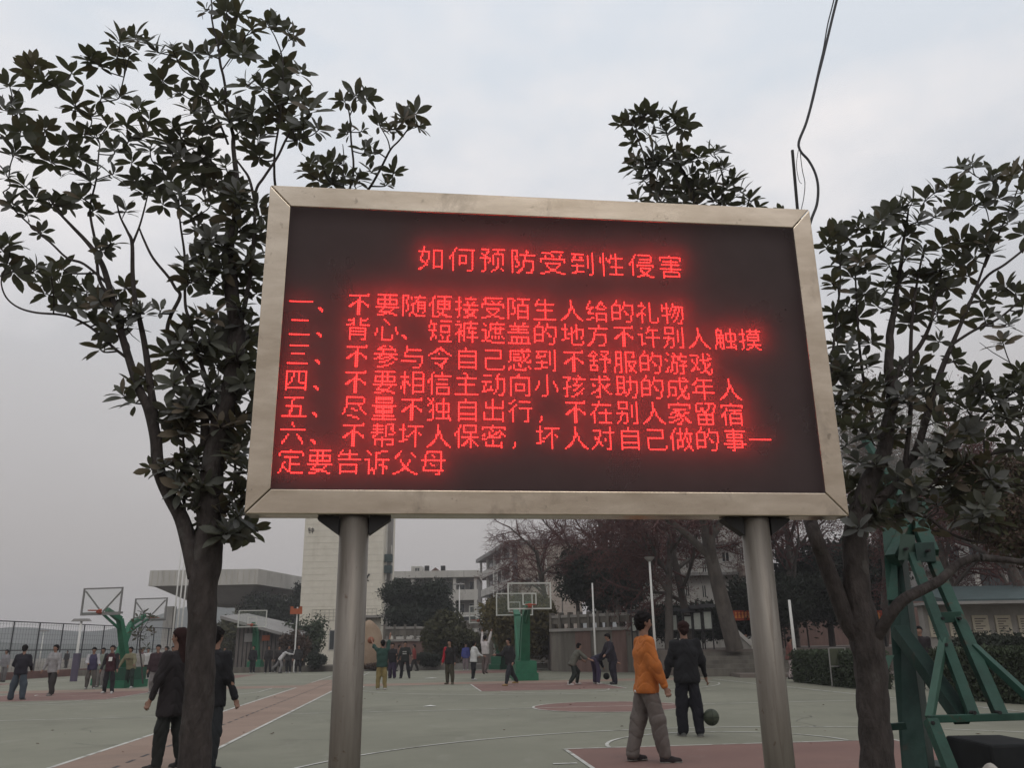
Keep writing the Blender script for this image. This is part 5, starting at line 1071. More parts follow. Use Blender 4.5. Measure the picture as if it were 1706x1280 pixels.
    for (p, M, _, v, k) in big:
        me = [m for m, i, kk in LMESH if i == v and kk == k][0]; o = bpy.data.objects.new('leaf', me); C.objects.link(o); o.parent = root
        o.matrix_local = Matrix(((M[0, 0], M[0, 1], M[0, 2], p[0]), (M[1, 0], M[1, 1], M[1, 2], p[1]), (M[2, 0], M[2, 1], M[2, 2], p[2]), (0, 0, 0, 1)))
    for k in range(3):
        Vs = []; Fs = []; off = 0
        for (p, M, _, v, kk) in rest:
            if kk != k: continue
            Vv, Ff = LV[v]; Vs.append(Vv @ M.T + p); Fs += [tuple(i + off for i in f) for f in Ff]; off += len(Vv)
        if Vs: o = mesh_np('foliage', np.concatenate(Vs), Fs, M_ml[k], root, True); o['kind'] = 'stuff'
    return root
T = lambda s, Y: [(a, b, Y + (q[0] if q else 0), c) for (a, b, c, *q) in s]
YL_ = 5.0
limbsL = [T([(322, 1620, .105), (324, 1280, .088), (331, 1170, .082), (336, 1050, .080), (338, 985, .082), (345, 935, .085), (350, 870, .075), (352, 800, .07), (366, 720, .066), (384, 650, .062), (394, 580, .055), (391, 520, .05), (381, 440, .042), (384, 400, .034), (395, 350, .024), (393, 300, .018), (389, 235, .014), (381, 195, .011), (369, 111, .009), (358, 55, .007), (352, 12, .006), (348, -40, .004)], YL_),
  T([(330, 960, .07), (318, 915, .058), (303, 865, .05), (283, 828, .045), (268, 795, .042), (262, 765, .041), (259, 728, .04), (247, 680, .036), (232, 650, .03), (216, 602, .026), (198, 540, .024), (184, 486, .022), (172, 445, .02), (158, 420, .017), (142, 400, .014), (118, 375, .011), (95, 350, .008), (80, 325, .006)], YL_),
  T([(259, 735, .03), (257, 690, .028), (250, 640, .025), (242, 580, .022), (232, 530, .018), (225, 500, .017), (221, 456, .016), (220, 405, .014), (212, 385, .009), (200, 360, .007), (193, 330, .005)], YL_),
  T([(220, 408, .011), (232, 378, .008), (240, 350, .007), (246, 325, .005)], YL_),
  T([(206, 560, .013), (185, 500, .012), (165, 465, .012), (160, 410, .011), (150, 350, .009), (160, 300, .007), (165, 250, .006)], YL_),
  T([(216, 600, .012), (190, 580, .011), (150, 545, .010), (109, 526, .008), (60, 521, .0075), (30, 512, .007), (10, 495, .006), (2, 470, .005), (8, 448, .004)], YL_),
  T([(176, 470, .012), (140, 440, .010), (112, 430, .009), (85, 405, .008), (45, 370, .007), (20, 345, .006), (5, 320, .005)], YL_),
  T([(341, 745, .035), (341, 690, .032), (333, 665, .028), (318, 640, .022), (300, 600, .018), (280, 560, .015), (283, 530, .014), (300, 494, .013), (292, 480, .011), (281, 462, .010), (255, 430, .009), (240, 400, .008), (232, 380, .006)], YL_),
  T([(352, 700, .02), (345, 640, .016), (330, 590, .014), (318, 540, .012), (309, 510, .011), (308, 460, .010), (307, 420, .009), (300, 370, .007), (298, 330, .005)], YL_),
  T([(322, 925, .016), (310, 880, .012), (307, 840, .011), (307, 780, .010), (305, 730, .008), (300, 700, .006)], YL_),
  T([(345, 905, .02), (372, 860, .013), (388, 820, .011), (392, 780, .009), (385, 740, .006)], YL_),
  T([(392, 570, .025), (405, 520, .02), (415, 470, .016), (421, 430, .014), (424, 380, .012), (426, 320, .011), (440, 295, .010), (462, 262, .0095), (475, 235, .009), (486, 215, .007)], YL_),
  T([(426, 345, .012), (416, 300, .010), (404, 280, .008), (390, 262, .007)], YL_),
  T([(440, 520, .012, .25), (452, 420, .012, .3), (459, 330, .011, .35), (457, 290, .010, .3), (458, 250, .009, .2), (466, 200, .008, .2), (471, 134, .007, .2), (470, 95, .006, .2), (460, 65, .005, .2), (452, 50, .004, .2)], YL_),
  T([(466, 90, .004, .2), (476, 75, .004, .2), (484, 58, .003, .2)], YL_),
  T([(380, 240, .009), (366, 205, .008), (350, 175, .007), (340, 140, .005)], YL_),
  T([(362, 85, .006), (374, 48, .005), (378, 30, .004)], YL_),
  T([(371, 115, .006), (385, 95, .005), (396, 78, .004)], YL_),
  T([(384, 590, .03, .1), (440, 540, .024, .5), (500, 450, .018, .7), (560, 370, .013, .7), (584, 310, .010, .65), (589, 275, .009, .6), (585, 235, .008, .6), (583, 195, .007, .6), (578, 175, .005, .6)], YL_),
  T([(583, 192, .006, .6), (590, 175, .005, .6), (594, 162, .004, .6)], YL_),
  T([(520, 430, .014, .7), (570, 370, .012, .75), (612, 318, .011, .7), (632, 285, .010, .65), (650, 250, .009, .6), (664, 235, .008, .6), (676, 220, .007, .6), (686, 205, .005, .6)], YL_),
  T([(650, 250, .006, .6), (646, 233, .005, .6), (636, 215, .004, .6), (631, 206, .003, .6)], YL_),
  T([(575, 360, .007, .75), (572, 300, .006, .7), (573, 265, .005, .7), (571, 240, .003, .7)], YL_)]
rosL = [(15,130),(48,108),(30,175),(70,125),(95,130),(120,112),(57,97),(125,165),(35,210),(10,215),(75,205),(150,88),(165,97),(200,58),(224,52,1.1),(243,58),(195,85),(215,85),(262,78,.9),(287,72,.9),(295,88),(270,125),(300,145),(322,78,.95),(347,80,.9),(330,120),(335,150),(320,175),(340,195),(290,200),(250,190),(230,170),(200,150),(170,150),(150,180),(180,200),(210,200),(140,215),(110,230),(60,240),(25,245),(10,280),(40,300),(60,320),(90,330),(115,330),(135,320),(160,340),(150,290),(190,280),(220,260),(250,240),(270,270),(300,250),(330,230),(350,250),(370,290),(340,300),(300,310),(270,330),(240,310),(210,340),
 (378,8,1.1),(398,12,1.1),(343,6,.8),(381,58,1.15),(405,68,1.1),(420,38,.9),(445,30,1.1),(461,30),(478,42,.9),(492,52,.8),(403,80),(455,100),(473,98),(503,112,.9),(470,120),(410,130,1.2),(435,135),(480,150,1.1),(500,158,1.2),(515,172,1.2),(460,165),(450,180),(420,175),(395,170),(382,190),(400,210),(430,220),(410,190),(440,200),(475,190),(490,210),(505,195),(532,206,.9),(500,222),(420,240),(432,252),
 (594,150,1.05),(612,155,.9),(572,158,.85),(578,212,.7),(603,208,.7),(608,238),(620,245),(518,262),(538,268,1.1),(553,262),(512,275),(530,290),(565,262,.7),(570,296),(600,288,1.1),(617,275,.8),(590,300),(633,198,.9),(650,205,.8),(672,188,1.1),(692,180,1.1),(700,200,.9),(660,205,.9),(655,278,1),(645,296,.7),(575,285),(555,296),
 (10,430),(25,445),(60,440),(85,450),(105,440),(100,465),(75,480),(120,470),(145,475),(165,490),(130,500),(110,500),(180,500),(200,490),(210,470),(160,520),(190,520),(220,510),(175,540),(165,570),(195,550),(215,530),(235,510),(225,630),(205,650),(220,660),(240,620),(268,508,.8),(300,590),(320,570),(340,580),(360,600),(280,580),(330,560),(310,620),(290,630),(350,560),(370,570),(300,690),(310,672),(285,680),(325,690),(290,715),(308,708),(300,760),(320,750),(330,770),(310,790),(300,805),(340,800),(360,790),(380,760),(400,740),(392,700),(402,650),(410,600),(400,560),(415,530),(400,500),(380,480),(350,470),(320,460),(340,440),(310,450),(370,440),(400,430),(420,450),(428,480),(418,420),(390,390),(350,390),(330,370),(420,390),(436,350),(428,330),(400,330),(385,350),(350,330),(320,350),(345,410),(253,772,.8),(272,772,.8),(390,820),(370,840),(400,850),(350,850),(383,880),(405,876),(420,872),(360,885),(380,720),(330,830),(185,395,.9),(172,408,.8),(440,372),(434,392),(70,378,.7),(45,345,.8),(20,330,.8),(15,395),(3,405),(5,170),(160,215),(120,270),(85,260),(130,250),(190,240),(215,225),(300,220),(280,230),(320,280),(285,290),(260,300),(230,290),(395,310),(370,320),(375,400),(360,420),(405,470),(386,540),(355,640),(375,650),(415,640),(412,690),(408,560),(350,520),(330,520),(300,560),(366,700),(395,790),(412,770),(405,820),(340,860),(372,880),(420,560)]
limbs_base = at(322, 1620, YL_)
rg = np.random.default_rng(77)
def fill(x0, x1, y0, y1, n): return [(float(rg.uniform(x0, x1)), float(rg.uniform(y0, y1))) for _ in range(n)]
rl = list(rosL) + fill(292, 424, 540, 885, 34) + fill(190, 400, 150, 360, 10) + fill(300, 425, 360, 540, 10)
rosR_extra = fill(1385, 1706, 600, 880, 62) + fill(1430, 1690, 380, 560, 12) + fill(1060, 1200, 250, 330, 5)
magnolia('magnolia_tree', 'tall magnolia with thick dark trunk and glossy leaves left of the LED board', (limbs_base[0], YL_, 0), limbsL, rl, 1, (4.35, 6.4))
YR_ = 5.75
limbsR = [T([(1468, 1560, .125), (1462, 1280, .105), (1456, 1200, .10), (1450, 1110, .104), (1440, 1050, .108), (1430, 1000, .09), (1426, 950, .085), (1424, 900, .08), (1432, 850, .07), (1450, 800, .06), (1470, 760, .052), (1481, 700, .045), (1486, 647, .04), (1480, 600, .034), (1485, 550, .026), (1492, 500, .02), (1500, 440, .015), (1508, 390, .01), (1512, 350, .007)], YR_),
  T([(1436, 1065, .085), (1414, 1038, .07), (1390, 978, .062), (1372, 930, .058), (1356, 888, .054), (1335, 820, .05, .35), (1300, 720, .042, .5), (1260, 600, .036, .5), (1220, 480, .028, .5), (1180, 390, .022, .45), (1155, 330, .017, .4), (1140, 290, .012, .4), (1120, 250, .009, .4), (1108, 215, .006, .4)], YR_),
  T([(1180, 395, .014, .45), (1200, 340, .011, .4), (1205, 300, .009, .4), (1195, 265, .006, .4)], YR_),
  T([(1160, 345, .012, .45), (1110, 345, .01, .4), (1085, 300, .009, .4), (1070, 250, .007, .4), (1055, 215, .005, .4)], YR_),
  T([(1200, 420, .012, .45), (1240, 355, .009, .4), (1250, 325, .006, .4)], YR_),
  T([(1350, 860, .02), (1370, 780, .016), (1380, 700, .014), (1385, 620, .012), (1392, 540, .01), (1400, 470, .008), (1398, 410, .006)], YR_),
  T([(1448, 1092, .03, .2), (1462, 1060, .045, .08), (1485, 1022, .045), (1508, 998, .042), (1541, 981, .038), (1565, 968, .036), (1580, 955, .034), (1600, 938, .032), (1625, 930, .028), (1650, 931, .026), (1680, 934, .022), (1720, 938, .018)], YR_ - .15),
  T([(1432, 860, .05), (1468, 830, .04), (1500, 800, .036), (1520, 765, .034), (1533, 733, .032), (1548, 680, .028), (1562, 635, .024), (1575, 600, .021), (1588, 570, .018), (1605, 530, .015), (1622, 490, .012), (1640, 440, .009), (1655, 390, .006)], YR_),
  T([(1505, 795, .024), (1512, 740, .02), (1517, 680, .018), (1517, 590, .016), (1520, 530, .013), (1528, 470, .01), (1540, 410, .007)], YR_),
  T([(1486, 650, .022), (1500, 610, .02), (1530, 580, .018), (1550, 540, .014), (1558, 500, .011), (1570, 450, .008)], YR_),
  T([(1585, 575, .014), (1622, 551, .012), (1665, 530, .01), (1700, 500, .008)], YR_),
  T([(1600, 530, .012), (1640, 465, .011), (1675, 440, .010), (1712, 410, .008), (1740, 380, .006)], YR_),
  T([(1640, 445, .01), (1668, 380, .008), (1690, 330, .006), (1702, 290, .004)], YR_),
  T([(1476, 765, .02), (1455, 700, .016), (1440, 640, .013), (1432, 580, .011), (1428, 520, .009), (1425, 460, .007)], YR_),
  T([(1510, 840, .02), (1560, 800, .016), (1610, 770, .014), (1660, 755, .012), (1712, 750, .01)], YR_),
  T([(1560, 790, .014), (1600, 740, .012), (1640, 690, .010), (1680, 660, .008), (1712, 640, .006)], YR_),
  T([(1490, 860, .016), (1540, 860, .014), (1575, 885, .011), (1610, 900, .009), (1640, 905, .007)], YR_)]
rosR = [(1385,385),(1395,372,1.1),(1412,385),(1378,400),(1400,415),(1428,368),(1443,360),(1452,370),(1466,358),(1482,348),(1492,340),(1500,335),(1520,328),(1542,322),(1560,310),(1580,302),(1600,308),(1620,266,.9),(1603,272,.9),(1655,282,1.1),(1650,292),(1682,282,1.1),(1700,275,1.1),(1702,310),(1660,320),(1640,330),(1620,330),(1590,340),(1560,350),(1530,360),(1500,380),(1470,400),(1450,400),(1430,420),(1400,430),(1385,460),(1395,470),(1420,450),(1445,440),(1480,430),(1510,420),(1540,410),(1570,400),(1600,390),(1630,390),(1650,370),(1680,360),(1690,340),(1704,380),(1650,410),(1620,420),(1590,430),(1560,440),(1530,450),(1500,460),(1470,470),(1440,480),(1410,500),(1388,510),(1400,530),(1430,520),(1460,500),(1490,500),(1520,490),(1550,480),(1580,470),(1610,450),(1640,490),(1672,468),(1692,478),(1704,500),(1640,520),(1680,530),(1670,560),(1600,520),(1560,510),(1395,560),(1410,580),(1430,560),(1455,560),(1392,590),(1562,560,.9),(1590,590,.9),
 (1390,600),(1398,620),(1412,640),(1430,650),(1450,640),(1470,630),(1420,600),(1445,600),(1530,600),(1520,620),(1550,630),(1570,640),(1540,650),(1500,650),(1480,670),(1560,670),(1590,660),(1620,640),(1640,640),(1610,670),(1650,650),(1680,640),(1702,650),(1660,680),(1702,690),(1396,660),(1402,690),(1420,700),(1440,680),(1412,730),(1450,720),(1480,720),(1500,700),(1590,690),(1572,730),(1545,750),(1610,710),(1640,720),(1460,760),(1430,760),(1425,800),(1442,820),(1470,800),(1500,790),(1520,810),(1550,790),(1572,800),(1452,860),(1480,850),(1510,840),(1530,850),(1430,870),(1560,830),(1600,760),(1640,760),(1680,740),(1700,720),(1620,800),(1660,800),(1590,850),(1550,870),
 (1036,196,.9),(1048,190),(1066,182),(1080,180,1.1),(1097,186,1.1),(1060,205),(1085,215),(1121,182,1.1),(1128,192),(1147,192),(1140,205),(1110,210),(1052,228),(1060,255),(1056,268),(1070,290),(1090,240),(1095,260),(1110,250),(1130,245),(1147,255),(1165,250),(1182,245),(1193,242),(1203,270),(1180,275),(1150,280),(1120,290),(1095,290),(1090,310),(1110,320),(1140,310),(1160,300),(1190,295),(1212,302),(1222,290),(1232,310),(1190,325),(1160,330),(1120,335),(1247,322,1.1),(1262,338),(1303,345,.7),(1180,310),(1125,270),(1075,265),(1105,300),(1150,325),(1210,330),(1095,330)]
limbs_base = at(1468, 1560, YR_)
magnolia('magnolia_tree', 'broad magnolia with forked trunk right of the LED board', (limbs_base[0], YR_, 0), limbsR, rosR + rosR_extra, 2, (5.1, 6.6))
# thin young magnolia between the two left hoops
yp = at(236, 1130, 35); st = [T([(236, 1118, .03), (233, 1085, .026), (234, 1060, .02), (238, 1035, .014), (240, 1015, .008)], 35)]
magnolia('young_magnolia', 'thin young magnolia sapling in front of the second left hoop', (yp[0], 35, 0), [T([(238, 1140, .035), (236, 1110, .03), (233, 1080, .026), (234, 1060, .02), (238, 1035, .014), (240, 1015, .008)], 35), T([(234, 1062, .014), (222, 1040, .009)], 35), T([(235, 1055, .014), (250, 1030, .009)], 35)],
         [(x, y, 2.2) for x, y in ((240, 1012), (230, 1020), (250, 1018), (222, 1028), (258, 1022), (236, 1035), (248, 1040), (222, 1042), (255, 1045), (240, 1055), (228, 1052), (245, 1068))], 7, (34.2, 35.8), .6)
# ------------------------------------------------------------------ people
def surface_net(F, org, h):
    s = F < 0; nx, ny, nz = F.shape
    c = np.zeros((nx - 1, ny - 1, nz - 1), np.int16)
    for i in (0, 1):
        for j in (0, 1):
            for k in (0, 1): c += s[i:nx - 1 + i, j:ny - 1 + j, k:nz - 1 + k]
    act = (c > 0) & (c < 8); idx = np.full(act.shape, -1, np.int64); A_ = np.argwhere(act); idx[act] = np.arange(len(A_))
    acc = np.zeros((len(A_), 3)); cnt = np.zeros(len(A_)); cor = [(i, j, k) for i in (0, 1) for j in (0, 1) for k in (0, 1)]
    val = {q: F[A_[:, 0] + q[0], A_[:, 1] + q[1], A_[:, 2] + q[2]] for q in cor}
    for a in cor:
        for ax in range(3):
            if a[ax]: continue
            b = list(a); b[ax] = 1; b = tuple(b); va, vb = val[a], val[b]; m = (va < 0) != (vb < 0)
            t = np.where(m, va / np.where(m, va - vb, 1), 0); p = np.array(a, float)[None] + np.eye(3)[ax][None] * t[:, None]; acc[m] += p[m]; cnt[m] += 1
    V = (A_ + acc / cnt[:, None]) * h + org; Fc = []
    for ax in range(3):
        sl0 = [slice(None)] * 3; sl1 = [slice(None)] * 3; sl0[ax] = slice(0, -1); sl1[ax] = slice(1, None)
        ch = s[tuple(sl0)] != s[tuple(sl1)]; E_ = np.argwhere(ch); u, v = [q for q in range(3) if q != ax]
        E_ = E_[(E_[:, u] > 0) & (E_[:, v] > 0) & (E_[:, u] < F.shape[u] - 1) & (E_[:, v] < F.shape[v] - 1)]
        if not len(E_): continue
        q = []
        for du, dv in ((-1, -1), (0, -1), (0, 0), (-1, 0)):
            e = E_.copy(); e[:, u] += du; e[:, v] += dv; q.append(idx[e[:, 0], e[:, 1], e[:, 2]])
        q = np.stack(q, 1); flip = s[E_[:, 0], E_[:, 1], E_[:, 2]]
        if ax == 1: flip = ~flip
        q[~flip] = q[~flip][:, ::-1]; Fc.append(q)
    return V, np.concatenate(Fc)
def field(segs, h, k=.03, pad=.05, noise=None, cut=None):
    """smooth union of round cones (a, b, ra, rb[, (sx,sy,sz)])"""
    P = np.array([s[i] for s in segs for i in (0, 1)]); rm = max(max(s[2], s[3]) for s in segs) * 1.05
    lo = P.min(0) - rm - pad; hi = P.max(0) + rm + pad; n = np.ceil((hi - lo) / h).astype(int) + 1; F = np.full(tuple(n), .3)
    for s in segs:
        a, b, ra, rb = np.array(s[0]), np.array(s[1]), s[2], s[3]; r = max(ra, rb) + k + 3 * h
        l = np.maximum(np.floor((np.minimum(a, b) - r - lo) / h).astype(int), 0); u = np.minimum(np.ceil((np.maximum(a, b) + r - lo) / h).astype(int) + 1, n)
        X = [lo[i] + np.arange(l[i], u[i]) * h for i in range(3)]; G = np.stack(np.meshgrid(*X, indexing='ij'), -1); d = b - a; L2 = d @ d + 1e-9
        t = np.clip(((G - a) @ d) / L2, 0, 1); f = np.linalg.norm(G - a - t[..., None] * d, axis=-1) - (ra + (rb - ra) * t)
        sub = F[l[0]:u[0], l[1]:u[1], l[2]:u[2]]; kk = s[4] if len(s) > 4 else k; hh = np.maximum(kk - np.abs(sub - f), 0) / kk; F[l[0]:u[0], l[1]:u[1], l[2]:u[2]] = np.minimum(sub, f) - hh * hh * kk / 4
    if noise or cut:
        G = np.stack(np.meshgrid(*[lo[i] + np.arange(n[i]) * h for i in range(3)], indexing='ij'), -1)
        if noise: F = F + noise(G)
        if cut: F = np.maximum(F, cut(G))
    # keep the volume closed at the border
    F[0] = F[-1] = .1; F[:, 0] = F[:, -1] = .1; F[:, :, 0] = F[:, :, -1] = .1
    return F, lo
CL = {}
def cloth(c, name=None):
    key = tuple(c)
    if key not in CL: CL[key] = mat('cloth_%d' % len(CL), tuple(c), .9, 0, .16, 9, .25, 28)
    return CL[key]
M_skin = mat('skin', (.24, .135, .095), .6, 0, .08, 6); M_hair = mat('black_hair', (.010, .008, .008), .85, 0, .3, 60, spec=.08); M_hairb = mat('dark_brown_hair', (.026, .013, .012), .85, 0, .3, 60, spec=.08)
M_eye = mat('dark_eye', (.01, .008, .008), .4, 0, .1, 5); M_lip = mat('lip', (.16, .06, .05), .6, 0, .1, 5)
def person(label, px, py, H, face, top, legs, shoes, pose={}, hair='short', near=False, sleeve=None, group=None, hairm=None, coat=0., z=0., loc=None, hem=None, lift=0.):
    """face: heading in degrees, 0 = away from the camera, 90 = to the left, -90 = to the right, 180 = towards the camera"""
    g = gnd(px, py, z) if loc is None else np.array(loc)
    if g[1] > 56.2 and px > 320: g = at(px, py, 56.2 - (px % 7) * .12) * np.array([1, 1, 0])
    root = empty('person', (g[0], g[1], z + lift), label, 'person', group, rz=0)
    P = dict(lean=3, side=0, hipL=(5, 3), kneeL=5, hipR=(-5, 3), kneeR=5, shL=(2, 9), elL=12, shR=(2, 9), elR=12, yaw=0, nod=0); P.update(pose)
    S = H; s_, c_ = (lambda d: math.sin(R(d))), (lambda d: math.cos(R(d)))
    pel = np.zeros(3); sp = np.array([s_(P['side']), s_(P['lean']) * c_(P['side']), c_(P['lean']) * c_(P['side'])]); sp /= np.linalg.norm(sp); rx = np.array([1., 0, 0]); rx = rx - sp * (rx @ sp); rx /= np.linalg.norm(rx); fy = np.cross(sp, rx)
    J = {}
    for k, sg in (('L', -1), ('R', 1)):
        f, o = P['hip' + k]; hp = pel + rx * sg * .052 * S; d1 = np.array([sg * s_(o), s_(f) * c_(o), -c_(f) * c_(o)]); kn = hp + d1 * .245 * S
        f2 = f - P['knee' + k]; d2 = np.array([sg * s_(o) * .6, s_(f2) * c_(o), -c_(f2) * c_(o)]); d2 /= np.linalg.norm(d2); an = kn + d2 * .245 * S
        J['hip' + k], J['kn' + k], J['an' + k] = hp, kn, an
        pitch = P.get('foot' + k, 0); fd = np.array([sg * .18, c_(pitch), -s_(pitch)]); fd /= np.linalg.norm(fd); J['heel' + k] = an + np.array([0, -.02, -.026 * S]) ; J['toe' + k] = an + np.array([0, 0, -.027 * S]) + fd * .098 * S
        f, o = P['sh' + k]; shp = pel + sp * .285 * S + rx * sg * .108 * S; d1 = np.array([sg * s_(o), s_(f) * c_(o), -c_(f) * c_(o)]); el = shp + d1 * .168 * S
        f2 = f + P['el' + k]; inn = P.get('in' + k, 0); d2 = np.array([sg * s_(o - inn), s_(f2) * c_(o - inn), -c_(f2) * c_(o - inn)]); wr = el + d2 * .148 * S
        J['sh' + k], J['el' + k], J['wr' + k], J['hd' + k] = shp, el, wr, d2
    zmin = min(min(J['heel' + k][2], J['toe' + k][2]) for k in 'LR') - .012 * S; off = np.array([0, 0, -zmin])
    for q in J: 
        if not q.startswith('hd'): J[q] = J[q] + off
    pel = pel + off; chest = pel + sp * .21 * S; waist = pel + sp * .10 * S; nb = pel + sp * .31 * S
    nk = sp * .75 + np.array([0, 0, .25]) ; nk /= np.linalg.norm(nk); nod = P['nod']; hdir = np.array([0, s_(nod * .5 + P['lean'] * .4) , 1.]); hdir /= np.linalg.norm(hdir)
    hc = nb + nk * .05 * S + hdir * .062 * S; yw = P['yaw']; ff = np.array([-s_(yw), c_(yw) * c_(nod), -s_(nod)]); ff -= hdir * (ff @ hdir) * .5; ff /= np.linalg.norm(ff); hr = np.cross(ff, hdir); hr /= np.linalg.norm(hr); hu = np.cross(hr, ff)
    h = .0095 if near else (.019 if g[1] < 40 else .024); k0 = .03
    # ---- body
    B_ = [(pel - rx * .045 * S, pel + rx * .045 * S, .054 * S, .054 * S), (waist - rx * .03 * S, waist + rx * .03 * S, .050 * S, .050 * S), (pel, waist, .054 * S, .052 * S), (chest - rx * .055 * S, chest + rx * .055 * S, .054 * S, .054 * S), (waist, chest, .052 * S, .056 * S),
          (nb - rx * .045 * S - sp * .034 * S, nb + rx * .045 * S - sp * .034 * S, .028 * S, .028 * S), (nb - sp * .02 * S, nb + nk * .06 * S, .036 * S, .031 * S),
          (hc - ff * .008 * S + hu * .014 * S, hc + ff * .006 * S + hu * .012 * S, .049 * S, .046 * S), (hc + ff * .012 * S - hu * .03 * S, hc + ff * .016 * S - hu * .022 * S, .030 * S, .034 * S)]
    B_ += [(hc + ff * .048 * S + hu * .008 * S, hc + ff * .058 * S - hu * .012 * S, .006 * S, .0095 * S, .012)]
    for sg in (-1, 1): B_.append((hc + hr * sg * .046 * S + hu * .006 * S - ff * .004 * S, hc + hr * sg * .045 * S - hu * .012 * S, .009 * S, .007 * S, .01))
    for k, sg in (('L', -1), ('R', 1)):
        B_ += [(J['hip' + k], J['kn' + k], .052 * S, .034 * S), (J['kn' + k], J['kn' + k] * .65 + J['an' + k] * .35 + np.array([0, -.01, 0]), .033 * S, .034 * S), (J['kn' + k] * .6 + J['an' + k] * .4, J['an' + k], .033 * S, .021 * S), (J['an' + k], J['heel' + k] * .5 + J['toe' + k] * .5, .022 * S, .019 * S),
               (J['sh' + k], J['el' + k], .028 * S, .024 * S), (J['el' + k], J['wr' + k], .024 * S, .016 * S)]
        d = J['hd' + k] / np.linalg.norm(J['hd' + k]); w_ = J['wr' + k]; side_ = np.cross(d, rx); side_ = side_ / (np.linalg.norm(side_) + 1e-9); nn_ = np.cross(side_, d)   # nn_ ~ across palm normal
        grip = P.get('grip' + k, .45)
        if near:
            B_ += [(w_ + d * .012, w_ + d * .075 - side_ * .014, .019, .017, .02), (w_ + d * .02, w_ + d * .078 + side_ * .016, .018, .015, .02)]
            for q, (o_, ln) in enumerate(((-.030, .068), (-.010, .078), (.010, .073), (.029, .056))):
                a0 = w_ + d * .082 + side_ * o_; inw = -nn_ * sg
                d1 = d * math.cos(grip) + inw * math.sin(grip) * -sg * sg; d2_ = d * math.cos(grip * 2.2) + inw * math.sin(grip * 2.2); m1 = a0 + d1 * ln * .5; B_ += [(a0 - d * .012, m1, .0092, .0086, .006), (m1, m1 + d2_ * ln * .5, .0084, .0072, .006)]
            th0 = w_ + d * .03 - side_ * .02; th1 = th0 + (d * .7 - side_ * .7) * .036; B_ += [(th0, th1, .012, .0098, .01), (th1, th1 + (d * .92 - side_ * .25 - nn_ * sg * .2) * .032, .0096, .008, .006)]
        else:
            B_ += [(w_, w_ + d * .04 * S, .017 * S, .019 * S), (w_ + d * .04 * S, w_ + d * .085 * S, .0145 * S, .009 * S), (w_ + d * .015 * S, w_ + d * .045 * S - side_ * .022 * S, .009 * S, .007 * S)]
    ang = R(face); Rz = np.array([[math.cos(ang), -math.sin(ang), 0], [math.sin(ang), math.cos(ang), 0], [0, 0, 1.]])
    def emit(name, segs, m, hh=h, k=k0, noise=None, cut=None):
        F, lo = field(segs, hh, k, .05, noise, cut); V, Fc = surface_net(F, lo, hh); o = mesh_np(name, V @ Rz.T, Fc, m, root, True); return o
    emit('body', B_, M_skin)
    rs_ = np.random.default_rng(int(abs(px * 7 + py))); wv = rs_.normal(size=(4, 3)) * np.array([16, 16, 9]); wp = rs_.uniform(0, 6, 4); am = .0048 if near else .005
    def wr_(G): return sum(np.sin(G @ wv[i] + wp[i]) for i in range(4)) * am + ((1 - np.abs(np.sin(G[..., 2] * 21 + np.sin(G[..., 0] * 17 + wp[0]) * 2.4 + np.sin(G[..., 1] * 14 + wp[1]) * 2.0))) ** 3 * .010 if near else 0)
    inf = .013 if near else .018; TR = .054
    # ---- trousers or shorts
    flare = P.get('flare', .012)
    T_ = [(pel - rx * .045 * S, pel + rx * .045 * S, .054 * S + .015, .054 * S + .015), (pel, pel + sp * .05 * S, .054 * S + .012, .050 * S + .012)]
    for k in 'LR': a = J['an' + k] + (J['kn' + k] - J['an' + k]) * .06; T_ += [(J['hip' + k], J['kn' + k], .048 * S + .012, .034 * S + .02 + flare), (J['kn' + k], a, .034 * S + .02 + flare, .024 * S + .016 + flare)]
    emit('trousers', T_, cloth(legs), noise=wr_)
    # ---- jacket
    hem_ = -.035 * S if hem is None else hem * S; ctop = pel + sp * hem_
    U2 = [(pel + sp * hem_ - rx * .042 * S, pel + sp * hem_ + rx * .042 * S, .054 * S + .020 + coat, .054 * S + .020 + coat), (pel + sp * hem_, waist, .055 * S + inf + coat, .055 * S + inf), (waist - rx * .035 * S, waist + rx * .035 * S, .053 * S + inf, .053 * S + inf), (chest - rx * .06 * S, chest + rx * .06 * S, .055 * S + inf, .055 * S + inf), (waist, chest, .055 * S + inf, .057 * S + inf), (pel + sp * hem_ - rx * .050 * S, chest - rx * .050 * S, .056 * S + .024 + coat, .052 * S + inf), (pel + sp * hem_ + rx * .050 * S, chest + rx * .050 * S, .056 * S + .024 + coat, .052 * S + inf),
          (nb - rx * .05 * S - sp * .032 * S, nb + rx * .05 * S - sp * .032 * S, .036 * S + .012, .036 * S + .012), (nb - sp * .02 * S, nb + nk * .006 * S, .036 * S + .012, .033 * S + .01)]
    SL = []
    for k in 'LR': w2_ = J['el' + k] + (J['wr' + k] - J['el' + k]) * P.get('cuff', .93); SL += [(J['sh' + k], J['el' + k], .034 * S + .016, .026 * S + .016), (J['el' + k], w2_, .026 * S + .016, .019 * S + .013)]
    def cutf(G): return -((G - (pel + sp * (hem_ - .03 * S))) @ sp) - .0
    if P.get('raised') or sleeve is None: emit('jacket', U2 + SL if sleeve is None else U2, cloth(top), k=.055, noise=wr_, cut=cutf if not P.get('raised') else (lambda G: -((G - (pel + sp * (hem_ - .03 * S))) @ sp)) )
    else: emit('jacket', U2, cloth(top), noise=wr_, cut=cutf)
    if sleeve is not None:
        sc2 = sleeve if hasattr(sleeve[0], '__len__') else (sleeve, sleeve)
        for q_ in (0, 1): emit('sleeve', [(a, b, ra + .004, rb + .004) for a, b, ra, rb in SL[q_ * 2:q_ * 2 + 2]], cloth(sc2[q_]), noise=wr_)
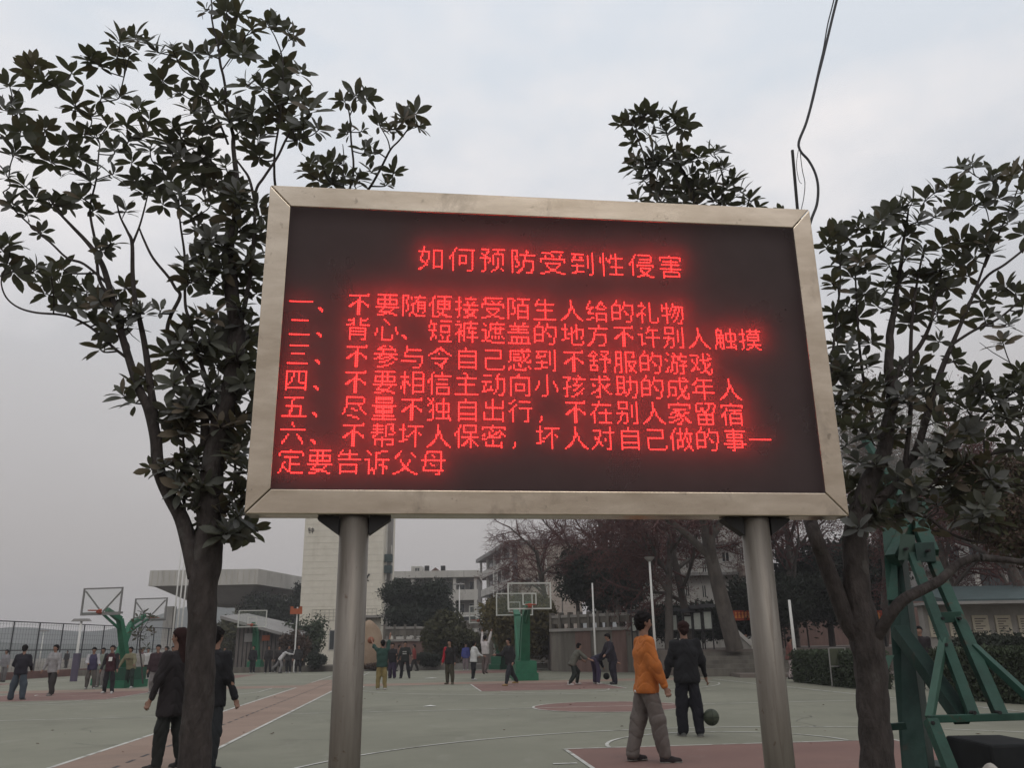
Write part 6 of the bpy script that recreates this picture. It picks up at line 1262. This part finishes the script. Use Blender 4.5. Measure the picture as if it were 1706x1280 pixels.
    # ---- shoes
    for k in 'LR':
        a, b = J['heel' + k], J['toe' + k]; m_ = (a + b) / 2; fl = min(a[2], b[2]) - .012 * S
        emit('shoe', [(a + np.array([0, 0, .008]), m_ + np.array([0, 0, .010]), .024 * S, .026 * S), (m_ + np.array([0, 0, .006]), b, .027 * S, .021 * S), (a, a + np.array([0, 0, .05 * S]), .024 * S, .024 * S)], cloth(shoes), hh=min(h, .0125), k=.02, cut=lambda G: -(G[..., 2] - fl) if not P.get('foot' + k) else -(G[..., 2] - fl))
    if near:
        for k in 'LR':
            a, b = J['heel' + k], J['toe' + k]; fl = min(a[2], b[2]) - .012 * S; emit('sole', [(a + np.array([0, 0, -.004]), b + np.array([0, 0, -.004]), .0285 * S, .0255 * S)], cloth((.20, .19, .17)), hh=.0095, k=.01, cut=lambda G: np.maximum(-(G[..., 2] - fl), G[..., 2] - fl - .018))
    # ---- hair
    hm = hairm or M_hair; cap = [(hc - ff * .012 * S + hu * .022 * S, hc + ff * .006 * S + hu * .022 * S, .051 * S + .006, .048 * S + .006), (hc - ff * .02 * S - hu * .01 * S, hc - ff * .014 * S + hu * .02 * S, .040 * S + .006, .05 * S + .005)]
    cap += [(hc - ff * .030 * S - hu * .012 * S, hc - ff * .022 * S - hu * .036 * S, .036 * S, .026 * S)]
    if hair == 'bushy': cap += [(hc + hu * .05 * S - ff * .01 * S, hc + hu * .045 * S + ff * .03 * S, .034 * S, .028 * S), (hc - ff * .035 * S + hu * .02 * S, hc - ff * .03 * S - hu * .02 * S, .034 * S, .028 * S)]
    if hair in ('long', 'tail'): cap += [(hc - ff * .03 * S, nb - fy * .045 * S - sp * (.06 if hair == 'long' else .0) * S, .036 * S if hair == 'long' else .022 * S, .03 * S if hair == 'long' else .016 * S)]
    def hcut(G): 
        q = G - hc; f_ = q @ ff; u_ = q @ hu; face_ = f_ - .02 * S - np.maximum(0, u_ - .018 * S) * 1.8; return np.where(u_ > .05 * S, -.1, face_)
    nh_ = rs_.normal(size=(3, 3)) * 95
    emit('hair', cap, hm, hh=.0095 if near else .016, k=.02, noise=lambda G: sum(np.sin(G @ nh_[i]) for i in range(3)) * (.0034 if near else .0035), cut=hcut)
    if near:
        for sg in (-1, 1):
            e_ = hc + ff * .050 * S + hr * sg * .019 * S + hu * .010 * S; MBx = MB(); MBx.ell((0, 0, 0), (.010, .010, .006), 8, 6); o = mesh_np('eye', (np.array(MBx.V) + e_) @ Rz.T, MBx.F, M_eye, root, True)
            e_ = e_ + hu * .013 * S - ff * .001; mb = MB(); mb.bar(e_ - hr * .013, e_ + hr * .013, .006, .005); mesh_np('eyebrow', np.array(mb.V) @ Rz.T, mb.F, M_hair, root)
        e_ = hc + ff * .047 * S - hu * .030 * S; mb = MB(); mb.bar(e_ - hr * .018, e_ + hr * .018, .008, .007); mesh_np('mouth', np.array(mb.V) @ Rz.T, mb.F, M_lip, root)
    def local(p): return (Rz @ np.array(p)) + np.array(root.location)
    return root, J, dict(hc=hc, chest=chest, sp=sp, rx=rx, fy=fy, nb=nb, S=S, Rz=Rz, waist=waist, pel=pel), local
ball_n = [0]
def ball(label, c, r, m):
    root = empty('basketball', c, label, 'basketball'); mb = MB(); mb.ell(c, (r, r, r), 24, 16); mb.build('ball_skin', m, root, True)
    for ax in range(3):
        mb = MB(); V = []; F = []; n = 32
        for i in range(n):
            a = 2 * PI * i / n
            for k in range(4):
                b = 2 * PI * k / 4; rr = r + .0015 + .0025 * math.cos(b); zz = .003 * math.sin(b); q = [rr * math.cos(a), rr * math.sin(a), zz]; q = q[ax:] + q[:ax]; V.append((c[0] + q[0], c[1] + q[1], c[2] + q[2]))
        for i in range(n):
            for k in range(4): F.append((i * 4 + k, i * 4 + (k + 1) % 4, ((i + 1) % n) * 4 + (k + 1) % 4, ((i + 1) % n) * 4 + k))
        mb.add(V, F); mb.build('seam', M_rubber, root)
    return root
M_ballg = mat('dark_green_ball', (.040, .048, .030), .6, 0, .25, 8); M_ballo = mat('worn_orange_ball', (.24, .085, .045), .6, 0, .2, 8)
black = (.012, .012, .014); navy = (.014, .014, .024); grey = (.13, .118, .11); white = (.48, .47, .46); dk = (.022, .02, .02)
# 1 man in the orange jacket, seen in profile facing right
ro, J, K, loc = person('man in a bright orange jacket and grey trousers standing in profile on the red key', 1084, 1268, 1.77, -78, (.43, .135, .032), (.135, .115, .105), (.028, .022, .022),
    dict(lean=1, hipL=(-11, 2), kneeL=4, footL=0, hipR=(11, 3), kneeR=3, shL=(0, 7), elL=14, shR=(7, 9), elR=14, yaw=0, nod=6, flare=.022, cuff=.98), 'bushy', True, loc=(gnd(1084, 1271)[0], gnd(1084, 1271)[1], 0))
mb = MB(); ctr = K['pel'] + K['sp'] * (-.06 * K['S'])
ringV = []; nseg = 28
for i in range(nseg):
    a = 2 * PI * i / nseg
    for rr, dz in ((.152, 0), (.160, 0), (.160, .028), (.152, .028)): q = ctr + K['rx'] * math.cos(a) * (rr + .035) + K['fy'] * math.sin(a) * (rr - .012) + K['sp'] * dz; ringV.append(K['Rz'] @ q)
F = []
for i in range(nseg):
    for k in range(4): F.append((i * 4 + k, i * 4 + (k + 1) % 4, ((i + 1) % nseg) * 4 + (k + 1) % 4, ((i + 1) % nseg) * 4 + k))
mesh_np('shirt_hem', np.array(ringV), F, M_white, ro, True)
# 2 man in black seen from behind
r2, J, K, loc = person('man in a black jacket and black trousers seen from behind beside the dark green ball', 1150, 1229, 1.72, 2, black, (.010, .010, .014), (.10, .10, .095),
    dict(lean=2, hipL=(5, 2.5), kneeL=6, hipR=(-3, 3), kneeR=4, shL=(6, 14), elL=14, shR=(4, 15), elR=12, flare=.02, cuff=.88), 'short', True, hairm=M_hairb, loc=(gnd(1152, 1228)[0], gnd(1152, 1228)[1], 0))
c_ = K['nb'] + K['sp'] * .004; mb = MB(); V = []; F = []; n = 20
for i in range(n):
    a = 2 * PI * i / n
    for rr, dz in ((.068, -.012), (.072, -.012), (.064, .018), (.060, .018)): V.append(K['Rz'] @ (c_ + K['rx'] * math.cos(a) * rr + K['fy'] * math.sin(a) * rr * .95 + K['sp'] * dz))
for i in range(n):
    for k in range(4): F.append((i * 4 + k, i * 4 + (k + 1) % 4, ((i + 1) % n) * 4 + (k + 1) % 4, ((i + 1) % n) * 4 + k))
mesh_np('shirt_collar', np.array(V), F, M_white, r2, True)
bp_ = at(1185, 1196, gnd(1152, 1228)[1] - .1); ball('dark green basketball bouncing at knee height right of the man in black', tuple(bp_), .122, M_ballg)
# 3, 4 the two people partly hidden by the left magnolia trunk
rw_, J, K, loc = person('woman in a long dark coat looking left beside the left tree trunk', 300, 1282, 1.66, 70, (.020, .016, .017), (.018, .02, .018), (.03, .028, .026),
    dict(lean=0, hipL=(6, 3), kneeL=4, hipR=(-5, 3), kneeR=4, shL=(8, 12), elL=6, shR=(-4, 10), elR=8, yaw=12, flare=.01), 'long', True, hem=-.12, coat=.02, hairm=M_hairb, loc=(*gnd(277, 1284)[:2], 0))
mb = MB(); nrow = 9
for i in range(nrow):
    t0_, t1_ = i / nrow, (i + 1) / nrow
    for sg in (0,):
        a0 = K['pel'] + K['sp'] * (.0 + .27 * t0_) * K['S'] + K['fy'] * (.120 + .012 * math.sin(t0_ * 6)); a1 = K['pel'] + K['sp'] * (.0 + .27 * t1_) * K['S'] + K['fy'] * (.120 + .012 * math.sin(t1_ * 6))
        mb.add([K['Rz'] @ (q_ + K['rx'] * dx + K['fy'] * dy) for q_ in (a0, a1) for dx, dy in ((-.075, -.02), (0, .012), (.075, -.02))], [(0, 1, 4, 3), (1, 2, 5, 4)])
mesh_np('brown_top', mb.V, mb.F, cloth((.10, .05, .032)), rw_, True)
person('person in a black jacket mostly hidden behind the right side of the left tree trunk', 346, 1283, 1.66, -20, black, (.018, .02, .022), (.03, .028, .026),
    dict(lean=2, hipL=(3, 4), hipR=(-3, 4), shL=(3, 8), shR=(5, 12), elR=10), 'short', True, hem=-.05, loc=(*gnd(339, 1288)[:2], 0))
# far players
NEARG = None
def pp(*a, **k): return person(*a, **k)
pp('boy in a black hooded top and loose blue jeans walking away at the far left', 27, 1167, 1.66, 10, (.014, .012, .018), (.045, .058, .072), (.12, .12, .11), dict(hipL=(2, 9), hipR=(-2, 9), shL=(10, 14), elL=45, inL=20, shR=(10, 14), elR=40, inR=20, flare=.035, nod=15, lean=6), 'bushy')
pp('boy in a pale grey sweatshirt and dark trousers walking toward the camera', 83, 1160, 1.68, 165, (.26, .25, .25), (.03, .026, .024), (.16, .14, .13), dict(hipL=(12, 4), kneeL=5, hipR=(-14, 6), kneeR=8, shL=(3, 13), shR=(6, 16), elR=14, flare=.018), 'short')
pp('boy in a purple varsity jacket with white sleeves holding something at his waist', 149, 1149, 1.60, 200, (.05, .042, .085), (.09, .08, .072), (.30, .29, .27), dict(hipL=(6, 6), hipR=(-5, 6), kneeL=10, shL=(10, 12), elL=60, shR=(18, 8), elR=60, inR=25, nod=18), 'short', sleeve=(.36, .35, .36))
pp('boy in a pale striped top standing just behind the boy with the white chest badge', 165, 1146, 1.58, 185, (.22, .24, .20), (.20, .18, .17), (.35, .34, .33), dict(shR=(25, 10), elR=60), 'short')
rb_, J, K, loc = pp('boy in a black and dark red jacket with a white chest badge and white shoes', 179, 1156, 1.63, 185, (.045, .014, .018), (.016, .015, .018), (.45, .44, .42), dict(hipL=(3, 6), hipR=(-3, 6), shL=(4, 12), shR=(4, 12), elL=16, elR=16), 'short', sleeve=(.018, .016, .018))
q = K['Rz'] @ (K['chest'] + K['fy'] * .152 - K['rx'] * .02); a_ = K['Rz'] @ K['rx']; mbx = MB(); n_ = K['Rz'] @ K['fy']; u_ = K['sp']
mbx.hexa([q - a_ * .06 - u_ * .08, q + a_ * .06 - u_ * .08, q + a_ * .06 - u_ * .08 + n_ * .012, q - a_ * .06 - u_ * .08 + n_ * .012], [q - a_ * .06 + u_ * .06, q + a_ * .06 + u_ * .06, q + a_ * .06 + u_ * .06 + n_ * .012, q - a_ * .06 + u_ * .06 + n_ * .012]); mesh_np('chest_badge', mbx.V, mbx.F, M_white, rb_)
rk_, J, K, loc = pp('boy in a khaki sweater and dark green trousers leaning forward by the green hoop base', 214, 1147, 1.62, 170, (.20, .185, .115), (.022, .035, .028), (.45, .44, .42), dict(lean=14, hipL=(12, 9), kneeL=15, hipR=(-4, 9), kneeR=10, shL=(25, 25), elL=25, shR=(12, 30), elR=20, inR=20), 'short')
q = K['Rz'] @ (K['chest'] + K['fy'] * .158 + K['sp'] * .01); a_ = K['Rz'] @ K['rx']; n_ = K['Rz'] @ K['fy']; u_ = K['sp']; mbx = MB()
for i in range(5): c = q + a_ * (i - 2) * .045; mbx.bar(c - u_ * .03, c + u_ * .03, .012); mbx.bar(c - a_ * .014 + u_ * .025, c + a_ * .014 + u_ * .025, .01)
o = mesh_np('chest_print', mbx.V, mbx.F, M_dark, rk_); o['kind'] = 'stuff'
pp('boy in a white top and black trousers behind the green hoop base', 242, 1132, 1.6, 200, (.42, .41, .40), black, (.3, .3, .3), dict(hipL=(8, 4), hipR=(-8, 4)), 'short')
pp('boy in a dark maroon jacket and very pale grey trousers', 256, 1157, 1.62, 190, (.035, .018, .022), (.21, .19, .19), (.25, .23, .22), dict(hipL=(8, 7), hipR=(-8, 7), kneeR=14, shL=(20, 15), elL=50), 'short')
pp('person in a dark jacket standing in the gap beside the woman in the coat', 272, 1140, 1.62, 160, (.03, .026, .024), (.04, .036, .034), dk, {}, 'short')
pp('person in a mauve red jacket at the back beside the sapling', 233, 1128, 1.62, 190, (.10, .045, .055), dk, dk, {}, 'short')
pp('person in a pale grey jacket cut by the left picture edge', 4, 1137, 1.62, 170, (.20, .19, .20), (.12, .11, .11), dk, {}, 'short')
pp('small figure in dark clothes standing beyond the far left fence', 109, 1114, 1.65, 180, dk, dk, dk, {}, 'short')
pp('boy in black standing left of the distant hoop post by the shed', 420, 1118, 1.66, 180, black, black, (.3, .3, .28), {}, 'short')
pp('boy in black standing right of the distant hoop post by the shed', 446, 1118, 1.66, 185, dk, black, (.35, .34, .32), dict(hipL=(4, 6), hipR=(-4, 6)), 'short')
pp('boy in dark clothes left of the lunging boy in white', 463, 1118, 1.66, 200, (.03, .026, .024), black, (.35, .34, .32), dict(hipL=(18, 6), hipR=(-15, 6), kneeR=20, shL=(35, 15), elL=50), 'short')
pp('boy in a white hooded top lunging to the right before the shed', 466, 1121, 1.70, -80, (.46, .45, .45), (.20, .19, .19), (.05, .05, .05), dict(lean=38, hipL=(-32, 3), kneeL=18, footL=35, hipR=(14, 3), kneeR=30, shL=(85, 5), elL=10, shR=(70, 8), elR=15), 'short')
pp('boy in a black jacket with a pale stripe right behind the lunging boy in white', 480, 1117, 1.66, 180, (.04, .036, .036), black, (.4, .4, .38), {}, 'short')
pp('rightmost of the boys in black in front of the shed', 496, 1117, 1.68, 185, dk, black, (.35, .34, .32), dict(hipL=(4, 6), hipR=(-4, 6)), 'short')
pp('boy in dark green sitting low on the base of the left braced hoop', 196, 1142, 1.5, 185, (.03, .045, .035), black, (.3, .3, .28), dict(hipL=(60, 8), kneeL=70, hipR=(55, 8), kneeR=65, lean=15, shL=(30, 10), elL=40), 'short')
pp('girl in a pale top at the back right of the khaki sweater', 228, 1137, 1.56, 190, (.30, .28, .26), (.05, .05, .06), dk, {}, 'long')
pp('boy in a plain black jacket far behind at the left group', 190, 1133, 1.66, 170, dk, black, (.3, .3, .28), {}, 'short')
pp('boy in a brown jacket at the right end of the left group', 283, 1136, 1.64, 200, (.07, .045, .035), (.05, .05, .055), dk, {}, 'short')
pp('small distant figure in white by the far kerb near the shed', 372, 1117, 1.6, 180, (.36, .35, .34), (.05, .05, .06), dk, {}, 'short')
pp('distant boy in a red top walking left of the low dark shrub', 690, 1114, 1.62, 100, (.20, .04, .035), dk, dk, dict(hipL=(18, 3), hipR=(-15, 3)), 'short')
pp('distant person in brown walking by the brick wall below the balustrade', 664, 1113, 1.62, -90, (.13, .07, .05), dk, dk, dict(hipL=(-15, 3), hipR=(18, 3)), 'short')
# shooter
rsn, J, K, loc = pp('boy in a green shirt and khaki trousers raising an orange ball beside the standing stone', 635, 1150, 1.66, 12, (.022, .052, .042), (.19, .145, .06), (.42, .40, .38), dict(lean=-4, hipL=(3, 3), hipR=(-3, 3), shL=(118, 22), elL=38, shR=(150, 10), elR=20, yaw=25, cuff=.35), 'short')
hb = loc(J['wrL'] + np.array([-.03, .1, .02])); ball('orange basketball held at head height by the boy in the green shirt', tuple(hb), .12, M_ballo)
pp('long haired person in black with purplish trousers beside the shooting boy', 653, 1131, 1.62, 175, black, (.032, .022, .045), dk, dict(shL=(25, 12), elL=70, flare=.03), 'long')
rl_, J, K, loc = pp('boy in black with pale chest lettering standing with his legs apart', 674, 1131, 1.70, 178, (.018, .02, .018), black, dk, dict(hipL=(5, 13), hipR=(-5, 9), shL=(25, 22), elL=50, shR=(8, 14)), 'short')
q = K['Rz'] @ (K['chest'] + K['fy'] * .158); a_ = K['Rz'] @ K['rx']; u_ = K['sp']; mbx = MB()
for r0_ in (0, 1):
    for i in range(4): c = q + a_ * (i - 1.5) * .05 - u_ * r0_ * .09; mbx.bar(c - u_ * .028, c + u_ * .028, .014); mbx.bar(c - a_ * .016, c + a_ * .016, .012)
o = mesh_np('chest_print', mbx.V, mbx.F, M_white, rl_); o['kind'] = 'stuff'
pp('boy in black with one bright red sleeve standing alone in mid court', 749, 1141, 1.66, 160, (.018, .016, .016), (.05, .045, .028), (.09, .075, .05), dict(hipL=(3, 4), hipR=(-3, 4), shR=(2, 10)), 'short', sleeve=((.018, .016, .016), (.30, .015, .025)))
pp('person in a bright blue top behind the boy in the white jacket', 776, 1112, 1.6, 180, (.05, .06, .22), (.20, .16, .17), (.4, .38, .38), {}, 'short')
pp('boy in a white jacket and black trousers standing sideways near the jumping boy', 789, 1134, 1.64, -60, (.50, .50, .49), black, (.4, .39, .38), dict(shL=(25, 5), elL=40, shR=(30, 5), elR=40), 'short')
pp('boy in white jumping with both arms stretched up below the small hoop', 809, 1130, 1.66, -30, (.46, .42, .41), (.10, .075, .07), (.12, .09, .09), dict(lean=-3, hipL=(5, 4), kneeL=10, hipR=(-6, 4), kneeR=22, shL=(158, 10), elL=8, shR=(166, 12), elR=6, raised=1, footL=30, footR=35), 'short', lift=.16, hem=0)
pp('boy in a black hooded jacket striding in front of the centre hoop post', 850, 1143, 1.72, 125, (.016, .015, .016), (.02, .022, .026), (.25, .16, .07), dict(lean=5, hipL=(24, 4), kneeL=10, hipR=(-22, 4), kneeR=14, shL=(-15, 10), elL=35, shR=(30, 12), elR=60), 'short')
pp('boy in a grey green shirt crouching with bent knees facing right at mid court', 955, 1142, 1.62, -75, (.085, .082, .066), (.014, .018, .015), (.42, .38, .36), dict(lean=28, hipL=(42, 10), kneeL=48, hipR=(2, 12), kneeR=42, shL=(35, 18), elL=25, shR=(45, 18), elR=20, cuff=.35), 'short')
pp('person in dark blue standing far back behind the crouching boy', 943, 1117, 1.6, 180, (.022, .026, .04), black, dk, {}, 'short')
pp('player in dark navy and purple bending low over the ball', 992, 1141, 1.68, -50, (.018, .016, .03), (.042, .032, .062), (.40, .38, .36), dict(lean=72, hipL=(22, 8), kneeL=24, hipR=(8, 8), kneeR=20, shL=(25, 12), elL=20, shR=(40, 25), elR=30, nod=20), 'short', hem=.0)
pp('tall player in all black standing over the bending player at mid court', 1022, 1141, 1.80, 110, (.018, .015, .022), (.016, .014, .022), (.03, .028, .03), dict(lean=12, hipL=(6, 6), kneeL=12, hipR=(-6, 6), kneeR=8, shL=(30, 18), elL=25, shR=(20, 14), elR=20, nod=25, flare=.025), 'short', hem=-.05, coat=.015)
p_ = gnd(1011, 1140); ball('dark basketball bouncing low between the bending player and the tall one', (p_[0], p_[1], .27), .12, M_rubber)
pp('woman in a white coat standing on the kerb left of the right signpost', 1247, 1117, 1.66, 178, (.50, .48, .42), (.20, .15, .14), (.25, .14, .11), dict(shL=(2, 14), shR=(2, 14), elL=8, elR=8, flare=-.012), 'long', hem=-.05, coat=.02, z=.15)
pp('person in a reddish brown jacket and mottled pale trousers by the hedge', 1318, 1132, 1.62, -100, (.13, .055, .045), (.30, .25, .24), dk, dict(hipL=(30, 4), kneeL=45, hipR=(12, 5), kneeR=35, lean=10, shL=(20, 8), elL=40), 'short')
pp('person in black carrying a bag, half hidden behind the green hoop column', 1547, 1150, 1.76, 150, (.018, .013, .015), black, dk, dict(shR=(20, 20), elR=60, lean=8), 'bushy', hem=-.08, coat=.02)

# ------------------------------------------------------------------ haze
mb = MB(); mb.box(-640, 640, -640, 950, -1.2, 58)
hz = bpy.data.materials.new('haze'); hz.use_nodes = True; t = hz.node_tree; t.nodes.clear(); pv = t.nodes.new('ShaderNodeVolumePrincipled'); pv.inputs['Color'].default_value = (.94, .93, .95, 1); pv.inputs['Density'].default_value = .0010; pv.inputs['Anisotropy'].default_value = .2
oo = t.nodes.new('ShaderNodeOutputMaterial'); t.links.new(pv.outputs[0], oo.inputs['Volume'])
o = mb.build('haze', hz); o['kind'] = 'stuff'
